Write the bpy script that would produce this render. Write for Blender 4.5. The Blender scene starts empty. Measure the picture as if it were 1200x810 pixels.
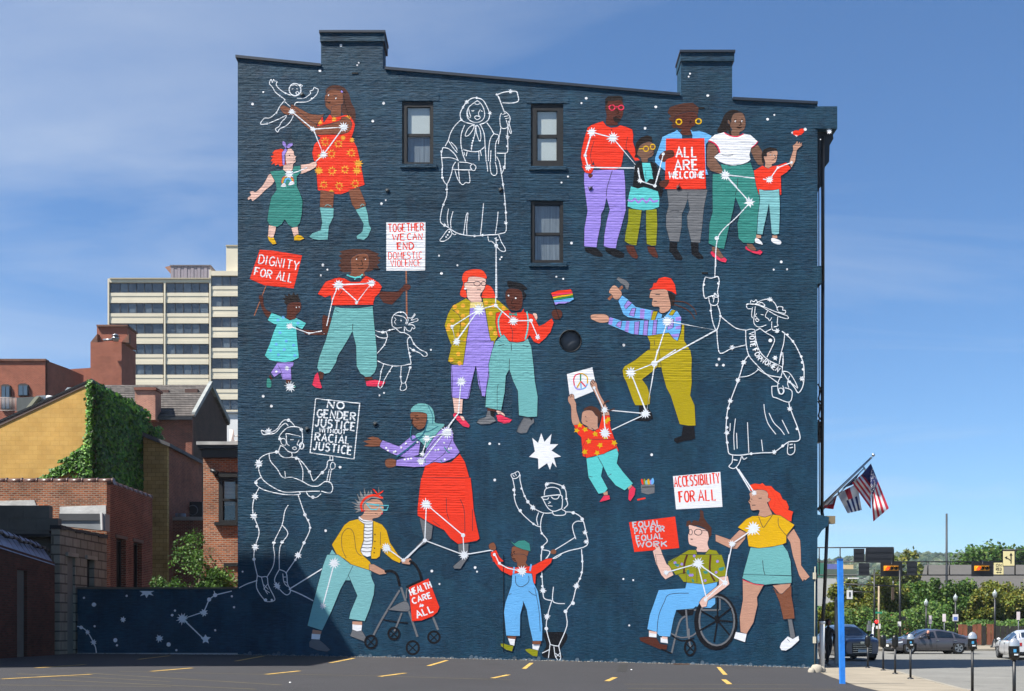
import bpy, math, random
from mathutils import Vector, Matrix, noise
from mathutils.geometry import tessellate_polygon
random.seed(7)
R = math.radians
SC = bpy.context.scene
COL = SC.collection
EYE, F = 1.6, 1280.0            # eye height (m); focal length in photograph pixels (1200 wide), horizon row 732
# ------------------------------------------------------------------ camera, sky, sun, exposure
cam = bpy.data.objects.new('camera', bpy.data.cameras.new('camera'))
COL.objects.link(cam); SC.camera = cam
cam.location = (0, 0, EYE); cam.rotation_euler = (R(90), 0, 0)
cam.data.sensor_width = 36; cam.data.lens = 36 * F / 1200
cam.data.shift_y = (732 - 405) / 1200.0
cam.data.clip_start = 0.5; cam.data.clip_end = 8000
SUN = Vector((1.0, 0.50, -1.64)).normalized()          # the way the light travels
SUN_EL = math.asin(-SUN.z); SUN_AZ = math.atan2(-SUN.x, -SUN.y)
w = bpy.data.worlds.new('World'); SC.world = w; w.use_nodes = True
nt = w.node_tree; N = nt.nodes; Lk = nt.links
N.clear()
out = N.new('ShaderNodeOutputWorld'); bg = N.new('ShaderNodeBackground'); sky = N.new('ShaderNodeTexSky')
sky.sky_type = 'NISHITA'; sky.sun_disc = False; sky.sun_elevation = SUN_EL; sky.sun_rotation = SUN_AZ
sky.air_density = 1.0; sky.dust_density = 0.3; sky.ozone_density = 3.5; sky.altitude = 200
tc = N.new('ShaderNodeTexCoord'); sep = N.new('ShaderNodeSeparateXYZ'); Lk.new(tc.outputs['Generated'], sep.inputs[0])
def wm(op, a, b=None, c=None):
    n = N.new('ShaderNodeMath'); n.operation = op
    for i, v in enumerate((a, b, c)):
        if v is None: continue
        if isinstance(v, (int, float)): n.inputs[i].default_value = v
        else: Lk.new(v, n.inputs[i])
    return n.outputs[0]
zz = wm('ADD', wm('MAXIMUM', sep.outputs[2], 0.0), 0.12)
cmb = N.new('ShaderNodeCombineXYZ'); Lk.new(wm('DIVIDE', sep.outputs[0], zz), cmb.inputs[0]); Lk.new(wm('DIVIDE', sep.outputs[1], zz), cmb.inputs[1])
mp = N.new('ShaderNodeMapping'); mp.inputs['Rotation'].default_value = (0, 0, R(28)); mp.inputs['Scale'].default_value = (0.55, 1.35, 1)
mp.inputs['Location'].default_value = (2.3, 0.4, 0)
Lk.new(cmb.outputs[0], mp.inputs[0])
nz = N.new('ShaderNodeTexNoise'); nz.inputs['Scale'].default_value = 1.5; nz.inputs['Detail'].default_value = 10; nz.inputs['Roughness'].default_value = 0.55; nz.inputs['Distortion'].default_value = 0.7
Lk.new(mp.outputs[0], nz.inputs[0])
rp = N.new('ShaderNodeMapRange'); rp.inputs[1].default_value = 0.44; rp.inputs[2].default_value = 0.84; rp.inputs[4].default_value = 0.5
Lk.new(wm('MULTIPLY_ADD', sep.outputs[0], -0.20, nz.outputs[0]), rp.inputs[0])
mix = N.new('ShaderNodeMix'); mix.data_type = 'RGBA'; Lk.new(rp.outputs[0], mix.inputs[0]); tint = N.new('ShaderNodeMix'); tint.data_type = 'RGBA'; tint.blend_type = 'MULTIPLY'; tint.inputs[0].default_value = 1; Lk.new(sky.outputs[0], tint.inputs[6]); tint.inputs[7].default_value = (.56, .76, .93, 1); Lk.new(tint.outputs[2], mix.inputs[6])
mix.inputs[7].default_value = (4.1, 4.6, 5.3, 1)
Lk.new(mix.outputs[2], bg.inputs[0]); bg.inputs[1].default_value = 0.068
Lk.new(bg.outputs[0], out.inputs[0])
sl = bpy.data.lights.new('sun', 'SUN'); sl.energy = 5.0; sl.angle = R(0.53); sl.color = (1, 0.955, 0.88)
so = bpy.data.objects.new('sun', sl); COL.objects.link(so); so.rotation_euler = SUN.to_track_quat('-Z', 'Y').to_euler()
so.location = (-30, -20, 60)
SC.view_settings.view_transform = 'Standard'; SC.view_settings.look = 'None'
SC.view_settings.exposure = 1.32; SC.view_settings.gamma = 1; SC.view_settings.use_curve_mapping = False
SC.cycles.max_bounces = 5; SC.cycles.diffuse_bounces = 2; SC.cycles.transparent_max_bounces = 12
# ------------------------------------------------------------------ helpers: materials
ALB = 0.76                       # hex colours below are as seen in sun; real paint and stone reflect a little less
def lin(h):
    c = [int(h[i:i + 2], 16) / 255 for i in (0, 2, 4)]
    return tuple((v / 12.92 if v <= .04045 else ((v + .055) / 1.055) ** 2.4) * ALB for v in c)
MATS = {}
class NB:
    def __init__(s, name):
        s.m = bpy.data.materials.new(name); s.m.use_nodes = True; s.t = s.m.node_tree; s.t.nodes.clear()
        s.o = s.n('ShaderNodeOutputMaterial'); s.b = s.n('ShaderNodeBsdfPrincipled'); s.l(s.b.outputs[0], s.o.inputs[0])
    def n(s, t, **k):
        x = s.t.nodes.new(t)
        for a, v in k.items(): setattr(x, a, v)
        return x
    def l(s, a, b): s.t.links.new(a, b)
    def set(s, x, i, v):
        if isinstance(v, (int, float, tuple, list)): x.inputs[i].default_value = v
        else: s.l(v, x.inputs[i])
    def math(s, op, a, b=None, c=None):
        x = s.n('ShaderNodeMath', operation=op)
        for i, v in enumerate((a, b, c)):
            if v is not None: s.set(x, i, v)
        return x.outputs[0]
    def pos(s, scale=(1, 1, 1)):
        g = s.n('ShaderNodeNewGeometry'); m = s.n('ShaderNodeMapping'); m.inputs['Scale'].default_value = scale
        s.l(g.outputs['Position'], m.inputs[0]); return m.outputs[0]
    def noise(s, vec, scale, detail=4, rough=.55):
        x = s.n('ShaderNodeTexNoise'); s.l(vec, x.inputs[0]); x.inputs['Scale'].default_value = scale
        x.inputs['Detail'].default_value = detail; x.inputs['Roughness'].default_value = rough; return x.outputs[0]
    def rng(s, v, a, b, c, d):
        x = s.n('ShaderNodeMapRange'); s.l(v, x.inputs[0])
        for i, q in enumerate((a, b, c, d)): x.inputs[i + 1].default_value = q
        return x.outputs[0]
    def mix(s, f, a, b, mode='MIX'):
        x = s.n('ShaderNodeMix', data_type='RGBA', blend_type=mode); s.set(x, 0, f)
        for i, v in ((6, a), (7, b)): s.set(x, i, tuple(v) + (1,) if isinstance(v, (tuple, list)) and len(v) == 3 else v)
        return x.outputs[2]
    def bump(s, h, strength, dist):
        x = s.n('ShaderNodeBump'); x.inputs['Strength'].default_value = strength; x.inputs['Distance'].default_value = dist
        s.l(h, x.inputs['Height']); return x
def mat(name, col, rough=.7, var=.12, vs=1.5, bump=0.0, bs=8.0, metal=0.0, spec=.4, emit=0, stretch=(1, 1, 1), coat=0):
    """plain surface with mottling; col is a hex colour or a linear triple"""
    if name in MATS: return MATS[name]
    c = lin(col) if isinstance(col, str) else col
    b = NB(name); p = b.pos(stretch)
    nz = b.noise(p, vs, 5)
    f = b.rng(nz, .3, .7, 1 - var, 1 + var)
    b.l(b.mix(1.0, c, b.math('MULTIPLY', f, 1.0), 'MULTIPLY'), b.b.inputs['Base Color'])
    b.b.inputs['Roughness'].default_value = rough; b.b.inputs['Metallic'].default_value = metal
    b.b.inputs['Specular IOR Level'].default_value = spec; b.b.inputs['Coat Weight'].default_value = coat
    if bump: b.l(b.bump(b.noise(p, bs, 5), bump, .03).outputs[0], b.b.inputs['Normal'])
    if emit:
        b.b.inputs['Emission Color'].default_value = c + (1,); b.b.inputs['Emission Strength'].default_value = emit
    MATS[name] = b.m; return b.m
def brickmat(name, c1, c2, mortar, sc=1.0, ms=.012, bump=.5, stain=.25, w=.21, h=.075):
    b = NB(name); g = b.n('ShaderNodeNewGeometry'); sp = b.n('ShaderNodeSeparateXYZ'); b.l(g.outputs['Position'], sp.inputs[0])
    cb = b.n('ShaderNodeCombineXYZ'); b.l(b.math('ADD', sp.outputs[0], sp.outputs[1]), cb.inputs[0]); b.l(sp.outputs[2], cb.inputs[1])
    br = b.n('ShaderNodeTexBrick'); b.l(cb.outputs[0], br.inputs[0])
    br.inputs['Color1'].default_value = lin(c1) + (1,); br.inputs['Color2'].default_value = lin(c2) + (1,); br.inputs['Mortar'].default_value = lin(mortar) + (1,)
    br.inputs['Scale'].default_value = 1; br.inputs['Mortar Size'].default_value = ms * sc; br.inputs['Mortar Smooth'].default_value = .3
    br.inputs['Brick Width'].default_value = w * sc; br.inputs['Row Height'].default_value = h * sc; br.inputs['Bias'].default_value = -.1
    nz = b.noise(b.pos(), .9, 6, .65)
    col = b.mix(1.0, br.outputs[0], b.rng(nz, .3, .7, 1 - stain, 1 + stain), 'MULTIPLY')
    b.l(col, b.b.inputs['Base Color']); b.b.inputs['Roughness'].default_value = .9; b.b.inputs['Specular IOR Level'].default_value = .2
    hh = b.math('SUBTRACT', b.math('MULTIPLY', b.noise(b.pos(), 25, 3), .35), br.outputs[1])
    b.l(b.bump(hh, bump, .012).outputs[0], b.b.inputs['Normal'])
    return b.m
def glassmat(name, col, mixf=.5, rough=.04):
    b = NB(name); tr = b.n('ShaderNodeBsdfTransparent'); gl = b.n('ShaderNodeBsdfGlossy'); gl.inputs['Roughness'].default_value = rough
    tr.inputs[0].default_value = tuple(v / ALB for v in lin(col)) + (1,); mx = b.n('ShaderNodeMixShader'); mx.inputs[0].default_value = mixf
    b.l(tr.outputs[0], mx.inputs[1]); b.l(gl.outputs[0], mx.inputs[2]); b.l(mx.outputs[0], b.o.inputs[0]); return b.m
def leafmat(name, cols, trans=.35):
    b = NB(name); g = b.n('ShaderNodeNewGeometry'); cr = b.n('ShaderNodeValToRGB')
    e = cr.color_ramp.elements
    while len(e) < len(cols): e.new(.5)
    for i, c in enumerate(cols): e[i].position = i / (len(cols) - 1); e[i].color = lin(c) + (1,)
    b.l(g.outputs['Random Per Island'], cr.inputs[0])
    nz = b.noise(b.pos(), .5, 3)
    c = b.mix(1.0, cr.outputs[0], b.rng(nz, .3, .7, .75, 1.25), 'MULTIPLY')
    b.l(c, b.b.inputs['Base Color']); b.b.inputs['Roughness'].default_value = .55; b.b.inputs['Specular IOR Level'].default_value = .3
    t = b.n('ShaderNodeBsdfTranslucent'); b.l(c, t.inputs[0]); mx = b.n('ShaderNodeMixShader'); mx.inputs[0].default_value = trans
    b.l(b.b.outputs[0], mx.inputs[1]); b.l(t.outputs[0], mx.inputs[2]); b.l(mx.outputs[0], b.o.inputs[0]); return b.m
# ------------------------------------------------------------------ helpers: points and meshes
def P(px, py, Y): return Vector(((px - 600) * Y / F, Y, EYE + (732 - py) * Y / F))
GZ = [(-60, .54), (-16, .54), (-10, .49), (-3.1, .38), (6.25, .16), (11.25, 0), (500, 0)]
def gz(x, y=0):
    for (a, za), (b, zb) in zip(GZ, GZ[1:]):
        if x <= b:
            t = max(0, (x - a) / (b - a)); return za + (zb - za) * t
    return 0
def G(px, py, x0=0.0):                                  # the ground point seen at a photograph pixel
    z = x0
    for _ in range(8):
        Y = (EYE - z) * F / (py - 732); x = (px - 600) * Y / F; z = gz(x)
    return Vector((x, Y, z))
ORG = {}
def tag(o, label=None, cat=None, group=None, kind=None):
    for k, v in (('label', label), ('category', cat), ('group', group), ('kind', kind)):
        if v: o[k] = v
    return o
def thing(name, loc, label, cat, group=None, rz=0):
    o = bpy.data.objects.new(name, None); COL.objects.link(o); o.location = loc; o.rotation_euler = (0, 0, rz)
    ORG[o.name] = Vector(loc) if rz == 0 else Vector((0, 0, 0)); o.empty_display_size = .3
    return tag(o, label, cat, group)
class MB:
    def __init__(s, org=(0, 0, 0)): s.v = []; s.f = []; s.mi = []; s.sm = []; s.org = Vector(org)
    def face(s, pts, m=0, sm=False):
        i = len(s.v); s.v += [tuple(p) for p in pts]; s.f.append(tuple(range(i, i + len(pts)))); s.mi.append(m); s.sm.append(sm); return s
    def box(s, x0, x1, y0, y1, z0, z1, m=0):
        a = [(x0, y0), (x1, y0), (x1, y1), (x0, y1)]; i = len(s.v)
        s.v += [(x, y, z0) for x, y in a] + [(x, y, z1) for x, y in a]
        for f in ((3, 2, 1, 0), (4, 5, 6, 7), (0, 1, 5, 4), (1, 2, 6, 5), (2, 3, 7, 6), (3, 0, 4, 7)):
            s.f.append(tuple(i + q for q in f)); s.mi.append(m); s.sm.append(False)
        return s
    def prism(s, pts, d, m=0):                          # planar polygon pushed along d
        pts = [Vector(p) for p in pts]; d = Vector(d); n = len(pts)
        tri = tessellate_polygon([pts]); nn = Vector((0, 0, 0))
        for i in range(n): nn += pts[i].cross(pts[(i + 1) % n])
        if nn.dot(d) > 0: pts = pts[::-1]
        i = len(s.v); s.v += [tuple(p) for p in pts] + [tuple(p + d) for p in pts]
        for t in tessellate_polygon([pts]):
            a, b, c = t
            if (pts[b] - pts[a]).cross(pts[c] - pts[a]).dot(d) > 0: a, b, c = c, b, a
            s.f += [(i + a, i + b, i + c), (i + n + c, i + n + b, i + n + a)]; s.mi += [m, m]; s.sm += [False, False]
        for k in range(n):
            j = (k + 1) % n; s.f.append((i + j, i + k, i + n + k, i + n + j)); s.mi.append(m); s.sm.append(False)
        return s
    def tube(s, a, b, r0, r1=None, n=8, m=0, cap=True):
        a = Vector(a); b = Vector(b); r1 = r0 if r1 is None else r1; d = (b - a).normalized()
        u = d.orthogonal().normalized(); w_ = d.cross(u); i = len(s.v)
        for p, r in ((a, r0), (b, r1)):
            for k in range(n): s.v.append(tuple(p + (u * math.cos(k * 2 * math.pi / n) + w_ * math.sin(k * 2 * math.pi / n)) * r))
        for k in range(n):
            j = (k + 1) % n; s.f.append((i + k, i + j, i + n + j, i + n + k)); s.mi.append(m); s.sm.append(True)
        if cap:
            s.f.append(tuple(i + k for k in range(n))[::-1]); s.f.append(tuple(i + n + k for k in range(n))); s.mi += [m, m]; s.sm += [False, False]
        return s
    def path(s, pts, r, n=8, m=0):
        for a, b in zip(pts, pts[1:]): s.tube(a, b, r, r, n, m)
        return s
    def lathe(s, c, prof, n=12, m=0, axis='z', sx=1, sy=1):
        c = Vector(c); i = len(s.v)
        for r, h in prof:
            for k in range(n):
                t = k * 2 * math.pi / n; q = (r * math.cos(t) * sx, r * math.sin(t) * sy, h)
                if axis == 'y': q = (q[0], h, q[1])
                if axis == 'x': q = (h, q[0], q[1])
                s.v.append(tuple(c + Vector(q)))
        for a in range(len(prof) - 1):
            for k in range(n):
                j = (k + 1) % n; f = (i + a * n + k, i + a * n + j, i + (a + 1) * n + j, i + (a + 1) * n + k)
                s.f.append(f if axis != 'y' else f[::-1]); s.mi.append(m); s.sm.append(True)
        return s
    def mesh(s, name, mats):
        me = bpy.data.meshes.new(name); o = s.org
        me.from_pydata([(v[0] - o[0], v[1] - o[1], v[2] - o[2]) for v in s.v] if o.length else s.v, [], s.f)
        for m in (mats if isinstance(mats, (list, tuple)) else [mats]): me.materials.append(m)
        me.polygons.foreach_set('material_index', s.mi); me.polygons.foreach_set('use_smooth', s.sm); me.update(); return me
    def build(s, name, mats, parent=None, label=None, cat=None, group=None, kind=None, org=None):
        if parent is not None: s.org = ORG[parent.name]
        elif org is not None: s.org = Vector(org)
        o = bpy.data.objects.new(name, s.mesh(name, mats)); COL.objects.link(o)
        if parent is not None: o.parent = parent
        else: o.location = s.org
        ORG[o.name] = s.org.copy(); return tag(o, label, cat, group, kind)
def kids(o): return [c for c in bpy.data.objects if c.parent == o]
def copy_tree(o, parent=None, table=None):
    table = table or CH; c = o.copy(); COL.objects.link(c); c.parent = parent; ORG[c.name] = ORG.get(o.name, Vector((0, 0, 0)))
    for ch in table.get(o.name, []): copy_tree(ch, c, table)
    return c
CH = {}
def refresh():
    CH.clear()
    for o in bpy.data.objects:
        if o.parent: CH.setdefault(o.parent.name, []).append(o)
def gray(v): return (v, v, v)
M_black = mat('black_metal', '1c1e22', .45, .1); M_white = mat('white_paint', 'e6e6e4', .6, .06); M_conc = mat('concrete', 'a8a092', .9, .15, 1.2, .3, 12)
M_grey = mat('grey_metal', '7c8084', .45, .1, metal=.5); M_steel = mat('steel', 'b8bcc0', .3, .08, metal=.8)
M_dark = mat('dark_inside', '101214', .9, .05); M_glass = glassmat('window_glass', 'f4f8fa', .06)
# ---------------------------------------------------------------- the painted figures
# every block: @crop sets the frame (origin and scale) its coordinates are written in, then one painted shape a line:
# colour kind points.  P polygon, S rounded polygon, L line, C curved line, D dots, X star bursts, E ellipse, T lettering
CROPS = {'C1':(270,80,6.667),'C2':(270,180,6.667),'C3':(280,280,8.1),'C4':(280,370,8.1),'C5':(390,250,8.1),'C6':(390,350,8.1),
 'C7':(500,90,8.1),'C8':(500,190,8.1),'D1':(670,100,8.1),'D2':(670,200,7.367),'D3':(760,110,8.1),'D4':(760,210,8.1),
 'D5':(830,120,8.1),'D6':(830,210,8.1),'D7':(510,300,7.367),'D8':(510,400,7.36),'E1':(570,320,8.1),'E2':(680,310,6.75),
 'E3':(700,410,6.75),'E4':(820,300,6.23),'E5':(820,420,6.23),'E6':(640,420,8.1),'E7':(640,500,8.1),'E8':(420,460,7.3636),
 'F1':(430,560,6.75),'F2':(280,460,6.23),'F3':(280,580,6.23),'F4':(340,560,6.316),'F5':(340,650,6.23),'F6':(560,540,6.75),
 'F7':(560,650,6.23),'F8':(730,540,6.75),'G1':(730,650,6.23),'G2':(840,550,6.75),'G3':(840,660,6.75),'G6':(90,690,6.0),
 'H1':(500,480,5.4),'PX':(0,0,1)}
FIGS = [
("painted_person","white line drawing of a flying toddler at the upper left of the painted wall","""
@C1
w E1.2 505,168 46,48
w C1.2 470,212 430,195 385,165 358,130 365,105 345,100 338,88 328,110 318,88 305,120 330,150 350,185 385,215 425,245 415,262 385,300 360,345 310,388 265,392 235,435 285,435 330,418 390,392 435,370 430,390 400,420 380,455 352,475 370,500 385,475 435,450 470,415 492,370
w C1.2 520,235 575,235 625,200 622,180 645,170 655,150 670,158 685,165 680,195 650,230 600,262 515,268 500,305
w C1.1 425,262 450,285 480,310
w C.9 545,150 550,128 562,138 548,150
w C.8 480,165 492,160
w C.8 515,160 528,164
w S 512,190 525,182 535,198 520,205
w D.9 430,195 385,215 360,350 287,433 635,238 545,130
w C.7 478,140 500,130 525,140
"""),
("painted_person","painted woman in an orange red dress with yellow suns and teal boots, arms raised to the toddler","""
@C1
h S 745,195 765,150 820,132 885,150 925,200 945,270 972,320 978,380 968,450 940,420 900,380 850,330 800,300
B S 745,205 785,165 850,172 885,220 872,290 800,335 762,318 745,300 740,275 736,240
B P 790,300 868,280 864,385 780,385
R P 680,430 698,390 722,372 728,425 775,360 800,385 860,375 905,362 950,385 975,440 962,500 948,540 990,620 1015,730 1050,912 990,932 925,965 860,987 780,982 725,970 680,952 670,787 645,700 638,660 655,595 705,545 670,520
z X5.4,9 740,575 845,592 790,668 945,662 1000,745 795,802 895,792 730,912 850,922 975,902 690,800 990,800
z X3.4,8 950,562 920,388 700,425 880,545 810,400 700,690 790,968
R X3.6,9 740,575 845,592 790,668 945,662 795,802 895,792 730,912 850,922 975,902
B S 390,300 420,290 465,312 475,285 500,292 560,325 620,355 690,365 735,358 712,385 690,420 672,450 700,452 850,412 870,385 910,385 945,420 945,460 920,500 860,515 680,520 650,505 560,430 500,370 430,362 395,330
e C.6 470,290 540,345 620,410 690,445
e C.5 700,452 780,438 860,408
e C.5 400,320 440,345
W D1 825,237 768,212
k D.6 829,239 771,213
k C.8 750,262 770,272 782,268
e C.6 748,205 770,196
e C.6 805,215 835,215
e C.6 760,225 742,262 752,275
v D1.5 872,182
e C.5 870,250 885,235 880,290
@C2
B P 703,285 812,305 802,425 698,420
B P 922,290 1005,262 1035,330 1060,392 1052,432 980,441 950,400
T P 698,420 808,425 806,495 770,570 762,672 690,677 640,667 613,650 640,622 705,598 716,540 706,470
T P 978,440 1056,410 1076,480 1082,548 1101,588 1075,650 1045,676 990,670 984,645 1030,610 1040,550 1012,500
T C.8 735,415 760,400 790,415
T C.8 1015,415 1030,395 1045,405
w L1.5 725,8 660,70 600,110 460,160
@C1
w L1.6 480,340 648,477 885,460 727,675 648,477
w X3.7,9 480,340
w X3.3,9 645,478
w X5.3,11 885,460
w X4.6,10 727,675
w X2.4,6 600,778
@C1
h C.7 900,200 930,300 950,400
H C.7 880,210 900,300 930,390
H C.7 860,160 900,200
n C.8 752,263 768,268 780,262
"""),
("painted_person","painted child with red hair, purple bow and green romper with a rainbow on the chest","""
@C1
o P 430,640 395,628 345,640 325,665 338,675 312,690 330,700 310,725 330,730 318,755 345,745 350,765 375,750 385,770 410,765 440,755
P S 432,650 465,625 495,650 500,680 515,690 508,705 512,730 490,750 485,775 440,755 430,700
v P 402,660 430,622 445,640 425,680 425,758 408,755
v S 430,622 408,595 410,573 428,580 438,612
v S 438,615 455,590 485,585 485,605 455,625
k D.7 463,682
k L.6 492,725 508,722
@C2
P P 415,90 490,80 490,135 455,155 410,130
P S 545,90 600,82 665,65 672,100 620,135 545,160 535,120
P S 300,165 335,165 348,200 330,240 270,290 225,335 175,372 160,355 140,365 135,345 160,325 150,300 175,292 200,298 250,250 280,200
G P 345,135 415,128 430,150 480,140 495,100 548,92 550,150 520,180 520,255 545,310 565,370 560,470 545,540 520,575 490,580 455,560 424,515 400,555 365,575 310,565 287,525 300,430 320,340 360,285 355,240 345,210 320,165 310,142
Y C2.2 405,235 415,195 450,178 480,195 488,222
r C1 400,232 410,190 450,172 484,190 494,220
b C1.6 425,230 432,205 450,195 468,205 473,225
W S 395,258 405,240 420,233 435,245 432,258
W S 455,250 465,225 485,218 500,228 495,240
P P 300,560 358,572 350,620 335,660 292,655
P P 475,580 528,572 535,640 495,652
y P 290,645 320,660 340,655 362,705 330,712 300,680
y P 497,650 525,632 560,645 580,665 545,680 497,682
w L1.4 600,110 530,140 460,162
w X5.2,10 458,160
"""),
("painted_placard","red painted placard reading DIGNITY FOR ALL","""
@C3
q P 255,440 263,443 150,732 140,728
R P 198,105 320,112 600,157 520,470 380,455 240,440 103,380
W T1.4,10.4 DIGNITY 185,232 560,300
W T1.5,9 FOR 145,342 305,378
W T1.5,10 ALL 355,385 500,414
"""),
("painted_person","painted child in an aqua dress and purple trousers holding up the DIGNITY FOR ALL placard","""
@C3
H P 470,650 425,600 440,590 415,560 445,565 430,530 465,545 470,515 500,540 520,505 535,535 560,520 570,560 585,590 530,600 500,650
K S 455,645 475,610 520,600 580,600 592,640 580,690 540,730 545,770 455,765 455,700
K S 190,540 215,535 232,560 235,620 260,670 310,705 275,750 235,700 210,640 198,590
K D2 205,560
k L.5 530,650 545,650
A P 310,700 450,755 480,772 520,765 545,750 640,800 600,860 545,830 552,950 568,1100 570,1130 510,1160 440,1172 350,1165 290,1150 243,1108 290,1000 330,880 358,815 330,808 272,772
b D1.8 370,770 355,1000 450,970 520,1010 300,1060 430,1050 375,1100 530,1110 390,890 560,800 420,745
@C4
K S 625,130 700,140 820,140 850,160 820,185 720,185 640,180 600,135
v P 365,445 520,440 515,480 495,490 500,608 410,605 395,545 335,585 303,540
K P 300,560 320,605 300,605 285,575
K P 445,608 490,608 490,640 450,640
G S 270,590 300,605 310,640 305,680 265,680 262,630
G P 460,650 530,655 545,680 500,700
e C.5 370,470 405,540 410,600
w L1.3 480,100 665,168 810,142
w X4,10 482,100
w X1.6,6 665,168
w X3.4,8 810,142
w X2.7,7 458,500
w X1.8,7 355,530
w X5.8,12 485,675
@C3
W D.7 545,650 572,648
n C.8 558,660 565,678
n C.8 538,695 560,697
H C.8 430,560 470,590
H C.8 500,530 520,580
H C.8 560,545 550,590
"""),
("painted_person","painted person in a red top and teal trousers with wide brown hair and pink shoes","""
@C5
h P 60,360 150,345 200,338 340,345 400,370 440,385 420,405 460,425 430,445 450,465 420,490 435,515 380,540 330,555 110,560 60,545 80,520 50,495 80,470 60,445 90,430 55,405 90,385
B S 170,440 210,400 280,380 330,390 345,450 335,520 300,560 300,600 160,600 175,550 
A C1.6 132,585 170,600 210,610 250,605 285,580
A C1.2 205,630 240,600 270,615
W D.7 225,435 310,437
k C.7 222,485 250,492
K P 440,740 560,745 620,740 660,700 700,665 735,690 720,730 670,745 640,790 560,870 480,850 440,790
q P 690,545 703,545 710,1000 695,1005
K S 665,700 690,670 735,685 735,715 700,735
R P 10,620 60,608 115,620 170,650 260,650 290,615 315,592 380,620 440,660 468,700 440,760 400,800 385,860 390,870 -10,875 -20,780 -75,800 -145,765 -70,650
@C4
K P 800,-10 880,20 870,130 850,170 790,165 790,30
@C6
T P 20,75 90,90 230,92 380,72 395,250 418,480 420,640 400,700 360,740 310,745 260,710 225,640 220,450 185,310 150,380 90,480 50,540 30,610 0,660 -30,705 -90,720 -130,700 -150,650 -130,560 -70,400 -30,260
K P 300,745 375,745 380,790 310,790
r P 312,785 400,768 500,790 480,830 400,835 320,830
@C4
K P 765,525 808,545 795,610 755,600
r P 720,565 752,535 770,620 790,680 775,695 720,680 695,655
@C5
w L1.5 0,810 55,680 365,665 225,850
w L1.5 55,680 230,835
w X6,11 52,680
w X4.6,10 368,665
w X2.2,6 226,850
w L1.4 0,810 -58,1070
@C5
n C.9 270,445 284,488 262,494
n C1.1 240,520 265,527 292,520
n C.8 215,420 245,415
n C.8 285,418 318,420
h C.9 120,380 180,370
h C.9 350,400 410,420
e C.7 55,780 90,740
@C6
e C.7 190,240 186,300
e C.6 20,110 60,130
"""),
("painted_placard","white painted placard reading TOGETHER WE CAN END DOMESTIC VIOLENCE","""
@C5
W P 508,88 880,85 876,543 508,545
R T1.3,9 TOGETHER 528,178 865,165
R T1.3,7.4 WE 568,258 682,255
R T1.3,7.4 CAN 708,253 852,250
R T1.6,7.8 END 616,345 768,340
R T1,8.2 DOMESTIC 530,437 850,432
R T1,7.4 VIOLENCE 550,507 835,500
"""),
("painted_person","white line drawing of a little girl in a dress beside the person in the red top","""
@C6
w C1.3 565,265 560,200 585,150 645,125 690,145 715,200 700,245
w C1.2 585,155 640,165 675,175 700,205 690,240
w C1.2 565,262 600,280 655,275
w C1.1 715,180 745,185 770,155 775,145 780,158 745,205 800,190 805,210 760,225 720,240
w C1.1 715,250 760,250 780,275 765,290 755,275 735,310 700,295 690,270
w C.9 585,180 600,200 585,220 600,245
w C.9 640,195 655,195
w D.7 648,210
w C1.3 600,285 540,300 475,320 405,305
w C1.3 405,345 445,370 515,372 512,330 500,315
w C1.3 515,372 490,440 420,522
w C1.3 600,285 640,320 680,325 735,360 770,430 830,485 885,510 895,540 865,550 830,520 765,490 728,465
w C1.3 735,360 708,400 725,520 742,610 735,625
w C1.3 680,320 680,265
w C1.4 425,590 480,618 565,638 650,638 740,620
w C1.2 485,620 460,690 448,765
w C1.2 568,640 530,700 488,775
w C1.2 650,640 645,740 655,800 690,795 715,720 735,650
w C1.2 655,800 640,860 665,875 700,850 690,800
w C1.2 448,765 430,830 450,850 470,830 488,775
w X2.2,6 475,320 765,490
w X2,6 735,655
w D1 540,300 490,440 728,520 735,550 770,430 645,128 458,695 540,690 645,740 565,640
"""),
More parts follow.
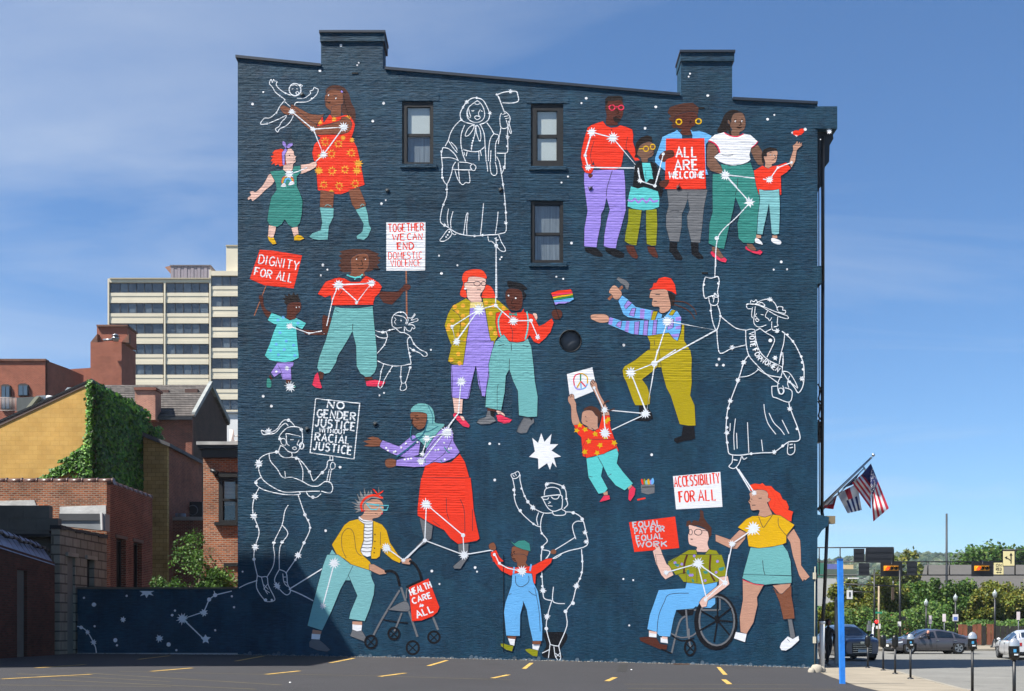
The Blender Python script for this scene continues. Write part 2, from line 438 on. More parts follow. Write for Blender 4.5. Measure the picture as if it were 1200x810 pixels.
("painted_person","white line drawing of a woman in a hooded shawl and long skirt waving a small flag","""
@C7
w C1.4 325,405 318,350 345,290 380,240 430,205 475,200 530,220 565,270 595,345 590,400 555,435 500,455
w C1.2 480,228 440,255 400,290 382,340 395,400 455,435 520,420 550,370 540,300 510,250 480,228
w S 395,300 385,345 400,385 418,380 405,340
w C1.1 455,255 480,265 505,255
w C1 425,322 440,326 450,320
w C1.1 510,310 492,345 500,380
w C1 515,322 530,330
w S 455,385 475,372 510,388 478,408
w C1.3 325,405 360,430 455,455
w S 445,460 395,490 365,560 400,555 440,500
w S 475,460 470,520 500,610 515,580 505,500
w C1.2 460,460 460,530 445,590 430,650 425,700
w D.8 445,580 438,610 432,630 428,655 425,680
w C1.3 325,410 265,470 225,540 205,605 175,660
w C1.3 360,460 330,540 325,640 345,740 370,805
w C1.3 510,455 545,540 555,660 565,805
w C1.3 345,690 430,712 500,705 550,665
w C1.3 570,435 610,490 640,540 685,560 680,640
w C1.3 640,540 605,590 590,680 585,800
w C1.2 205,605 255,680 290,720
w C1.2 230,620 275,665 290,700
w C1.3 155,672 210,685 270,740 300,800
w C1.3 155,672 140,730 145,800 150,860 145,960
w C1.2 145,770 230,770 290,790
w C1.2 355,715 360,745
w C1.2 385,710 375,755
w C1.2 495,705 497,795
w C1.2 510,705 520,750
w C1.4 670,165 740,340
w C1.2 685,190 730,320
w C1.5 670,170 730,148 795,140 850,140 865,175 870,230 810,250 720,248
w X2.6,7 795,140
w C1.2 710,345 695,390 705,480 760,485 790,420 785,370 745,330
w C.9 720,360 755,345
w C.9 735,380 775,370
w C.9 745,400 785,390
w C1.1 755,410 790,530 803,520 775,420
w C1.3 705,480 690,560 655,640 655,800
w C1.3 770,480 768,570 770,700 745,725 665,725
w C1.3 745,725 742,870
w C1.2 610,700 605,810
w C1.2 665,760 690,810 710,900
w X2.4,6 380,240 600,345 768,573
w D1.1 140,710 475,200 345,290 765,660 330,410 665,170
@C8
w C1.3 145,60 150,150 192,210 235,110 250,40 275,0
w C1.3 192,210 190,320 160,400 140,470 132,570 195,615 280,670 350,692 420,700 500,700 580,692 650,690 700,680 750,660 755,580 745,390 725,210 690,0
w C1.2 245,68 330,75 430,75
w C1.2 310,0 380,5 430,20
w S 415,40 440,20 468,45 455,80 430,75
w C1.2 270,80 290,150 320,200 345,215 370,195 410,190 400,80
w C1.2 300,5 305,100 315,200
w C1.2 570,0 580,90
w C1.2 600,0 610,100 640,128 665,110 665,60 650,0
w C1.2 745,0 740,50 712,110
w C1.2 208,445 195,530 205,615
w C1.2 250,470 228,560 232,630
w C1.2 350,690 375,510 392,492 380,600 382,690
w C1.2 540,390 525,560 510,700
w C1.2 678,470 668,580 652,680
w S 205,640 150,710 125,745 160,752 215,720 240,670
w C1.2 240,675 265,690 280,680
w C1.2 580,700 590,750 620,755 660,795
w C1.2 683,690 710,760 745,820 740,850 700,840 660,795
w C1.6 645,730 665,718
w C1.6 660,750 680,738
w D.9 185,712 200,692 215,665
w X2.2,6 735,50 752,578 170,600
w D1.2 190,260 725,215 742,400 455,702 530,695 150,150 160,405 752,480
w L1.3 660,795 663,1060 666,1290
w D1.8 660,795
"""),
("painted_person","painted man in a red jumper, violet trousers and pink glasses, first of the group by the ALL ARE WELCOME placard","""
@D1
K S 325,170 345,130 420,125 480,150 492,220 480,300 440,345 430,380 330,375 330,280 318,220
H P 318,190 318,130 345,105 440,100 480,108 490,150 450,140 400,150 345,150 335,190
H S 395,300 430,310 465,320 450,348 405,345
r E1.3 382,212 26,26
r E1.3 468,212 24,22
r L1.2 345,205 360,208
r L1.2 408,205 442,205
k C.7 410,300 440,290 465,300
R P 295,340 330,385 375,403 430,395 460,378 520,395 575,420 585,470 582,540 605,610 630,690 648,715 600,720 560,660 530,620 500,610 480,730 465,790 400,802 280,798 215,765 205,720 195,760 200,800 160,830 110,800 85,680 95,600 120,500 150,400 190,375
e C.6 212,530 185,620 180,690 200,760
e C.6 530,490 515,580 525,620
k D.8 378,425 378,465
@D2
V P 120,-5 450,-8 462,100 468,340 430,480 395,600 382,672 330,670 275,655 280,560 300,440 327,335 300,235 280,330 255,375 250,470 225,590 215,665 105,655 108,500 135,350 105,110 105,30
R P 85,-40 200,-50 180,10 165,30 120,20 105,0
K S 140,38 160,30 182,35 175,55 155,65
e C.7 350,0 325,80 305,150 298,220
e L.7 138,140 165,165
e L.7 180,135 150,175
k P 110,665 215,668 265,720 270,740 240,745 190,730 120,700
k P 285,668 380,675 455,715 450,750 410,755 350,735 295,700
@D1
w L1.6 190,445 390,500 630,785 150,780
w L2 190,445 125,665 155,780
w X5,10 190,445
w X6.3,12 390,500
w X2.4,7 128,668
w X4,8 155,780
w X4,8 628,785
@D1
n C.8 425,228 448,262 425,270
n C.8 408,296 435,303 462,296
n C.7 360,185 392,180
n C.7 445,180 475,182
"""),
("painted_person","painted child in yellow glasses, black cardigan and aqua dress between the man in red and the woman in blue","""
@D1
H P 605,650 600,600 615,540 660,495 720,475 760,490 765,540 700,560 640,600 640,650 625,690 595,685
M S 620,640 650,570 730,535 775,560 782,620 770,670 725,695 720,730 665,730 655,690 625,665
y E1.2 705,603 24,24
y E1.2 768,585 22,24
y L1 640,605 682,600
k C.6 740,655 762,650
k P 630,725 665,720 690,790 720,860 760,800 745,720 800,750 850,900 870,1000 850,1060 790,1020 700,1010 630,985 575,985 590,850 600,760
A P 665,735 745,735 770,830 745,890 700,930 680,840
@D2
A P 510,135 570,155 620,140 690,160 745,180 758,240 755,315 690,338 620,345 530,330 478,310 490,220
v C2.4 485,250 515,268 545,245 575,275 610,245 645,275 675,245 705,270 745,258
O P 490,328 605,342 590,470 560,645 500,640 455,610 465,530 485,440
O P 640,343 735,330 740,470 730,645 690,650 645,635 640,500
K P 465,645 535,648 575,745 560,765 520,750 480,700
K P 650,652 715,655 748,740 740,758 700,745 660,700
A P 635,0 690,0 705,75 640,70
w L1.4 570,0 592,90 718,132 752,0
w X3,8 590,88
w D1.7 718,132
@D1
w L1.4 630,785 655,930
w L1.4 820,860 870,655
w D1.5 870,655
@D1
n C.8 768,615 782,632 764,638
"""),
("painted_person","painted woman in a light blue shirt with gold hoop earrings holding the ALL ARE WELCOME placard","""
@D3
h P 200,130 250,110 330,90 420,85 475,130 470,190 440,220 240,330 215,300 235,280 190,240 215,210 180,180
K S 250,220 330,180 430,170 470,220 450,290 400,330 405,390 300,385 310,340 260,310
y E1.5 288,266 26,25
y E1.5 474,262 26,24
k S 385,265 410,262 400,275
b P 245,360 270,340 300,370 320,395 320,430 415,430 415,395 395,340 420,355 480,350 545,370 600,400 580,440 545,480 545,700 570,770 520,770 400,780 200,780 155,730 110,700 60,650 60,610 100,500 130,410 190,380
@D4
g P 175,100 560,100 530,250 520,330 510,450 490,605 405,600 370,450 365,350 390,290 372,185 345,270 318,330 315,450 290,595 200,590 165,450 165,350 190,250
k P 200,595 275,600 270,660 325,750 310,772 260,765 215,700 195,690
k P 400,600 475,605 475,690 520,735 520,758 470,758 410,715
e C.6 375,130 370,180
e C.6 200,310 240,300 290,305
@D3
n C.8 325,235 352,242 370,236
n C.8 405,236 425,242 440,236
n C.8 390,245 405,272 385,280
n C.7 320,215 355,212
n C.7 400,212 435,216
h C1.4 215,150 260,120 330,105
h C1.2 240,135 300,150 330,125
"""),
("painted_placard","red painted placard reading ALL ARE WELCOME","""
@D3
R P 165,428 530,422 545,905 155,905
W T2.1,11.5 ALL 262,603 460,598
W T2.1,11.5 ARE 252,728 468,720
W T2,7.6 WELCOME 195,803 530,800
K S 95,600 120,565 160,540 225,535 245,570 235,600 180,620 150,650 110,630
K S 100,850 130,825 190,815 190,850 160,890 115,880
w L1.3 140,572 75,830
w D1.5 140,572
e L.6 270,890 300,850
"""),
("painted_person","painted person with long dark hair in a white tee, green trousers and pink shoes beside the placard","""
@D5
H S 85,280 120,200 160,110 230,70 310,90 345,120 260,110 215,170 205,240 160,290
M S 220,140 250,105 320,100 350,150 355,210 340,260 300,285 300,310 340,320 200,320 195,290 225,260 185,200 190,165 215,190
H P 205,210 225,330 222,358 212,350 190,270
H P 320,300 330,330 348,362 332,350 315,310
W D1 258,180 320,180
k D.6 262,180 323,180
k C.8 272,235 310,238
M P 0,375 60,400 95,460 95,480 60,520 100,580 140,630 150,660 110,680 20,650 -15,600 -15,450
M P 405,440 470,400 510,460 530,560 520,610 470,590 430,530 405,470
W P 150,285 200,315 270,330 330,300 400,310 470,375 440,410 405,435 390,500 400,545 370,570 310,590 240,600 170,590 110,565 55,520 105,480 100,440 60,390 0,360 60,310
r C1.2 150,288 200,315 270,328 335,300
r C1.6 0,365 50,385 90,425 110,480
r C1 470,375 445,405 410,432
e C.6 130,500 180,508 235,500
G P 115,585 200,602 300,598 400,570 430,650 455,760 485,900 490,960 470,1100 455,1300 430,1340 330,1335 285,1290 275,1150 310,1030 255,900 240,1010 210,1130 150,1395 80,1380 0,1340 10,1150 40,1040 38,800 40,680 110,680 140,660
e C.6 280,720 275,800 255,880
@D6
M P 35,640 90,650 150,740 130,770 70,740 30,700
M P 365,612 420,618 460,670 430,690 370,670
r P 30,685 50,690 70,715 120,755 155,740 178,765 165,795 110,780 40,735 18,700
r P 355,632 370,650 400,675 460,685 490,672 518,690 495,722 430,705 350,665
w L1.6 390,215 160,-35
w C1.5 390,230 260,370 150,470 90,560 70,700 72,830
w X5.6,8 392,222
w D2 80,562
@D5
w L1.7 165,690 580,735
w L1.7 170,700 270,805
w X6,11 160,695
@D5
n C.9 300,185 312,212 290,220
n C1.1 270,236 295,244 318,236
n C.8 245,165 270,160
n C.8 310,160 330,163
H C.8 240,100 215,160 200,240
n C.6 190,200 200,215 205,230
"""),
("painted_person","painted boy in a red shirt and light teal trousers waving at the right end of the upper group","""
@D5
H P 510,570 505,490 530,445 590,425 650,440 650,470 560,470 550,510 540,560 530,580
Q S 525,515 555,510 560,475 650,460 655,510 640,570 605,590 605,620 540,625 540,570
R P 515,600 545,620 570,630 610,605 650,600 740,570 785,625 745,665 690,700 695,880 610,900 520,900 480,880 455,800 430,650
Q P 765,580 805,450 800,410 825,395 840,370 850,372 850,395 868,372 870,395 892,378 885,400 895,410 860,435 840,460 825,560 790,620
k C.6 600,550 625,545
W D.8 590,500 625,503
@D6
t P 480,95 530,108 610,108 672,95 680,220 678,380 672,520 630,530 600,520 590,400 575,230 555,340 525,470 515,530 460,522 470,350 490,200
Q P 455,528 500,535 500,560 455,565
Q P 608,535 655,535 655,560 610,560
W S 445,565 460,560 500,590 515,622 480,615 445,598
W S 600,560 640,565 690,590 685,618 650,618 605,595
w L1.5 520,0 575,12
@D5
w L1.4 580,735 660,620 790,572
w X4.3,10 580,735
w X1.8,6 660,620
w X1.8,6 790,572
@D5
e C.7 580,480 602,473
e C.7 628,500 642,528 626,534
e D.6 590,500 627,503
"""),
("painted_bird","small red and white painted butterfly above the waving boy","""
@D5
R S 800,290 820,268 860,270 870,300 845,320 815,310
R S 860,265 890,248 915,262 900,290 870,310
W S 786,290 800,278 802,300
W S 905,250 925,242 935,262 915,272
W P 820,310 850,318 838,328
"""),
("painted_person","painted woman with red hair in a patterned olive jacket and violet dungarees, arm round her friend","""
@D7
o S 230,200 250,140 320,115 400,120 438,160 435,200 300,190 275,235 250,240 275,350 235,355 212,325 240,240
o S 400,340 430,255 470,255 500,290 515,330 515,365 410,362
P S 280,220 300,180 430,195 432,260 415,300 390,335 400,370 395,395 310,395 275,350 270,290 250,260 255,235
e E.8 362,240 28,20
e E.8 418,240 20,18
e L.7 275,232 335,230
e C.8 362,288 395,288
W D1.4 260,283
m P 265,365 310,395 320,500 300,600 270,720 250,900 235,1000 240,960 220,960 125,925 150,800 110,700 80,600 110,500 150,430
m P 410,365 520,365 560,395 640,465 600,480 530,490 520,560 545,690 515,740 505,800 470,700 440,520 415,420
z D2.6 170,440 240,430 190,480 150,560 240,590 110,630 200,680 190,760 440,405 500,430 480,500 480,630 520,670 590,450 240,520 120,600 260,740 200,850
P P 305,395 400,395 430,470 310,470
c P 305,400 410,400 420,450 300,450
V P 300,450 430,460 470,700 505,800 500,860 480,1000 430,1215 400,1210 370,1100 350,940 290,1230 140,1220 135,950 240,950 265,760 290,620
m P 150,745 262,745 235,945 108,910
z D2.6 190,850 150,800
e C.6 140,460 215,530 210,680
@D8
V P 265,0 505,0 500,60 470,200 432,470 402,475 370,290 350,215 320,330 278,500 145,485 150,330 140,205 240,205
m P 150,0 270,0 240,208 108,175 135,60
z D2.6 200,110 140,160 210,190
P P 150,488 240,500 232,625 165,620
P S 525,600 560,600 605,640 560,650
r P 155,625 180,615 200,640 235,655 270,690 300,725 290,748 240,735 195,690 155,650
r P 525,640 560,625 600,650 665,675 640,705 590,710 540,690
P S 215,645 240,650 255,680 235,680
w L1.4 222,350 200,620 80,775
w X5.4,11 225,348
@D7
w L1.4 145,610 375,465 522,425
w L1.4 145,610 180,740 375,465
w X6.6,12 375,465
w X2.4,7 145,612
w X4.4,9 185,742
w X2.6,7 522,428
w L1.4 522,425 526,-150
"""),
("painted_person","painted person in a red shirt, bow tie and teal trousers with braces, holding a rainbow flag","""
@E1
k S 205,75 260,85 330,100 390,150 350,165 380,210 345,260 335,170 240,150 200,120
K S 190,165 240,145 325,165 345,230 335,330 290,360 230,350 195,300 180,230
W D1 278,240 210,215
P S 440,385 475,385 485,430 460,458 440,440
R P 90,380 210,350 240,380 330,372 355,335 360,370 440,395 500,505 545,485 620,430 640,470 610,560 560,620 500,672 450,655 410,590 380,640 300,662 180,645 110,600 85,470
A C1.6 148,370 115,440 120,530 145,615
A C1.6 383,365 395,440 390,540 368,630
G P 215,375 250,390 290,375 292,412 250,398 215,410
e C.6 225,500 250,570 235,730
K S 620,370 650,345 700,350 722,390 700,435 650,440 625,410
k L.9 610,200 700,455
R P 612,190 680,165 740,162 800,152 815,180 700,195 622,210
r P 622,208 700,192 815,178 818,195 705,212 628,226
y P 628,226 705,212 818,195 822,215 710,232 634,244
l P 634,244 710,232 822,213 826,235 715,250 638,260
b P 638,260 715,250 826,233 830,255 790,275 720,272 645,282
V P 645,282 720,270 795,275 740,290 685,290 655,305
@D8
T P 590,-60 640,5 700,12 760,5 800,-25 830,50 850,220 860,340 885,480 880,650 800,655 720,640 712,430 670,340 638,240 610,300 600,440 570,600 432,570 440,420 465,300 460,200 490,80 520,0
e C.7 655,20 658,80
e C.7 640,150 638,240
e C.5 535,590 535,420 545,370
K P 450,575 525,590 520,610 450,600
g P 450,600 475,600 480,640 510,660 525,690 470,715 390,718 357,700 380,670 435,655
g P 762,658 850,665 855,700 820,730 790,790 740,797 700,780 715,740
k P 475,600 515,600 505,655 480,640
k P 815,660 838,660 830,685
@E1
w L1.4 85,310 255,455 420,452 487,608
w X5.4,12 255,455
w D1.8 423,452
w X3,7 487,608
@E1
n C.9 252,250 238,288 262,294
n C1 238,322 258,328 275,322
k C.8 265,225 292,222
k C.8 200,202 222,196
d C.6 100,640 150,655
e C.7 110,690 170,680
e C.7 345,690 400,700
"""),
("painted_person","painted builder in a red cap, striped sleeves and mustard overalls swinging a hammer","""
@E2
g P 285,115 300,98 330,112 365,125 390,155 380,200 360,195 350,165 320,150
q P 215,270 330,165 340,185 230,284
Q S 225,220 245,180 275,165 325,215 325,250 300,275 265,270 250,240
Q S 85,400 130,392 200,395 230,425 220,455 160,462 110,445 85,430
b P 330,245 370,270 440,335 560,360 600,370 650,395 640,430 560,440 380,420 340,395 300,290
b P 235,415 330,445 560,440 660,420 720,350 770,370 800,420 795,520 770,605 740,590 700,545 640,550 530,565 400,550 330,520 222,475
v P 345,330 375,285 410,305 360,355
v P 385,400 410,345 440,345 425,415
v P 470,425 475,350 510,355 505,435
v P 560,435 560,365 590,370 590,410
v P 300,455 330,448 320,505 280,485
v P 365,448 390,450 380,540 350,525
v P 430,455 470,450 460,555 425,552
v P 505,445 540,442 530,562 495,560
v P 580,440 610,436 600,556 568,560
v P 232,418 262,425 250,480 222,470
v P 690,440 740,430 735,500 690,520
v P 750,420 795,410 798,445 755,450
v P 755,490 797,480 790,510 750,515
v P 715,555 785,545 775,575 735,580
m P 530,565 640,550 700,540 740,590 770,605 795,540 805,470 825,480 822,600 870,680 882,730 880,815 350,815 400,780 550,670 552,620
m P 575,370 615,370 590,440 558,440
m P 725,358 757,365 730,405 700,400
H P 680,205 710,220 755,245 740,330 710,325 690,290 685,250
h C1.2 730,290 830,300 900,350 920,400
h C1.2 740,315 830,350 880,390 905,435
Q S 570,200 675,195 700,250 715,345 660,385 625,375 625,340 580,335 565,310 572,270 547,262
R P 545,200 570,180 580,145 600,145 620,110 670,97 720,110 750,160 762,240 720,215 670,195 580,200
R L1.4 560,195 655,190 740,215
e C.8 595,238 630,240
e C.8 580,292 605,292
e C.6 690,680 740,715 760,720
e C.6 795,665 810,705 855,730 870,710
e C.6 585,600 590,640
@E3
m P 400,0 735,0 748,70 745,180 748,260 740,330 735,360 770,440 778,600 720,602 650,590 580,365 545,300 510,170 495,60 480,130 440,170 355,235 395,290 420,370 415,430 390,440 300,440 280,400 230,260 205,210 198,160 215,130 300,80
e C.6 490,0 495,60
k P 330,440 390,440 430,500 440,545 400,565 300,560 280,545 330,520
k P 678,605 765,600 775,700 740,715 690,720 630,740 605,720 610,700 665,680
w L1.6 475,0 455,105 430,260 388,495 265,180 455,105 620,0
w X3,8 455,105
w X6.2,11 265,182
w X5.2,10 382,505
@E2
w L1.6 690,450 1075,520 580,790
w L1.6 690,450 580,790
w X6.4,14 688,452
w D3 585,785
@E3
w L1.4 382,505 60,475
w C1.5 382,510 250,570 60,660
"""),
("painted_person","white line drawing of a marching woman in a flowered hat wearing a VOTE FOR WOMEN sash","""
@E4
w L1.3 115,0 110,155
w C1.5 40,155 80,162 105,158 132,152 142,190 130,260 135,300 100,300
w C1.5 40,155 25,220 30,290 42,310 65,300 95,290
w C1.3 65,305 75,350 105,362 130,350 135,310 115,280 90,300
w C1 95,300 102,325
w C1 110,290 98,340
w C1.4 80,355 85,430 100,500 125,540 150,440 130,360
w C1.4 150,440 210,490 270,530 340,543
w C1.4 125,540 130,630 150,712 235,675 340,650
w C1.4 335,545 338,640 360,730 420,800 480,860 580,935
w C1.4 402,540 410,620 440,700 500,760 600,810
w C1.2 335,545 370,535 402,540
w T1.3,5.6 VOTE 360,560 372,665
w T1.3,5.6 FOR 385,690 425,765
w T1.3,5.6 WOMEN 440,770 570,850
w S 340,360 370,350 440,365 500,400 570,440 640,460 640,440 600,425 520,395 430,355 390,355 350,350
w C1.2 340,365 350,385 385,385
w C1.2 400,355 450,325 510,318 550,350 570,400
w C1.2 370,345 375,325 395,335 410,322 425,345
w C1.2 430,350 450,340 475,362 450,370
w C1.2 560,390 575,370 605,375 605,395 625,400 620,420 570,410
w C1.2 385,375 378,430 385,455
w C1.2 405,370 400,420 395,490 430,520 485,505
w C1.1 415,420 405,440 420,450
w C1 445,428 465,432
w S 405,465 420,460 432,470 418,480
w C1.1 500,395 478,440 500,460 510,475 525,450
w C1.2 525,480 530,540 575,545
w C1.2 570,440 565,490 570,510 540,520
w C1.3 440,530 480,560 545,605 520,680 490,740
w C1.2 480,555 520,535
w D1.8 515,618
w C1.3 620,560 612,640 590,720 580,790
w C1.5 600,550 680,625 740,740 760,820 755,940 720,1000 690,960 640,900 605,845
w C1.2 605,705 610,780 600,820
w C1.2 600,705 580,780
w X3,6 550,745
w X3,7 565,548 235,670 512,318
w D1.2 680,625 740,735 640,575 150,440 80,400 30,210 135,200 110,280
w C1.4 410,545 440,530
w C1.4 360,725 320,775 300,850 280,900
@E5
w C1.5 345,-10 320,35 280,160 235,280 205,370 195,450 192,540 205,660 220,700 290,708 375,697 460,690 540,685 600,645 650,610 710,605 732,580 715,510 680,420 655,350 650,320
w C1.2 285,138 350,130 400,105 430,78
w C1.3 420,75 470,110 530,130 600,140
w C1.2 605,0 600,110 570,180 575,250 600,262 615,240 605,200
w S 575,225 600,220 610,245 590,262
w C1.3 525,205 530,275 560,290 655,320 672,240 620,215
w C1.2 525,205 565,203
w C1.2 655,130 640,180 650,215
w C1.2 605,95 650,105 690,160 715,215
w C1.2 655,170 715,220
w C1.2 468,335 475,400 500,480 555,555
w C1.2 505,400 540,470 590,520 618,560
w C1.2 600,450 650,550
w C1.2 260,440 248,560 252,668
w C1.2 222,475 220,530
w C1.2 268,545 273,660
w C1.2 348,468 352,560 358,690
w C1.2 450,595 460,680
w C1.3 240,710 235,760 213,790 250,805 285,770 305,715
w C1.6 245,740 275,745
w C1.2 310,715 320,738 345,725
w C1.3 645,620 640,690 665,705 692,680 692,625
w C1.6 655,630 678,628
w C1.6 655,655 680,650
w L1.8 265,795 380,985
w X3,7 278,160 222,312 198,545 655,370 745,150 543,685 320,30
w D1.4 655,172 755,80 208,365 198,435 198,505 200,615 375,697 605,640 710,515 748,30
"""),
("painted_placard","white painted placard with a rainbow coloured peace sign","""
@E6
W P 197,150 438,86 482,300 262,390 222,345
r C1.5 325,145 280,160 262,200 268,260
V C1.5 268,260 290,290 330,295
b C1.5 330,295 370,280 392,240
y C1.5 392,240 390,180 350,148 325,145
l L1.6 327,150 327,220
b L1.6 327,220 332,285
y L1.6 327,220 292,280
r L1.6 327,218 375,270
"""),
("painted_person","painted child in a red shirt with yellow flowers and aqua trousers holding up the peace sign","""
@E6
Q S 208,370 235,340 262,350 270,395 285,430 290,500 320,620 265,640 240,580 235,460 210,410
Q S 418,240 440,205 478,235 490,290 520,360 560,430 600,520 590,560 530,550 520,460 480,370 440,290
e L.7 445,200 465,235
e L.7 430,215 452,245
e L.7 418,232 440,260
e L.7 222,345 230,375
e L.7 240,340 245,370
h S 355,490 410,455 480,470 515,520 510,590 490,620 450,570 430,520
h C1.6 510,520 560,420 600,405
h C1.6 520,530 590,500 650,480
Q S 335,570 350,505 430,495 470,540 490,560 490,640 500,680 410,680 395,650 350,625 335,600
e C.7 370,550 380,560
e C.8 375,595 392,600
R P 262,635 335,625 405,672 450,690 500,665 530,545 605,540 610,650 650,770 690,880 640,920 480,975 380,940 345,930 332,750 300,720
y X3.4,5 290,685 370,675 465,720 405,790 560,760 565,600 510,820 645,810 365,890 485,895 320,635 590,580
y D1.6 290,685 370,675 465,720 405,790 560,760 565,600 510,820 645,810 365,890 485,895
@E7
A P 380,300 440,290 550,255 670,205 688,260 672,350 730,430 825,540 745,607 660,560 585,470 540,375 522,470 585,590 555,630 495,640 400,480
R P 345,190 380,300 550,258 665,195 640,120 380,120
y X3.6,5 405,140 512,178 368,240 485,250 645,155
y D1.8 405,140 512,178 368,240 485,250 645,155
e C.7 490,285 520,340 540,375
Q P 540,630 582,612 585,650 555,660
Q P 775,580 810,552 822,575 785,605
r P 505,715 545,655 600,650 608,690 560,705
r P 785,600 822,562 850,590 840,650 800,710 778,690
@E6
w L1.4 450,270 545,480 560,710
w X4,9 555,490
w X6.2,12 560,710
w D1.4 455,280
@E6
h C.7 400,470 450,490 470,530
e C.7 430,660 470,690
@E7
e C.6 400,470 440,480
e C.6 590,465 620,450
"""),
("painted_pot","painted grey pot of coloured crayons with a fallen red crayon","""
@E7
R S 900,505 915,500 925,545 910,548
O S 925,500 940,500 945,548 930,545
t S 940,520 958,510 965,548 945,550
y S 960,505 978,500 985,548 965,548
V S 985,515 1000,505 1010,545 990,548
b S 1000,500 1015,488 1025,520 1015,545 1000,545
g P 898,552 1030,548 1028,630 965,645 905,628
k L.8 910,575 1028,572
R P 862,688 940,672 945,685 868,703
"""),
("painted_person","painted woman in a teal headscarf, violet flowered blouse and long red skirt reaching out to the left","""
@E8
B P 40,420 110,405 70,395 120,378 170,388 205,420 185,465 120,470 40,462 90,445
B S 230,590 260,570 320,580 325,630 270,652 235,635
v P 210,412 350,465 440,390 470,365 520,380 540,400 530,470 520,540 430,570 330,545 270,520 185,470 190,440
T S 450,165 470,120 530,92 600,105 645,150 660,220 665,260 745,275 700,330 640,400 590,480 560,450 490,370 560,330 590,270 590,200 560,175 500,172
B S 455,172 580,180 590,230 570,300 520,320 490,300 465,270 468,220 455,240
v P 560,560 590,480 650,390 700,330 760,295 800,310 818,350 820,420 875,515 830,565 720,610 660,600 570,640 480,645 325,632 328,580 450,555
e C.6 580,520 680,400 760,340
e C.6 620,610 740,530 810,400
d C1.4 460,290 450,350 460,410 500,395 560,360 600,240
d C1.6 330,555 420,490 550,380
G C1.2 740,470 770,510 790,520
G C1 570,560 580,610
G C1 710,580 725,605
W D1.2 240,478 255,500 305,515 320,510 370,475 410,440 400,580 430,575 665,500 690,495 740,435 780,485 800,482 745,580 510,430 455,570
R P 575,635 655,600 720,612 800,600 875,530 920,600 960,740 975,815 985,980 940,1050 535,1050 530,900 545,740
@F1
R P 430,0 820,0 835,120 845,250 870,380 892,480 870,500 720,525 660,480 610,415 500,360 400,300 400,240 415,100
e C.7 628,160 632,270 650,330
e C.7 738,170 770,260 775,430
e C.7 835,250 835,420
e C.6 520,340 580,385
g P 415,315 522,380 510,480 460,520 400,560 385,545 450,480
g P 722,525 805,520 800,630 740,720 690,720 680,700 750,640 725,590
w L1.5 470,215 458,495 295,660
w L1.5 458,495 765,610 1000,570
w L1.5 470,210 760,455 768,610
w X6.4,12 468,210
w X5.4,11 768,612
w D2 458,495 760,455 1000,570
@E8
w L1.4 870,170 770,310 545,600
w L1.4 765,345 590,400 550,535
w X7,14 765,345
w X4.4,11 590,398
w X3,7 552,535
w X4.4,11 540,598
@E8
n C.8 492,222 510,228 525,222
n C.8 470,236 460,268 478,276
n C1 476,296 492,300 508,294
n C.8 485,205 515,200
d C.7 600,110 640,200 640,270
d C.7 560,340 620,330 690,290
"""),
("painted_person","white line drawing of a person with folded arms and a topknot at the lower left holding a placard","""
@F2
w C1.4 310,345 295,320 350,260 410,250 455,270 465,340 460,370
w C1.4 410,250 380,215 340,200 310,220 280,265 240,290 205,295 165,275 175,305 210,305 265,295 310,245 340,225 360,245
w C1.1 350,330 345,300 400,310 450,320
w S 305,350 325,335 345,355 340,385 315,380
w C1.2 345,310 350,370 370,390
w C1.1 375,345 400,345
w C1.1 440,345 425,380 440,385
w S 390,405 410,398 420,410 405,418
w E1.3 458,390 15,22
w C1.3 300,385 330,400 360,430 410,440 440,415 460,365
w C1.4 305,385 290,440 330,475 385,470 385,440
w C1.4 290,435 220,445 160,475 140,520 155,600 200,660 320,725 445,725 590,720
w C1.4 220,445 230,500 280,560 320,620 385,620 455,645 520,680 580,682 630,650 670,660 685,700 665,735 600,720
w C1.2 335,575 340,615
w C1.4 385,475 430,480 480,530 520,590 545,645 600,590 640,550 650,500 690,495
w C1.3 430,480 465,560 465,645
w S 680,510 700,520 700,550 675,560 668,535
w C1.2 665,465 665,500
w C1.2 685,465 685,495
w C1.2 660,560 640,655
w C1.2 675,560 658,660
w C1.4 160,620 120,660 180,710 330,745 440,745 440,725
w C1.3 490,720 510,755 560,768 600,740
w C1.4 150,690 115,760 100,820
w X5,9 145,520
w X4,8 118,760 215,285
w D1.6 275,435 420,480 515,580 610,585 362,203 455,270 300,340 125,658 540,765
@F3
w C1.4 115,10 100,90 110,160 148,270 118,380 110,470 135,590
w C1.4 432,0 480,140 520,240 475,350 430,445 345,570
w C1.3 360,75 335,120 315,220 255,350 260,440 250,520 205,600
w C1.3 315,220 358,285 300,380 295,540
w C1.4 135,590 165,600 205,600 215,660 255,740 260,770 220,780 185,765 130,680 135,590
w C1.2 165,600 185,680 210,725
w C1 175,650 215,690
w C1 210,650 180,690
w C1 185,690 225,715
w C1.4 295,545 260,620 290,680 340,728 370,720 375,690 355,650 345,570 295,545
w C1.2 320,575 330,640 355,670
w C1 320,600 345,600
w C1 325,630 350,640
w X4,8 110,155 118,380 432,442 280,665
w D1.6 482,145 475,350 110,470 195,768 315,345 255,350
w D1.2 505,185 520,240 130,230 412,475 240,768
w C1.5 0,680 60,650 135,625
w L1.6 365,690 680,495
w C1.6 365,690 460,730 600,805
w L1.6 690,510 610,800
"""),
("painted_placard","white outlined placard reading NO GENDER JUSTICE without RACIAL JUSTICE","""
@F2
w L1.3 560,45 882,80 840,487 520,440 560,45
w T1.9,8 NO 645,112 765,122
w T1.8,9 GENDER 570,180 850,205
w T1.8,9.4 JUSTICE 555,245 845,280
w T1.3,5 WITHOUT 587,290 778,305
w T1.8,9 RACIAL 555,350 805,378
w T1.8,9.4 JUSTICE 540,415 820,455
"""),
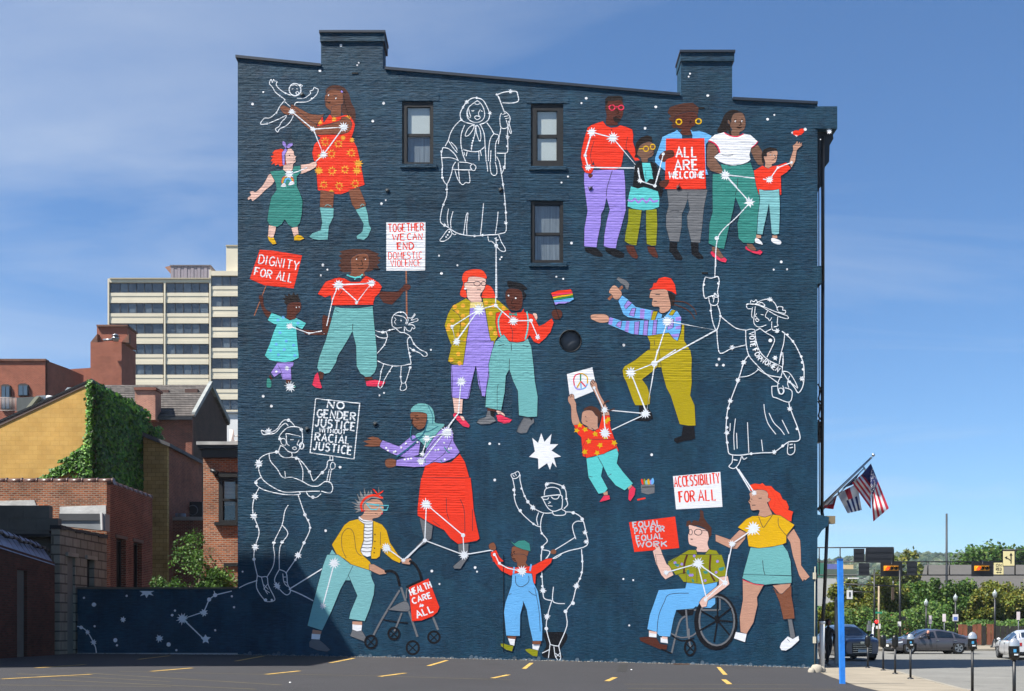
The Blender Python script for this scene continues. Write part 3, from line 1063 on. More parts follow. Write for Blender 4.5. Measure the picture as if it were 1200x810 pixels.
("painted_person","painted elder with grey hair, blue glasses and yellow cardigan pushing a walking frame","""
@F4
j P 525,250 500,255 475,262 500,240 465,230 500,220 460,212 495,205 450,180 500,190 475,155 510,175 490,110 520,150 515,90 545,140 545,70 565,125 580,90 590,120 600,85 615,125 650,120 655,60 665,120 690,150 700,165 600,150 555,190 545,250
Q S 545,200 600,160 665,165 690,200 690,250 660,290 610,305 615,330 530,310 515,290 545,260
R C2.6 535,250 525,200 560,150 620,130 685,150
R P 640,125 605,80 625,85 650,115 690,90 690,105 655,130
a L1.4 560,185 600,235 640,235 660,205 565,190
a L1.2 665,205 730,205 715,240 685,240 665,215
r D1 550,245 680,265
k C.8 628,265 650,270
W P 510,285 540,310 610,320 608,420 605,575 570,585 515,560 540,460 545,370 500,320
k C.7 503,300 550,325 605,325
k C.7 510,320 555,342 608,342
k C.7 545,365 575,370 608,365
k C.8 545,390 575,395 608,390
k C.8 545,415 575,420 606,415
k C.8 543,440 570,445 606,440
k C.8 538,465 570,470 606,465
k C.8 532,490 570,495 606,490
k C.8 528,515 570,520 605,515
k C.8 520,540 560,548 603,545
y P 500,305 550,345 545,400 545,460 520,540 540,575 590,620 600,640 585,685 500,670 450,640 400,600 350,580 308,495 350,430 400,350 440,320
y P 615,318 680,345 715,390 740,480 800,570 835,600 810,632 760,610 700,560 672,520 665,580 640,600 600,600 598,560 615,460
e C.6 415,595 385,520 385,420 430,375 470,410 490,540 530,580
e C.6 670,400 668,500
k D.8 628,420 628,472 625,522 622,555
Q P 585,640 620,640 710,690 712,712 660,718 620,700 585,682
Q P 815,605 850,600 890,595 900,610 885,645 830,635
t P 310,530 350,580 400,600 430,635 460,655 410,780 460,655 600,690 605,760 380,760 215,770 250,640
@F5
t P 270,0 350,0 440,70 580,115 600,180 618,220 612,290 580,400 545,488 430,470 440,420 490,300 425,150 370,250 300,420 235,555 125,520 160,380 200,230 240,80
e C.6 460,80 425,150
Q P 455,488 525,490 525,515 455,512
W P 455,510 525,515 520,555 490,560 455,555
g P 455,548 490,562 525,555 555,605 540,635 490,615 437,595
Q P 165,548 230,558 225,580 160,578
W P 158,578 222,582 215,625 155,618
g P 155,618 215,622 260,660 295,695 270,710 200,700 140,675 138,640
k C3 690,125 740,120 780,150 800,230
k C3 870,45 910,70 945,130 960,190
g C2.2 800,260 720,390 660,490 608,590
g C2.4 810,240 850,360 890,480 930,600
g C1.6 960,190 860,240 850,320
g S 720,400 830,340 870,370 860,415 730,405
k C1.4 680,475 760,490 860,500
g C2 815,425 790,490 760,560
g C2.4 1040,450 1080,550
k L3 850,240 960,190
k E2.4 590,637 42,46
k E2.4 757,577 40,42
k E2.4 895,680 45,48
k E2.4 1050,603 42,42
k L1.2 560,605 620,670
k L1.2 620,605 560,670
k L1.2 725,550 785,605
k L1.2 785,550 730,605
k L1.2 860,650 925,710
k L1.2 925,650 865,710
k L1.2 1020,575 1080,635
k L1.2 1080,575 1020,635
@F4
w L1.6 715,520 840,610 995,465
w X5.8,12 712,518
w X6,12 325,632
w X2.6,7 840,612
@F5
w L1.6 320,70 240,370
w X3.8,8 240,375
"""),
("painted_placard","red painted placard reading HEALTH CARE 4 ALL on the walking frame","""
@F5
R P 868,240 1010,175 1090,385 1075,420 1040,450 960,480 890,487 880,380
W T1.6,7.6 HEALTH 885,300 1035,240
W T1.6,6.6 CARE 900,360 1035,315
W T1.4,4.6 4 948,388 980,378
W T1.8,8 ALL 930,465 1050,415
"""),
("painted_person","white line drawing of a person in glasses with a raised fist behind the child in blue dungarees","""
@F6
w S 262,110 285,100 300,92 318,85 330,105 322,125 300,140 275,138
w C1 275,110 290,128
w C1 295,100 305,120
w C1.3 275,140 290,220 290,300 330,395 440,500 500,525
w C1.3 335,110 335,160 370,280 430,365 515,412 590,412
w C1.3 480,410 465,460 475,510
w C1.3 520,415 500,470 500,560 550,632 510,685 500,800
w C1.4 545,220 535,190 560,178 600,178 665,200 695,240 700,300 710,345 690,370 680,380
w C1.3 525,275 535,225 590,210 640,225 655,265
w C1.6 500,290 545,280 640,270 665,280 665,300
w C1.3 505,290 520,305 550,305 560,290
w C1.3 580,285 600,302 630,300 645,275
w C1.3 515,305 555,375 600,400 650,385 665,370 670,300
w C1 560,325 575,330 555,340
w C1 555,355 590,360
w C1.3 590,400 605,430 680,430 695,405 665,385
w C1.4 695,405 760,412 825,460 855,570 862,670 720,712 640,745 590,775
w C1.3 830,480 780,480 750,510 755,560 775,620
w C1.3 770,605 700,650 610,705
w C1.3 510,705 570,720 540,780
w C1.3 820,700 825,800
w X3.2,8 435,370
w X2.6,7 675,208 855,640 848,568 545,185
w D1.6 285,230 395,325 335,395 510,685 825,462 755,412
w D1.1 370,280 290,270 345,220 700,300 505,575 440,500
B S 575,715 600,700 620,715 610,738 580,735
@F7
k S 480,575 560,565 640,570 650,620 600,700 620,750 560,760 480,750 470,720 500,660
w C1.4 460,0 465,100 475,260 485,320 540,335
w C1.3 552,235 545,330 575,355 635,358
w C1.2 520,0 495,30
w C1.4 763,0 760,130 720,230 690,345 645,415 650,520 590,665
w C1.4 540,335 510,440 500,540 530,660
w C1.3 680,345 700,360
w C1.3 527,655 560,665 595,668
w C1.2 527,655 515,755
w C1.2 555,670 565,740 590,778
w C1.2 590,668 605,750 590,778
w C1 565,720 600,745
w C1 600,720 565,750
w L1.1 468,720 525,692
w X3.6,8 475,262 505,452 720,230
w D1.8 640,415 695,355 500,540
w D1.2 465,160 758,130 762,50 745,175 470,230
w C1.2 545,30 570,25 610,0
"""),
("painted_person","painted child in a green cap, red shirt and sky blue dungarees at the foot of the wall","""
@F6
B S 85,670 105,650 130,650 145,690 130,710 95,700
R P 100,725 145,705 170,760 210,800 120,800
B S 265,720 275,680 340,670 400,705 390,760 370,805 300,805 265,770
G P 250,632 290,655 320,632 370,628 410,655 418,718 350,700 300,680
k C.7 280,722 290,735
@F7
B S 250,0 340,0 360,30 350,60 370,90 290,95 285,55 252,30
R P 90,0 140,0 165,60 200,85 260,95 380,85 400,80 500,30 545,25 535,60 470,120 425,145 420,215 395,210 390,140 260,140 240,155 170,120 130,70
b P 250,145 290,135 360,135 395,140 405,200 440,270 460,400 472,520 470,630 400,632 375,520 355,400 335,350 310,440 308,595 205,592 190,420 200,350 225,280 245,220
b C2 265,90 260,140
b C2 390,70 380,120
e C.7 275,155 280,215 320,235 370,200 370,155
e C.7 370,265 400,290 425,298
e C.7 225,292 245,285
e C.7 330,340 335,400
e C.6 415,240 445,400 455,560
B P 215,595 280,598 275,618 218,612
B P 398,632 462,632 458,655 400,655
W P 220,612 272,618 265,665 235,655
W P 398,655 455,655 440,700 400,690
O P 165,650 190,648 225,660 262,665 250,708 205,695 168,668
O P 345,690 380,685 440,700 435,745 400,742 350,705
k L.8 187,0 187,710
w L1.4 125,0 155,65 220,100 320,122
w X5.8,12 322,120
w X2,7 158,65
w D1.5 120,0
@F6
k D.7 287,718
n C.7 268,722 262,745 275,750
n C.9 274,775 296,777
"""),
("painted_placard","white painted placard reading ACCESSIBILITY FOR ALL","""
@F8
W P 395,122 770,88 787,365 420,385
R T1.6,12 ACCESSIBILITY 410,210 765,178
R T1.9,12.6 FOR 450,330 570,322
R T1.9,12.6 ALL 600,320 740,310
"""),
("painted_placard","red painted placard reading EQUAL PAY FOR EQUAL WORK","""
@F8
R P 48,487 412,442 445,690 90,722
s T1.5,6.4 EQUAL 82,530 300,512
s T1.5,6.4 PAY 95,580 190,572
s T1.5,6.4 FOR 222,567 330,560
s T1.5,6.4 EQUAL 108,638 318,615
s T1.6,6 WORK 110,682 350,678
"""),
("painted_person","painted person with brown curls in an olive flowered shirt and blue jeans sitting in a wheelchair","""
@F8
h P 500,520 505,480 530,470 540,495 560,470 600,480 610,440 610,385 635,400 640,450 665,490 700,530 700,590 670,620 670,560 640,530 590,510 540,515
P S 520,510 560,515 640,540 670,560 680,610 670,650 680,690 700,720 580,720 585,685 540,670 520,650 515,590 525,560
e E.9 595,565 30,24
e E.7 535,565 14,22
e L.7 625,552 670,555
k L1 535,620 552,622
P P 235,715 255,700 285,670 300,700 330,790 340,820 265,825
P L1.4 240,650 270,700
O P 355,800 450,745 520,705 580,705 600,800 680,700 740,710 780,770 810,900 830,960 480,960
@G1
P P 237,0 290,0 320,70 345,85 370,150 310,182 280,150 250,80
O P 325,65 355,50 420,0 720,0 740,60 765,150 710,165 695,200 600,218 465,205 460,130 385,150
v D1.7 380,60 400,80 430,70 490,150 505,150 600,190 690,50 680,130 520,10
G S 380,65 410,72 400,85 380,80
G S 465,120 480,110 485,140 470,145
G S 700,100 740,90 730,115 705,118
G S 590,120 620,125 610,140 590,135
G S 500,175 520,190 510,205
K C2.2 470,0 450,60 445,140
K C2.2 640,0 635,120 670,195
e C.6 540,90 540,200
b P 465,205 600,218 690,200 675,290 675,360 640,390 590,390 530,380 515,395 390,405 370,470 345,600 265,595 240,565 175,545 195,440 260,258 455,245
e C.7 480,282 340,290 300,350 260,450 248,580
g C2 480,405 700,405
g C1.6 708,300 708,405
k P 390,410 520,400 510,440 430,450
g C2 455,450 410,500 355,720
g C2 460,400 475,600
g C2 480,540 485,640 500,680
g C1.6 350,575 420,605 500,595 540,565
k C1.6 355,590 430,630 520,610
k E5.4 678,490 142,192
g E2 685,485 128,178
k L1.8 690,470 690,310
k L1.8 690,470 790,390
k L1.8 690,480 800,490
k L1.8 690,480 780,590
k L1.8 690,480 665,640
k L1.8 690,480 560,555
k L1.8 690,480 570,410
k S 670,450 700,450 705,495 675,498
k E2.4 490,680 38,55
k L1.4 460,650 520,710
k L1.4 520,650 462,715
P P 700,165 765,155 778,215 750,240 620,335 610,380 575,388 555,350 575,320 700,220
K P 120,605 190,598 245,610 270,650 325,660 320,695 270,692 180,655 125,630
W P 190,560 245,575 245,605 190,600
W P 275,605 325,615 328,648 275,640
P P 190,555 247,565 247,580 190,570
P P 285,597 325,602 325,618 285,612
k L1.6 280,690 355,722
w L1.6 320,130 545,65 610,320
w L1.6 545,65 740,200 600,330
w X3.2,9 315,132
w X6.4,12 548,65
w X3.8,9 745,205
w X2.6,8 603,330
w L1.5 745,200 775,0
"""),
("painted_person","painted woman with long orange hair in a yellow top and teal shorts with a prosthetic leg","""
@G2
o P 255,125 300,112 340,118 360,108 385,130 430,132 460,165 500,190 520,235 550,250 570,300 565,320 605,335 595,365 590,415 540,400 460,355 420,310 400,250 380,175 320,160 265,175
Q S 258,190 300,165 370,165 405,190 405,225 425,235 410,260 400,270 440,360 420,380 330,375 335,325 275,325 262,280 248,255 262,225
e C.8 275,285 305,285
e C.8 330,232 355,228
e C.8 268,235 280,238
Q P -10,515 105,555 180,478 235,495 225,550 160,630 110,628 -10,570
Q P 545,525 610,470 660,560 665,640 668,760 735,850 700,880 690,870 680,890 650,840 600,680 580,580
y P 165,460 230,395 280,370 330,368 380,380 440,358 500,365 615,440 550,525 550,580 510,600 420,615 330,625 250,610 235,500 225,495
e C.7 330,375 355,440 370,460 400,420 440,362
e C.6 485,385 490,450 550,525
T P 265,618 330,625 430,615 520,595 560,650 585,730 592,900 520,912 440,907 395,872 370,915 290,903 200,862 215,800
e C.7 362,720 370,800 394,868
@G3
Q P 203,130 280,155 370,175 318,270 322,330 290,470 235,560 185,545 180,430 205,290
Q P 440,175 585,160 560,230 500,245
B P 445,195 475,235 515,245 560,200 590,175 590,260 610,370 615,440 525,445 495,310
B L.6 445,200 500,244
T P 200,120 290,160 380,172 440,165 590,158 590,100 210,90
g P 560,445 595,445 620,580 610,595 580,590
W P 150,545 235,560 222,625 135,595
W P 498,665 510,630 560,580 600,600 645,575 650,610 590,665 545,692 510,688
e L.6 555,600 575,620
r C.8 203,130 290,165 370,175
@G2
w L1.9 170,0 285,170
w L1.7 120,590 285,475
w L1.5 120,590 78,800
w X3.2,9 295,188
w X8,13 288,470
w X4.2,10 120,592
@G2
R C.7 420,160 460,230 450,300
R C.7 470,200 510,280 560,330
R C.7 330,130 380,150 410,200
n C.7 262,225 255,252 268,258
"""),
("painted_star","large solid white starburst painted near the middle of the wall","""
@H1
W P 725,150 745,205 790,155 780,220 832,220 790,260 850,298 805,305 822,367 795,335 780,382 762,340 708,378 705,310 648,300 685,265 668,180 705,212
"""),
("painted_stars","scattered white dots painted like stars across the navy wall","""
@PX
W D1.6 375,83 449.5,121 436.8,142 378.4,310.6 447,239 399.6,53.3 517.4,320.4 669.7,285 829.4,112 846.7,69 899.5,139.8 915.5,307 318,476 731,404.5 763.7,533 573.9,520 579.8,562.6 381.6,622 506,669.3 842.6,421 840,427.8 847.8,428 687,115.3 768.5,125.4 756,150.4 296,122 308.4,464.4 398.5,547.6 556.8,665.2
W D1.1 308.5,108 383.7,316 376,322.8 452,234.6 514.5,299.6 536,311 586,304 587.8,301.3 665.6,207 658,214 652,324.5 660,327 681.4,121 808.6,86.4 807,90 907.4,134.8 906.7,316 922.4,315.7 444.7,463.4 559,670 515,684.5 585,520.4 737.4,733 742,680 730.5,678.6 284.3,670 418.6,76.5 420.4,73.8 450,460.5 505,410
W X3.6,9 971.8,154
W D.8 961.5,163.5 975,147 966,149
"""),
]
GARDEN = """
w C1.6 0,265 35,272 75,305 110,365 130,410 138,458
w D1.8 30,272
w X2.8,7 75,305
w X3.4,7 118,377
w X3.4,7 325,218
w X4.2,8 580,350
w P 440,16 545,16 520,28 540,50 505,40 490,66 478,42 445,52 462,30
w L1.5 1090,16 970,45 930,75 895,160
w L1.3 965,16 972,45
w L1.6 885,165 745,212 890,352
w D2 972,45 930,76
w X4.4,8 893,168
w X6,11 742,212
w X5,5 905,355
w D2.1 120,112 270,362 645,392
w D1.1 50,64 350,50 125,264 282,398 690,154 700,432 973,292 1090,53 1105,130
w D1.3 670,186
"""
# ------------------------------------------------------------------ the mural wall
WY, K = 40.0, 32.0                 # the wall stands 40 m off; one metre of it is 32 photograph pixels
PITCH, HALF, DEEP = 2.9, .40, .0055 # a course of bricks and its joint (photograph pixels; metres deep)
rr = random.Random(3)
CF = {}
def cf(n):
    if n not in CF: CF[n] = (rr.uniform(-.003, .003), rr.uniform(-.002, .002), DEEP * rr.uniform(.15, 1.25))
    return CF[n]
def relief(v):                     # how far the wall surface stands proud at sheared height v
    n = math.floor(v / PITCH); t = v - n * PITCH
    a, b, g0 = cf(n); g1 = cf(n + 1)[2]
    if t < HALF: return -g0 + (a + g0) * t / HALF
    if t > PITCH - HALF: return b + (-g1 - b) * (t - PITCH + HALF) / HALF
    return a + (b - a) * (t - HALF) / (PITCH - 2 * HALF)
SMOOTH = [(600, 447, 960, 800), (545, 497, 600, 800), (335, 604, 545, 800), (940, 100, 960, 447), (270, 30, 279, 800)]
XC = [335, 545, 600, 940]; YC = [447, 497, 604]
def split(poly, f, c):             # cut a convex polygon at f(p) = c
    lo, hi = [], []
    n = len(poly)
    for i in range(n):
        p, q = poly[i], poly[(i + 1) % n]; a, b = f(p) - c, f(q) - c
        if a <= 0: lo.append(p)
        if a >= 0: hi.append(p)
        if (a < 0 < b) or (b < 0 < a):
            t = a / (a - b); r = (p[0] + (q[0] - p[0]) * t, p[1] + (q[1] - p[1]) * t); lo.append(r); hi.append(r)
    return lo, hi
def fx(p): return p[0]
def fy(p): return p[1]
def fv(p): return p[1] - .019 * p[0]
def laminate(poly, lift, mb, mi):
    """lay a convex polygon (photograph pixels) on the wall so that it follows every brick course"""
    ps = [poly]
    for f, cuts in ((fx, XC), (fy, YC)):
        for c in cuts:
            new = []
            for q in ps:
                lo, hi = split(q, f, c) if min(map(f, q)) < c < max(map(f, q)) else (q, [])
                for r in (lo, hi):
                    if len(r) > 2: new.append(r)
            ps = new
    for q in ps:
        cx = sum(p[0] for p in q) / len(q); cy = sum(p[1] for p in q) / len(q)
        if any(a <= cx <= c and b <= cy <= d for a, b, c, d in SMOOTH) or cy > 1e4:
            mb.face([((p[0] - 600) / K, WY - lift, EYE + (732 - p[1]) / K) for p in q][::-1], mi); continue
        vals = [fv(p) for p in q]; v0, v1 = min(vals), max(vals); n = math.floor(v0 / PITCH); rest = q
        while n * PITCH - HALF < v1 and len(rest) > 2:
            for c in (n * PITCH - HALF, n * PITCH, n * PITCH + HALF):
                if c <= v0 + 1e-6 or c >= v1 - 1e-6 or len(rest) < 3: continue
                lo, rest = split(rest, fv, c)
                if len(lo) > 2: emit(lo, lift, mb, mi)
            n += 1
        if len(rest) > 2: emit(rest, lift, mb, mi)
def emit(q, lift, mb, mi):
    vm = sum(fv(p) for p in q) / len(q)
    pts = []
    for p in q:
        v = fv(p); v += (vm - v) * 1e-6
        pts.append(((p[0] - 600) / K, WY - lift - relief(v), EYE + (732 - p[1]) / K))
    mb.face(pts[::-1], mi)
def area2(p): return sum(p[i][0] * p[(i + 1) % len(p)][1] - p[(i + 1) % len(p)][0] * p[i][1] for i in range(len(p)))
def smooth(pts, closed=True, sub=4):
    n = len(pts); o = []
    if n < 3: return pts
    for i in range(n if closed else n - 1):
        if closed: p = [pts[(i + k) % n] for k in (-1, 0, 1, 2)]
        else: p = [pts[max(0, i - 1)], pts[i], pts[i + 1], pts[min(n - 1, i + 2)]]
        for s in range(sub):
            t = s / sub
            o.append(tuple(.5 * (2 * p[1][a] + (p[2][a] - p[0][a]) * t + (2 * p[0][a] - 5 * p[1][a] + 4 * p[2][a] - p[3][a]) * t * t + (3 * p[1][a] - p[0][a] - 3 * p[2][a] + p[3][a]) * t ** 3) for a in (0, 1)))
    if not closed: o.append(pts[-1])
    return o
def fill(pts):
    v = [Vector((x, y, 0)) for x, y in pts]
    return [[pts[i] for i in t] for t in tessellate_polygon([v])]
def ribbon(pts, wd, closed=False):
    q = [pts[0]]
    for p in pts[1:]:
        if math.dist(p, q[-1]) > .25: q.append(p)
    pts = q; n = len(pts); L, Rr = [], []
    if n < 2: return []
    for i in range(n):
        a = pts[(i - 1) % n] if (closed or i) else pts[i]; b = pts[(i + 1) % n] if (closed or i < n - 1) else pts[i]
        dx, dy = b[0] - a[0], b[1] - a[1]; l = math.hypot(dx, dy) or 1
        h = wd / 2
        if 0 < i < n - 1:
            u = (pts[i][0] - a[0], pts[i][1] - a[1]); lu = math.hypot(*u) or 1
            cs = abs((u[0] * dx + u[1] * dy) / (lu * l)); h /= max(cs, .55)
        nx, ny = -dy / l * h, dx / l * h
        L.append((pts[i][0] + nx, pts[i][1] + ny)); Rr.append((pts[i][0] - nx, pts[i][1] - ny))
    o = []
    for i in range(n if closed else n - 1):
        j = (i + 1) % n; o += [[L[i], L[j], Rr[j]], [L[i], Rr[j], Rr[i]]]
    return o
def burst(c, r, n, rnd):
    pts = []; a0 = rnd.uniform(0, 6.28)
    for i in range(2 * n):
        a = a0 + math.pi * i / n; q = r * (rnd.uniform(.85, 1.2) if i % 2 == 0 else rnd.uniform(.48, .6)); pts.append((c[0] + q * math.cos(a), c[1] + q * math.sin(a)))
    return [[c, pts[i], pts[(i + 1) % (2 * n)]] for i in range(2 * n)]
# hand-lettered capitals as strokes in a unit box (y up)
_A = lambda cx, cy, rx, ry, a, b, n=7: [(cx + rx * math.cos(R(a + (b - a) * i / n)), cy + ry * math.sin(R(a + (b - a) * i / n))) for i in range(n + 1)]
GL = {'A': [[(0, 0), (.5, 1), (1, 0)], [(.2, .36), (.8, .36)]], 'B': [[(0, 0), (0, 1)] + _A(.35, .76, .5, .24, 90, -90) + [(0, .52)], [(.05, .52)] + _A(.4, .26, .6, .26, 90, -90) + [(0, 0)]],
 'C': [_A(.55, .5, .55, .5, 50, 310, 10)], 'D': [[(0, 0), (0, 1)] + _A(.3, .5, .7, .5, 90, -90, 8) + [(0, 0)]],
 'E': [[(.9, 1), (0, 1), (0, 0), (.95, 0)], [(0, .52), (.75, .52)]], 'F': [[(.95, 1), (0, 1), (0, 0)], [(0, .52), (.75, .52)]],
 'G': [_A(.55, .5, .55, .5, 50, 330, 10) + [(1.02, .45), (.6, .45)]], 'H': [[(0, 0), (0, 1)], [(.95, 0), (.95, 1)], [(0, .5), (.95, .5)]],
 'I': [[(.3, 0), (.3, 1)]], 'J': [[(.75, 1), (.75, .3)] + _A(.4, .28, .35, .28, 0, -160, 6)], 'K': [[(0, 0), (0, 1)], [(.9, 1), (.05, .45)], [(.3, .6), (.95, 0)]],
 'L': [[(0, 1), (0, 0), (.85, 0)]], 'M': [[(0, 0), (.1, 1), (.5, .3), (.9, 1), (1, 0)]], 'N': [[(0, 0), (.05, 1), (.9, 0), (.95, 1)]], 'O': [_A(.5, .5, .5, .5, 90, 450, 12)],
 'P': [[(0, 0), (0, 1)] + _A(.4, .74, .5, .26, 90, -90) + [(0, .48)]], 'Q': [_A(.5, .5, .5, .5, 90, 450, 12), [(.6, .25), (1, -.08)]],
 'R': [[(0, 0), (0, 1)] + _A(.4, .76, .5, .24, 90, -90) + [(0, .52)], [(.35, .5), (.95, 0)]], 'S': [[(.9, .88)] + _A(.45, .75, .4, .25, 60, 230, 6) + _A(.45, .26, .45, .26, 70, -140, 7)],
 'T': [[(0, 1), (1, 1)], [(.5, 1), (.5, 0)]], 'U': [[(0, 1), (0, .35)] + _A(.47, .35, .47, .35, 180, 360, 7) + [(.94, 1)]], 'V': [[(0, 1), (.5, 0), (1, 1)]],
 'W': [[(0, 1), (.25, 0), (.5, .75), (.75, 0), (1, 1)]], 'Y': [[(0, 1), (.5, .5), (1, 1)], [(.5, .5), (.5, 0)]], '4': [[(.4, .9), (0, .35), (1, .35)], [(.65, .75), (.65, 0)]]}
WID = {'I': .35, 'M': 1.25, 'W': 1.3, 'L': .8, 'E': .85, 'F': .85, 'J': .85}
def lettering(s, a, b, h, wd):
    tot = sum(WID.get(c, 1) for c in s) + .38 * (len(s) - 1); dx, dy = b[0] - a[0], b[1] - a[1]; L = math.hypot(dx, dy); u = (dx / L, dy / L); cell = L / tot
    x = 0; o = []
    for c in s:
        wc = WID.get(c, 1) * cell
        for k, st in enumerate(GL[c]):
            pts = [(a[0] + u[0] * (x + p[0] * wc) + u[1] * p[1] * h, a[1] + u[1] * (x + p[0] * wc) - u[0] * p[1] * h) for p in st]
            o.append(ribbon(pts, wd))
        x += wc + .38 * cell
    return o
INK = [True]
def parse(text, crop=None, rnd=random.Random(5)):
    """-> list of (colour, triangle list) in photograph pixels"""
    out = []
    for ln in text.strip().split('\n'):
        ln = ln.strip()
        if not ln: continue
        if ln[0] == '@': crop = CROPS[ln[1:]]; continue
        tk = ln.split(); c, k = tk[0], tk[1][0]; arg = [float(q) for q in tk[1][1:].split(',')] if len(tk[1]) > 1 else []
        ox, oy, s = crop; word = None
        if k == 'T': word = tk[2]; tk = tk[:2] + tk[3:]
        raw = [tuple(float(z) for z in t.split(',')) for t in tk[2:]]
        pts = [(ox + x / s, oy + y / s) for x, y in raw]
        if k in 'PS' and c in 'BKMQPRTtGAbvVyYmOogrj' and INK[0]:
            q = smooth(pts) if k == 'S' else pts
            if max(p[0] for p in q) - min(p[0] for p in q) > 6 and max(p[1] for p in q) - min(p[1] for p in q) > 6:
                out.append((c, fill(q))); out.append(('i', ribbon(q, .5, True))); continue
        if k == 'P': out.append((c, fill(pts)))
        elif k == 'S' and c == 'w': out.append((c, ribbon(smooth(pts), .85, True)))
        elif k == 'S': out.append((c, fill(smooth(pts))))
        elif k == 'L': out.append((c, ribbon(pts, arg[0] * (.8 if c == 'w' else 1))))
        elif k == 'C': out.append((c, ribbon(smooth(pts, False), arg[0] * (.74 if c == 'w' else 1))))
        elif k == 'D':
            if c == 'w': arg[0] *= 1.22
            for p in pts:
                ph = rnd.uniform(0, 1); ring = [(p[0] + arg[0] * rnd.uniform(.9, 1.1) * math.cos(ph + i * math.pi / 5), p[1] + arg[0] * math.sin(ph + i * math.pi / 5)) for i in range(10)]
                out.append((c, [[p, ring[i], ring[(i + 1) % 10]] for i in range(10)]))
        elif k == 'X':
            for p in pts: out.append((c, burst(p, arg[0] * (1.12 if c == 'w' else 1), int(arg[1]), rnd)))
        elif k == 'E':
            cx, cy = pts[0]; rx, ry = raw[1][0] / s, raw[1][1] / s
            out.append((c, ribbon([(cx + rx * math.cos(i * math.pi / 12), cy + ry * math.sin(i * math.pi / 12)) for i in range(24)], arg[0], True)))
        elif k == 'T':
            for r in lettering(word, pts[0], pts[-1], arg[1], arg[0] * .94): out.append((c, r))
    return out
COLS = dict(N='31506d', R='fb3f28', T='78bcbc', t='86c4c8', G='3f9187', A='66d6d6', B='8a5640', K='5e3228', M='83604f', P='f4c8b8', Q='cf9c84', Y='e6b419', y='edb81a', O='9a9a20',
            m='b9a41a', V='a692ea', v='a890e4', b='72bcf6', W='fbfbff', k='1c1d22', g='77787c', H='2c2422', h='5a382e', r='f23c5e', o='ff4a2c', e='3a3a42', w='f2f6fc',
            q='a86a50', l='2c8a4a', z='f8b23c', c='f2dc90', d='2f6f86', a='6cc8d4', j='8c8c8e', s='c9d2dc', n='2e1814', i='2a3644')
def paintmat(key, hexc, amt=1.0, wall=False):
    b = NB('paint_' + key); c = tuple(v * amt for v in lin(hexc)); g = b.n('ShaderNodeNewGeometry')
    sp = b.n('ShaderNodeSeparateXYZ'); b.l(g.outputs['Position'], sp.inputs[0])
    big = b.noise(b.pos((1, 1, 1)), .55, 5, .6); fine = b.noise(b.pos((2.2, 2, 13)), 1.6, 5, .7); grit = b.noise(b.pos(), 16, 4, .7)
    vv = .55 if wall else .09
    f = b.math('MULTIPLY', b.rng(big, .3, .7, 1 - vv * .6, 1 + vv * .6), b.rng(fine, .28, .72, 1 - vv, 1 + vv * 1.25))
    col = b.mix(1.0, c, f, 'MULTIPLY')
    if wall:                                            # scuffs and chalky patches of worn paint
        pt = b.n('ShaderNodeTexVoronoi', distance='CHEBYCHEV'); b.l(b.pos((.35, 1, .3)), pt.inputs[0]); col = b.mix(b.rng(pt.outputs['Color'], 0, 1, 0, .35), col, lin('2a5a6e'))
        st_ = b.rng(b.noise(b.pos((1.6, 1, .12)), 1.5, 5, .6), .35, .7, .86, 1.14); col = b.mix(1.0, col, st_, 'MULTIPLY'); sc = b.rng(b.noise(b.pos((1.2, 1, 5)), 3.2, 6, .75), .6, .78, 0, .2); col = b.mix(sc, col, lin('6f8496'))
    b.l(col, b.b.inputs['Base Color']); b.b.inputs['Roughness'].default_value = .6 if wall else .7; b.b.inputs['Specular IOR Level'].default_value = .14 if wall else .08
    # perpends between the bricks of one course, where the wall is not rendered smooth
    v = b.math('MULTIPLY_ADD', sp.outputs[2], K / PITCH, b.math('MULTIPLY', sp.outputs[0], .019 * K / PITCH))
    cb = b.n('ShaderNodeCombineXYZ'); b.l(sp.outputs[0], cb.inputs[0]); b.l(b.math('MULTIPLY', b.math('ADD', v, -(732 + EYE * K - 0.019 * 600) / PITCH), PITCH / K), cb.inputs[1])
    br = b.n('ShaderNodeTexBrick'); b.l(cb.outputs[0], br.inputs[0]); br.inputs['Scale'].default_value = 1; br.inputs['Brick Width'].default_value = .29; br.inputs['Row Height'].default_value = PITCH / K
    br.inputs['Mortar Size'].default_value = .012; br.inputs['Mortar Smooth'].default_value = .5
    def lt(a, q): return b.math('LESS_THAN', a, q)
    def gt(a, q): return b.math('GREATER_THAN', a, q)
    X, Z = sp.outputs[0], sp.outputs[2]; zx = lambda y: EYE + (732 - y) / K
    sm = b.math('MULTIPLY', gt(X, 0), lt(Z, zx(447)))
    sm = b.math('MAXIMUM', sm, b.math('MULTIPLY', gt(X, -55 / K), lt(Z, zx(497))))
    sm = b.math('MAXIMUM', sm, b.math('MULTIPLY', gt(X, -265 / K), lt(Z, zx(604))))
    rough = b.math('SUBTRACT', 1.0, sm)
    vo = b.n('ShaderNodeTexVoronoi'); b.l(b.pos((3.2, 1, 9)), vo.inputs[0]); vo.inputs['Scale'].default_value = 1.0
    h = b.math('ADD', b.math('MULTIPLY', b.math('ADD', b.math('MULTIPLY', br.outputs[1], -1.2), b.math('MULTIPLY', vo.outputs[0], .5)), rough), b.math('ADD', b.math('MULTIPLY', grit, .35), b.math('MULTIPLY', fine, b.math('MULTIPLY_ADD', rough, .35 if wall else .1, .6))))
    b.l(b.bump(h, 1.0 if wall else .6, .03).outputs[0], b.b.inputs['Normal']); return b.m
PM = {k: paintmat(k, v) for k, v in COLS.items() if k != 'N'}
PM['N'] = paintmat('navy', '1a3b52', 1.0, True)
mural = thing('mural_building', (-10.0, WY, gz(-10)), 'tall navy painted brick building whose whole side wall carries the mural of figures', 'building')
XL, XR = 278.6, 958.0
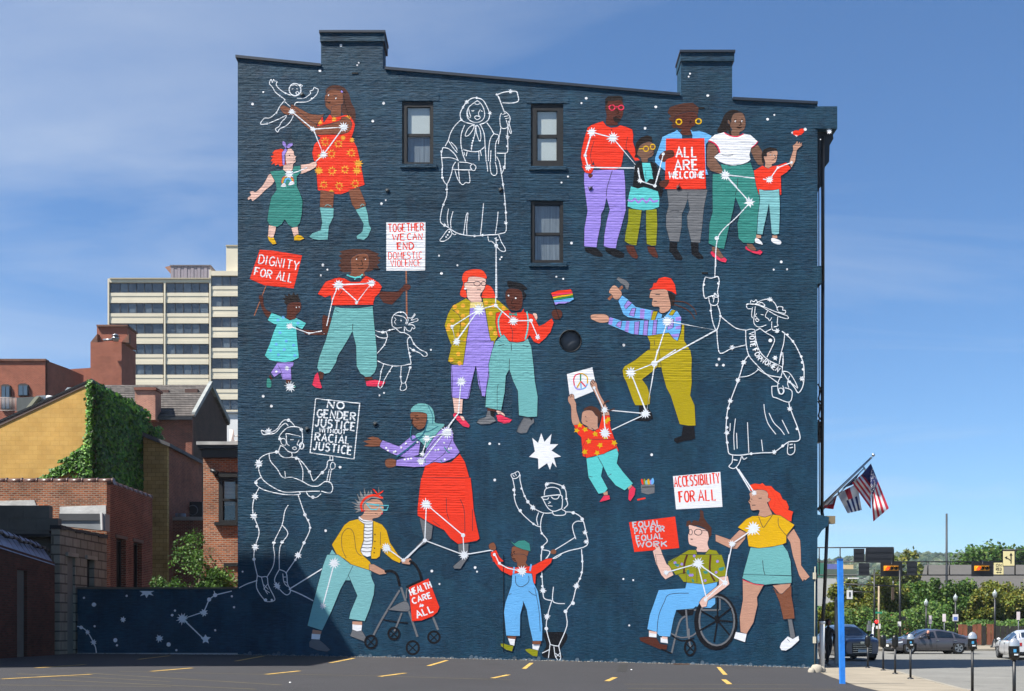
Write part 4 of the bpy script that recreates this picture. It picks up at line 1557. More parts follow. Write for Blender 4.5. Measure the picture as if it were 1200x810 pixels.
roof = [(278.6, 67.5), (376, 77.5), (451, 81.2), (530, 88.4), (797, 111.8), (858.5, 116.8), (958, 121.8)]
base = [(958, 790), (800, 780), (500, 773), (278.6, 770)]
WINS = [(471.2, 118.8, 507.8, 192.2, (476.6, 125, 504.4, 155.8, 159.2, 189.8)), (622, 121.7, 660, 194.8, (629, 129.3, 653.2, 156.7, 160.7, 187.7)), (621.8, 235.7, 660, 308, (626, 240, 656.6, 271.8, 275, 304.4))]
circ = [(668.5 + 13 * math.cos(i * math.pi / 12), 399.5 + 12.6 * math.sin(i * math.pi / 12)) for i in range(24)]
loops = [roof + base] + [[(a, b), (c, b), (c, d), (a, d)] for a, b, c, d, _ in WINS] + [circ]
flat = [p for l in loops for p in l]
mb = MB()
for t in tessellate_polygon([[Vector((x, y, 0)) for x, y in l] for l in loops]):
    laminate([flat[i] for i in t], 0, mb, 0)
mb.build('mural_wall', PM['N'], mural)
def tod(p, d=0.0): return ((p[0] - 600) / K, WY - d, EYE + (732 - p[1]) / K)
BD = 7.0
mb = MB()
for (a, b) in zip(roof, roof[1:]): mb.face([tod(a, -.01), tod(b, -.01), (tod(b)[0], WY + BD, tod(b)[2]), (tod(a)[0], WY + BD, tod(a)[2])])
x0, x1 = tod(roof[0])[0], tod(roof[-1])[0]; z0, z1 = tod(roof[0])[2], tod(roof[-1])[2]
mb.face([(x0, WY + .02, 0), (x0, WY + .02, z0), (x0, WY + BD, z0), (x0, WY + BD, 0)]); mb.face([(x1, WY + .02, 0), (x1, WY + BD, 0), (x1, WY + BD, z1), (x1, WY + .02, z1)])
mb.face([(x0, WY + BD, 0), (x0, WY + BD, z0), (x1, WY + BD, z1), (x1, WY + BD, 0)])
M_brick_red = brickmat('red_brick', 'a5553c', '8e4632', 'b8a695')
mb.build('rear_shell', M_brick_red, mural)
M_cap = mat('navy_coping', '1d2b3c', .6, .15)
M_navy = PM['N']
for a, b in ((roof[0], roof[1]), (roof[2], roof[4]), (roof[5], roof[6])):      # sloping parapet copings
    mb = MB(); e = .6 if a is roof[0] else 0
    pts = [(a[0] - e * 4, a[1] - 2.6), (b[0], b[1] - 2.4), (b[0], b[1] + .6), (a[0] - e * 4, a[1] + .6)]
    mb.prism([tod(p, .05) for p in pts], (0, .45, 0)); mb.build('parapet_coping', M_cap, mural)
for (cx0, cx1, ct, cb_) in ((376.2, 448.6, 39.5, 84), (798.2, 858, 62.5, 120)):
    X0, X1 = (cx0 - 600) / K, (cx1 - 600) / K; Zt, Zb = EYE + (732 - ct) / K, EYE + (732 - cb_) / K
    mb = MB().box(X0, X1, WY + .002, WY + .95, Zb, Zt); ch = mb.build('chimney', M_navy, mural)
    mb = MB().box(X0 - .03, X1 + .07, WY - .05, WY + 1.02, Zt - .30, Zt); mb.build('chimney_band', M_navy, ch)
    mb = MB().box(X0 - .06, X1 + .10, WY - .09, WY + 1.06, Zt + .002, Zt + .085); mb.build('chimney_cap', M_cap, ch)
M_blind = mat('window_blind', 'e4e0d6', .8, .04); M_frame = mat('black_window_frame', '0d0e11', .6, .1); M_curt = mat('grey_curtain', '8a8c8e', .9, .35, 3, stretch=(6, 1, .3))
for i, (a, b, c, d, (pa, p0, pc, p1, p2, p3)) in enumerate(WINS):
    x0, z1_, x1, z0_ = tod((a, b))[0], tod((a, b))[2], tod((c, d))[0], tod((c, d))[2]
    q = [(pa - 600) / K, (pc - 600) / K] + [EYE + (732 - y) / K for y in (p0, p1, p2, p3)]
    mb = MB(); y0, y1 = WY + .035, WY + .24
    mb.box(x0, q[0], y0, y1, z0_, z1_).box(q[1], x1, y0, y1, z0_, z1_).box(q[0], q[1], y0, y1, q[2], z1_).box(q[0], q[1], y0 + .04, y1, q[4], q[3]).box(q[0], q[1], y0, y1, z0_, q[5])
    for (u0, u1, h0, h1, yy) in ((q[0], q[1], q[3], q[2], .03), (q[0], q[1], q[5], q[4], .06)):   # inner sash edge
        mb.box(u0, u0 + .03, y0 + yy, y1, h0, h1).box(u1 - .03, u1, y0 + yy, y1, h0, h1)
    fr = mb.build('window', M_frame, mural)
    for (h0, h1, yy) in ((q[3], q[2], .075), (q[5], q[4], .105)):
        MB().box(q[0] + .03, q[1] - .03, WY + yy, WY + yy + .006, h0, h1).build('pane', M_glass, fr)
    if i < 2: MB().box(q[0], q[1], WY + .12, WY + .13, q[3] - (1.0 if i == 1 else .12), q[2]).build('blind', M_blind, fr)
    MB().box(q[0], q[1], WY + .17, WY + .18, q[5], q[2]).build('curtain', M_curt if i != 1 else M_blind, fr)
    MB().box(x0 - .0, x1 + .0, WY + .37, WY + .6, z0_, z1_).build('room_behind', M_dark, fr)
    MB().box(x0 - .07, x1 + .12, WY - .04, WY + .2, z0_ - .14, z0_ - .012).build('sill', M_navy, fr)
    MB().box(x0 - .16, x1 + .2, WY - .014, WY + .1, z1_ + .02, z1_ + .26).build('lintel', M_navy, fr)
# round duct in the wall, with its damper plate
mb = MB(); c = Vector(((668.5 - 600) / K, WY, EYE + (732 - 399.5) / K)); r0 = 13 / K
mb.lathe(c, [(r0 + .01, .0), (r0 + .01, -.008), (r0 - .02, -.008), (r0 - .03, .3)], 28, 0, 'y'); du = mb.build('round_duct', mat('duct_metal', '12151a', .6, .2, metal=.3), mural)
mb = MB().lathe(c + Vector((.0, .1, -.0)), [(.001, 0), (r0 - .03, 0), (r0 - .03, .02)], 28, 0, 'y'); mb.build('damper_plate', mat('damper_plate', '54585e', .7, .2), du)
LAY = []
def figure(name, label, shapes, parent, lam=laminate, step=.00025, l0=.0025, lay=None):
    used = sorted({c for c, _ in shapes}); idx = {c: i for i, c in enumerate(used)}; mb = MB(); lay = LAY if lay is None else lay
    for c, tris in shapes:
        if not tris: continue
        xs = [p[0] for t in tris for p in t]; ys = [p[1] for t in tris for p in t]; bb = (min(xs), min(ys), max(xs), max(ys))
        lv = 0
        for b2, l2 in lay:
            if l2 >= lv and bb[0] < b2[2] and bb[2] > b2[0] and bb[1] < b2[3] and bb[3] > b2[1]: lv = l2 + 1
        lay.append((bb, lv))
        for t in tris:
            if abs(area2(t)) < 1e-5: continue
            if area2(t) < 0: t = t[::-1]
            lam(t, l0 + lv * step, mb, idx[c])
    return mb.build(name, [PM[c] for c in used], parent, label)
for k, (nm, lb, tx) in enumerate(FIGS):
    INK[0] = nm == 'painted_person'; figure(nm, lb, parse(tx), mural)
for (px, py, s) in ((354, 111, 2.6), (587, 222.7, 3.2), (454, 223.5, 2.4), (440, 497, 3), (360, 503, 2.8), (795, 220, 2.8), (692, 221, 2.6)):   # iron wall anchors
    mb = MB(); x, y, z = tod((px, py), .02)
    for a in (0, 45, 90, 135):
        d = Vector((math.cos(R(a + 12)), 0, math.sin(R(a + 12)))) * s / K; mb.tube(Vector((x, y, z)) - d, Vector((x, y, z)) + d, .012, n=4)
    mb.build('wall_anchor', M_black, mural)
for (px, py) in ((416, 86), (822, 126.6), (826, 320), (441, 315)):
    x, y, z = tod((px, py)); MB().box(x - .11, x + .11, y - .012, y + .02, z - .03, z + .03).build('vent_slot', M_dark, mural)
# street end: cornice, brackets, downpipe, flag pole
x0 = 358 / K; yt, yb = EYE + (732 - 125) / K, EYE + (732 - 151) / K
mb = MB().box(355 / K, 381 / K, WY - .02, WY + BD + .1, yb, yt); cor = mb.build('cornice', M_navy, mural)
for i in range(8):
    yy = WY + .25 + i * .85
    mb = MB().prism([(x0 + .02, yy, yb), (x0 + .62, yy, yb), (x0 + .66, yy, yb - .25), (x0 + .52, yy, yb - .5), (x0 + .5, yy, yb - 1.1), (x0 + .34, yy, yb - 1.3), (x0 + .3, yy, yb - 1.9), (x0 + .12, yy, yb - 2.1), (x0 + .02, yy, yb - 2.4)], (0, .2, 0)); mb.build('bracket', M_black, cor)
MB().box(x0, x0 + .14, WY - .03, WY + 1, EYE + (732 - 333) / K, EYE + (732 - 312) / K).build('corner_block', M_navy, mural)
MB().prism([(x0, WY - .03, EYE + (732 - 603) / K), (x0 + .42, WY - .03, EYE + (732 - 606) / K), (x0 + .38, WY - .03, EYE + (732 - 616) / K), (x0 + .15, WY - .03, EYE + (732 - 622) / K), (x0, WY - .03, EYE + (732 - 630) / K)], (0, 6, 0)).build('street_cornice', M_navy, mural)
mb = MB(); q = lambda px, py, Y=WY + .25: P(px, py, Y)
mb.path([q(964.2, 160), q(964.3, 330), q(963.2, 600), q(964.3, 607), q(969.5, 613), q(966, 700), q(963.8, 731)], .065); mb.build('downpipe', M_black, mural)
MB().tube(q(963.3, 790), q(963.5, 729), .095, n=12).tube(q(963.4, 731.5), q(963.4, 728), .115, n=12).build('downpipe_foot', M_white, mural)
MB().path([q(959.4, 165, WY + .1), q(960.2, 600, WY + .1)], .02, 5).build('cable', M_black, mural)
mb = MB()
for z in (450, 470, 492): mb.path([q(958.5, z), q(961.8, z + 6), q(959, z + 18), q(962.3, z + 22)], .03, 5)
mb.build('cable_bundle', M_black, mural)
MB().box(x0 + .05, x0 + .42, WY + 1.0, WY + 1.3, EYE + (732 - 513) / K, EYE + (732 - 488) / K).build('junction_box', M_black, mural)
MB().box(11.55, 11.9, WY + .2, WY + .45, EYE + (732 - 613) / K, EYE + (732 - 604) / K).build('floodlight', mat('floodlight_bronze', '8c7a5c', .5), mural)
MB().path([tod((955, 664), .02), tod((954.4, 783), .02)], .018, 6).build('conduit', mat('conduit_grey', 'a8a898', .6), mural)
for y in (675, 750):
    x, yy, z = tod((954.2, y), .03); MB().box(x - .05, x + .05, yy - .03, yy + .03, z - .12, z + .12).build('conduit_clamp', mat('clamp_cream', 'd8d0b8', .6), mural)
for (px, s) in ((957, .22), (962, .17), (951, .12)):      # broken footing stones at the corner
    g_ = G(px, 788); mb = MB(); i0 = random.Random(int(px))
    mb.lathe(g_, [(s * i0.uniform(.7, 1), -.05), (s, s * .5), (s * .6, s * 1.1), (.01, s * 1.2)], 7); mb.build('footing_stone', M_conc, mural)
# garden wall that carries the mural on to the left
gw = thing('garden_wall', (-13, WY, gz(-13)), 'low navy painted wall with white stars running left from the mural building', 'wall')
gx0, gx1 = P(90.5, 0, WY).x, tod((278.6, 0))[0] - .004; gt = P(0, 690.5, WY).z
mb = MB().box(gx0, gx1, WY + .01, WY + .32, .3, gt); mb.build('wall_body', M_navy, gw)
MB().box(gx0 - .02, gx1, WY - .04, WY + .36, gt + .002, gt + .07).build('coping', mat('coping_stone', '5c564c', .9, .25), gw)
MB().box(gx0, gx1, WY - .025, WY + .005, .40, gz(-13) + .045).build('wall_foot', mat('foot_plaster', 'a0a4a8', .9, .3), gw)
def lam_flat(t, lift, mb, mi): mb.face([((p[0] - 600) / K, WY + .01 - lift, EYE + (732 - p[1]) / K) for p in t][::-1], mi)
figure('painted_stars', None, parse(GARDEN, CROPS['G6']), gw, lam_flat, lay=[])
mb = MB(); rg = random.Random(31)
for _ in range(900):
    x = rg.uniform(gx0, 11.2); d = abs(rg.gauss(0, .18)); r_ = rg.uniform(.008, .035) * (1.6 if rg.random() < .06 else 1); z = gz(x) + .004; y = WY - .02 - d; a = rg.uniform(0, 3)
    c4 = [(x + r_ * math.cos(a + k * 1.57) * rg.uniform(.7, 1.3), y + r_ * math.sin(a + k * 1.57)) for k in range(4)]; tp = (x, y, z + r_ * .8)
    for k in range(4): mb.face([(*c4[k], z), (*c4[(k + 1) % 4], z), tp], rg.choice((0, 0, 1)))
tag(mb.build('grit', [mat('grit_pale', '86847e', .9), mat('grit_brown', '5a4a3a', .9)]), kind='stuff')
mb = MB(); n_ = 120
for i in range(n_):
    xa, xb = gx1 + (11.1 - gx1) * i / n_, gx1 + (11.1 - gx1) * (i + 1) / n_; h_ = rg.uniform(.0, .09) if rg.random() < .75 else rg.uniform(.05, .16)
    mb.face([(xa, WY - .03, gz(xa) - .02), (xb, WY - .03, gz(xb) - .02), (xb - .02, WY - .022, gz(xb) + h_ * .8), ((xa + xb) / 2, WY - .022, gz(xa) + h_), (xa + .03, WY - .022, gz(xa) + h_ * .6)])
mb.build('flaked_wall_foot', mat('flaked_render', '4e6272', .9, .4, 4, .6, 12), mural)
# ------------------------------------------------------------------ ground, lot, road, hills
def sheet(name, pts, z, m, kind='structure', label=None, parent=None, follow=True, cell=3.0):
    """flat sheet over a plan polygon; cut into cells so that it follows the slope of the ground"""
    mb = MB(); xs = sorted(set([min(p[0] for p in pts)] + [a for a, _ in GZ if min(p[0] for p in pts) < a < max(p[0] for p in pts)] + [max(p[0] for p in pts)]))
    for t in tessellate_polygon([[Vector((x, y, 0)) for x, y in pts]]):
        rest = [pts[i] for i in t]
        for c in xs[1:-1]:
            if len(rest) > 2 and min(map(fx, rest)) < c < max(map(fx, rest)):
                lo, rest = split(rest, fx, c); mb.face([(p[0], p[1], gz(p[0]) + z) for p in (lo if area2(lo) > 0 else lo[::-1])]) if len(lo) > 2 else None
        if len(rest) > 2: mb.face([(p[0], p[1], gz(p[0]) + z) for p in (rest if area2(rest) > 0 else rest[::-1])])
    return mb.build(name, m, parent, label, kind=kind)
def asphalt(name, c, var=.18, crack=True):
    b = NB(name); p = b.pos(); f = b.rng(b.noise(p, .35, 6, .65), .3, .7, 1 - var, 1 + var); g = b.rng(b.noise(p, 30, 3, .8), .3, .7, .8, 1.2)
    col = b.mix(1.0, lin(c), b.math('MULTIPLY', f, g), 'MULTIPLY'); col = b.mix(b.rng(b.noise(b.pos((.5, 2.2, 1)), 1.1, 6, .7), .56, .72, 0, .5), col, tuple(v * 1.7 for v in lin(c))); col = b.mix(b.rng(b.noise(b.pos((1, 1, 1)), .9, 3, .5), .64, .74, 0, .6), col, tuple(v * .45 for v in lin(c)))
    if crack:
        vo = b.n('ShaderNodeTexVoronoi', feature='DISTANCE_TO_EDGE'); wv = b.n('ShaderNodeMapping'); wv.inputs['Scale'].default_value = (.22, .3, 1)
        nn = b.n('ShaderNodeTexNoise'); nn.inputs['Scale'].default_value = .8; b.l(p, nn.inputs[0]); ad = b.n('ShaderNodeVectorMath', operation='ADD'); b.l(p, ad.inputs[0]); b.l(nn.outputs['Color'], ad.inputs[1])
        b.l(ad.outputs[0], wv.inputs[0]); b.l(wv.outputs[0], vo.inputs[0]); col = b.mix(b.rng(vo.outputs[0], 0, .012, .55, 0), col, (.02, .02, .022))
    b.l(col, b.b.inputs['Base Color']); b.b.inputs['Roughness'].default_value = .88; b.l(b.bump(b.noise(p, 45, 4, .8), .6, .02).outputs[0], b.b.inputs['Normal']); return b.m
M_lot = asphalt('lot_asphalt', '2b2a2d'); M_road = asphalt('road_asphalt', '75746f', .12); M_line = mat('yellow_line', 'b8964a', .8, .35, 3)
M_walk = mat('pavement_concrete', '8f8676', .9, .14, .8, .3, 20); M_earth = mat('ground_earth', '4c4a3c', .95, .3, .4)
mb = MB(); xs = [-900, -60, -16, -10, -3.1, 6.25, 11.25, 60, 900]; ys = [-200, 0, 60, 200, 900, 1550]
for a, b in zip(xs, xs[1:]):
    for c, d in zip(ys, ys[1:]):
        za, zb = gz(a) - .28, gz(b) - .28; mb.face([(a, c, za), (b, c, zb), (b, d, zb), (a, d, za)])
mb.build('ground', M_earth, kind='structure')
edge = [(11.05, 39.96), (10.2, 36.5), (9.86, 34.7), (9.3, 31.8), (8.9, 29.3), (8.45, 26.8), (8.1, 22), (8, 6)]
lot = sheet('parking_lot', [(-60, 6), (-60, 39.96)] + edge, 0, M_lot)
kerb = [(15.2, 84), (14.3, 60), (13.9, 48), (13.3, 40), (12.9, 36.5), (12.2, 33.2), (11.6, 29.9), (11.1, 27.3), (10.7, 22), (10.4, 6)]
sheet('sidewalk', edge[::-1] + [(11.3, 39.96), (11.3, 84)] + kerb, .006, M_walk)
sheet('road', [(10.2, 6), (10.2, 84), (110, 84), (110, 6)], -.11, M_road)
sheet('far_sidewalk', [(15.6, 71), (15.6, 83), (110, 83), (110, 71)], .0, M_walk)
mb = MB()
for (a, b) in zip(kerb, kerb[1:]):
    d = Vector((b[0] - a[0], b[1] - a[1], 0)); nrm = Vector((-d.y, d.x, 0)).normalized() * .15
    mb.prism([(a[0], a[1], -.14), (b[0], b[1], -.14), (b[0] + nrm.x, b[1] + nrm.y, -.14), (a[0] + nrm.x, a[1] + nrm.y, -.14)], (0, 0, .155))
mb.box(15.5, 110, 70.85, 71, -.14, .012)
mb.build('kerb', mat('kerb_stone', '8c867a', .9, .15, 1, .3, 20), kind='structure')
for i in range(14):                                      # joints across the sidewalk
    y = 24 + i * 1.8; xl = next(a[0] + (b[0] - a[0]) * (y - a[1]) / (b[1] - a[1]) for a, b in zip(edge, edge[1:]) if b[1] <= y <= a[1]) if y < 39.9 else 11.3
    xr = next(a[0] + (b[0] - a[0]) * (y - a[1]) / (b[1] - a[1]) for a, b in zip(kerb, kerb[1:]) if b[1] <= y <= a[1])
    sheet('sidewalk_joint', [(xl, y), (xr - .02, y), (xr - .02, y + .03), (xl, y + .03)], .009, mat('joint_dirt', '5c564a', .95))
def strip(name, a, b, wd, m, parent, z=.005):
    a, b = G(*a), G(*b); d = (b - a); d.z = 0; n = Vector((-d.y, d.x, 0)).normalized() * wd / 2
    pts = [(a.x - n.x, a.y - n.y), (b.x - n.x, b.y - n.y), (b.x + n.x, b.y + n.y), (a.x + n.x, a.y + n.y)]
    if area2(pts) < 0: pts = pts[::-1]
    o = sheet(name, pts, z, m, kind=None, parent=parent); return o
for a, b in (((42, 783), (100, 779)), ((177, 787), (225, 783)), ((276, 775), (309, 769)), ((162, 773), (199, 768.6)), ((387, 777), (415, 771.5)), ((312, 790.5), (351, 786.5)),
             ((445, 793), (475, 789)), ((502, 780.5), (524, 774)), ((577, 795), (596, 791)), ((614, 784), (623, 777)), ((711, 798.5), (721, 794)), ((842, 782), (850, 791)), ((848, 796.5), (855, 802)), ((2, 796), (107, 790.5))):
    strip('parking_line', a, b, .13, M_line, lot)
M_fade = mat('faded_line', '6e6448', .9, .3, 2)
for a, b in (((100, 789), (330, 803)), ((60, 797), (300, 808)), ((140, 787), (330, 791)), ((330, 790), (600, 797)), ((0, 803), (200, 805)), ((20, 790), (200, 799)), ((732, 802), (950, 803)), ((735, 807), (980, 808))):
    strip('faded_parking_line', a, b, .07, M_fade, lot, .004)
strip('asphalt_patch', (728, 787), (731, 779), .28, asphalt('patch_asphalt', '242322', .1, False), lot, .006)
for (px, py, s, lb) in ((340, 800, .025, 'tiny pale scrap of litter on the asphalt left of the centre'), (740, 785, .03, 'small white scrap of litter near the foot of the wall under the wheelchair figure')):
    g_ = G(px, py); MB(g_).lathe(g_, [(s, 0), (s * .8, s * .5), (.005, s * .6)], 6).build('litter_scrap', M_white, label=lb, cat='litter', org=g_)
g_ = G(798, 779)
mb = MB(g_)
for i in range(14): q_ = g_ + Vector((random.uniform(-.25, .25), random.uniform(-.1, .1), .01)); mb.box(q_.x - .04, q_.x + .04, q_.y - .03, q_.y + .03, q_.z, q_.z + .03)
tag(mb.build('dead_leaves', mat('dead_leaf', '6b4a2c', .9), org=g_), kind='stuff')
# hills on the horizon with their woods
def hill_z(x, y):
    r = 58 + 9 * noise.noise(Vector((x * .004, 1.7, 0))) * 2 + 5 * noise.noise(Vector((x * .012, 4.2, 0)))
    return r * max(0, min(1, (y - 640) / 260)) ** .8 * (1 if y < 980 else max(0, 1 - (y - 980) / 500))
mb = MB(); nx, ny = 64, 14
for i in range(nx + 1):
    for j in range(ny + 1):
        x = -700 + 1900 * i / nx; y = 640 + 840 * j / ny; mb.v.append((x, y, hill_z(x, y) - .2))
for i in range(nx):
    for j in range(ny): a = i * (ny + 1) + j; mb.f.append((a, a + ny + 1, a + ny + 2, a + 1)); mb.mi.append(0); mb.sm.append(True)
mb.build('hills', mat('hill_green', '2e3c24', .95, .3, .02), kind='structure')
M_wood = leafmat('wood_green', ['20361e', '2c4228', '3a4a24', '263c26', '464c28'], .1)
ico = [(0, 0, 1)] + [(math.cos(a) * .9, math.sin(a) * .9, .35) for a in [k * 1.0472 for k in range(6)]] + [(math.cos(a + .5) * .8, math.sin(a + .5) * .8, -.45) for a in [k * 1.0472 for k in range(6)]]
icf = [(0, 1 + k, 1 + (k + 1) % 6) for k in range(6)] + [(1 + k, 7 + k, 1 + (k + 1) % 6) for k in range(6)] + [(1 + (k + 1) % 6, 7 + k, 7 + (k + 1) % 6) for k in range(6)]
mb = MB(); rs = random.Random(11)
for _ in range(15000):
    x = rs.uniform(120, 620); y = rs.uniform(660, 990); s = rs.uniform(1.8, 4.2); z = hill_z(x, y); i = len(mb.v)
    for v in ico: q_ = rs.uniform(.7, 1.25); mb.v.append((x + v[0] * s * q_, y + v[1] * s * q_, z + (v[2] * .9 + .5) * s * q_))
    for f in icf: mb.f.append(tuple(i + k for k in f)); mb.mi.append(0); mb.sm.append(False)
tag(mb.build('hillside_wood', M_wood), kind='stuff')
# ------------------------------------------------------------------ houses on the left
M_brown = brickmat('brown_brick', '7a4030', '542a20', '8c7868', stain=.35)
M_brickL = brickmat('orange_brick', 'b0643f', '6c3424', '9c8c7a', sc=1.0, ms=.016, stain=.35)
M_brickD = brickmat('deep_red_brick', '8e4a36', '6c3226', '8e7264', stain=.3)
M_far = brickmat('far_red_brick', 'a0553f', '8d4736', 'a87a66', stain=.18)
M_yel = brickmat('yellow_block', 'dfb468', 'd9ac60', 'cfa45a', ms=.010, bump=.3, stain=.16, w=.42, h=.22); M_tan = brickmat('tan_block', 'bfa468', 'b09458', '8c7648', ms=.014, bump=.4, stain=.25, w=.42, h=.22)
def wallpoly(name, pts, Y, depth, m, parent, label=None):
    return MB().prism([P(a, b, Y) for a, b in pts], (0, depth, 0)).build(name, m, parent, label)
def side(px, py, X): Y = X * F / (px - 600); return Vector((X, Y, EYE + (732 - py) * Y / F))
def sidewall(name, pts, X, thick, m, parent):          # wall facing right, in the plane x = X
    return MB().prism([side(a, b, X) for a, b in pts], (-thick, 0, 0)).build(name, m, parent)
def zY(py, Y): return EYE + (732 - py) * Y / F
# brick building with tile coping
Bx = thing('brick_warehouse', (-20, 43.2, .5), 'low brick building with tile coping and two tall dark side windows', 'building')
zt = zY(565, 43.2)
MB().box(-26, -16.03, 43.2, 43.6, .2, zt).build('front_wall', M_brickL, Bx)
mb = MB(); xx = -16.03; wy = [(43.62, 44.4), (45.2, 46.0), (46.75, 48.7)]; wins = [(44.25, 45.35), (46.25, 47.3)]; zs, zh = .9, zY(632, 45)
mb.box(xx - .4, xx, 43.6, 44.25, .2, zt).box(xx - .4, xx, 45.35, 46.25, .2, zt).box(xx - .4, xx, 47.3, 48.7, .2, zt)
for a, b in wins: mb.box(xx - .4, xx, a, b, zh, zt)
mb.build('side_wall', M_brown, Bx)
for a, b in wins:
    fr = MB().box(xx - .3, xx - .2, a, b, zs, zs + .08).box(xx - .3, xx - .2, a, a + .07, zs, zh).box(xx - .3, xx - .2, b - .07, b, zs, zh).box(xx - .3, xx - .2, a, b, zh - .08, zh).box(xx - .3, xx - .2, (a + b) / 2 - .03, (a + b) / 2 + .03, zs, zh).build('window', M_frame, Bx)
    MB().box(xx - .29, xx - .28, a, b, zs, zh).build('pane', M_dark, fr)
    MB().box(xx - .35, xx + .04, a - .1, b + .1, zh + .005, zh + .14).build('lintel', mat('stone_lintel', '6c645c', .9), fr)
MB().box(-26, -16.5, 43.6, 48.7, zt - .5, zt - .4).build('roof', M_black, Bx)
M_tile = mat('brown_tile', '5c443c', .35, .2, 2)
for i in range(17):
    a = -26 + i * .6; MB().tube((a, 43.38, zt + .03), (a + .56, 43.38, zt + .05), .13, .13, 8).tube((a + .54, 43.38, zt + .04), (a + .6, 43.38, zt + .05), .155, .155, 8).build('coping_tile', M_tile, Bx)
for i in range(9):
    a = 43.45 + i * .6; MB().tube((-16.2, a, zt + .03), (-16.2, a + .56, zt + .05), .13, .13, 8).tube((-16.2, a + .54, zt + .04), (-16.2, a + .6, zt + .05), .155, .155, 8).build('coping_tile', M_tile, Bx)
M_flash = mat('flashing_white', 'd4d4d2', .6, .15, 2, .4, 8)
mb = MB(); mb.prism([P(a, b, 43.15) for a, b in ((70, 594), (124, 592), (124, 604), (70, 604))], (0, .06, 0)).prism([P(a, b, 43.16) for a, b in ((-30, 588), (40, 586), (42, 592), (60, 594), (-30, 594))], (0, .05, 0)); mb.build('flashing', M_flash, Bx)
# flat roofed shed with a metal box roof, stone wall, brown brick wall and grey block wall in the shade
Sx = thing('stone_shed', (-16.6, 41, .5), 'small pale stone shed with two narrow openings just left of the navy garden wall', 'shed')
M_stone = brickmat('rough_stone', '9a9284', '857c6e', '5c564c', sc=1, ms=.03, bump=1, stain=.25, w=.7, h=.34)
SX = -16.0; ya, yb_ = side(70, 0, SX).y, side(125, 0, SX).y
mb = MB(); o1 = (side(79, 0, SX).y, side(88, 0, SX).y); o2 = (side(102, 0, SX).y, side(110.5, 0, SX).y); zt1 = side(70, 619, SX).z
zo = zt1 - .95
mb.box(SX - .3, SX, ya, o1[0], .2, zt1).box(SX - .3, SX, o1[1], o2[0], .2, zt1).box(SX - .3, SX, o2[1], yb_, .2, zt1).box(SX - .3, SX, o1[0], o1[1], zo, zt1).box(SX - .3, SX, o2[0], o2[1], zo, zt1)
mb.build('stone_wall', M_stone, Sx)
MB().box(SX - .2, SX - .08, *o1, .2, zo).build('blocked_doorway', mat('grey_infill', '77746c', .9), Sx); MB().box(SX - .25, SX - .2, *o2, .2, zo).build('window', M_dark, Sx)
for o_ in (o1, o2): MB().box(SX - .1, SX + .08, o_[0] - .15, o_[1] + .15, zo + .0, zo + .14).build('lintel', mat('shed_lintel', '9a9284', .9, .2), Sx)
MB().box(SX - 2.6, SX - .3, ya, 42.9, zt1 - .3, zt1 - .2).build('roof', M_black, Sx)
mb = MB()
for i in range(10): a = ya + (yb_ - ya) * i / 10; mb.box(SX - .35, SX + .05, a, a + (yb_ - ya) / 10 + .01, zt1 + random.uniform(-.05, .02), zt1 + .1 + random.uniform(-.03, .04))
mb.build('tar_edge', mat('tar_black', '1e2026', .7, .3), Sx)
bx_ = thing('rooftop_cabinet', P(97, 618, 42.4), 'grey metal cabinet with a white edge on the roof of the stone shed', 'cabinet')
MB().prism([P(a, b, 42.4) for a, b in ((69, 602), (123, 602), (123, 622), (69, 616))], (0, .5, 0)).build('body', mat('cabinet_grey', '8e9296', .6, .15), bx_)
MB().prism([P(a, b, 42.36) for a, b in ((69, 602), (118, 602), (118, 610), (69, 610))], (0, .04, 0)).build('painted_shadow', mat('cabinet_shade', '4c4e52', .8), bx_)  # dark strip paints shade across the upper part of the cabinet front
MB().prism([P(a, b, 42.3) for a, b in ((117, 601), (119.5, 601), (120, 621), (118, 621))], (0, .1, 0)).build('edge_trim', M_white, bx_)
Kx = thing('brown_annex', (-17.4, 36, .5), 'dark brown brick annex with torn blue roof sheet at the left edge', 'annex')
mb = MB(); KX = -16.0; ka, kb = 33.2, side(64, 0, KX).y; kz = lambda y: side(KX * F / y + 600, 0, KX).z
dz = (side(20, 0, KX).y, side(32, 0, KX).y)
top_a, top_b = side(-17, 633, KX), side(64, 659, KX)
def ktop(y): return top_a.z + (top_b.z - top_a.z) * (y - top_a.y) / (top_b.y - top_a.y)
for a, b, lo in ((ka, dz[0], .2), (dz[1], kb, .2), (dz[0], dz[1], side(25, 668, KX).z)):
    mb.prism([(KX, a, lo), (KX, b, lo), (KX, b, ktop(b)), (KX, a, ktop(a))], (-.3, 0, 0))
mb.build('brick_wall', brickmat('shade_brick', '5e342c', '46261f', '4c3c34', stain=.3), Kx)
MB().box(KX - .25, KX - .12, *dz, .2, side(25, 668, KX).z).build('boarded_door', mat('door_board', '6c6862', .8, .15), Kx)
mb = MB(); rs = random.Random(2); n_ = 12
for i in range(n_):
    a = ka + (kb - ka) * i / n_; b = ka + (kb - ka) * (i + 1) / n_
    mb.face([(KX + .03, a, ktop(a) - .12), (KX + .03, b, ktop(b) - .12), (KX - .5, b, ktop(b) + .75 + (.0 if i < 4 else -.12) + rs.uniform(-.02, .02)), (KX - .5, a, ktop(a) + .8 + (.0 if i < 4 else -.12))])
mb.build('roof_sheet', mat('blue_sheet', '7f90ac', .5, .25, 2, .5, 5), Kx)
mb = MB(); pr = None
for i in range(15):
    y = ka + (kb - ka) * i / 14; q_ = Vector((KX - .2, y, ktop(y) + .42 + .04 * math.sin(i * 2.1)))
    if pr: mb.tube(pr, q_, .05, .06, 6)
    pr = q_
mb.build('tar_seam', M_black, Kx)
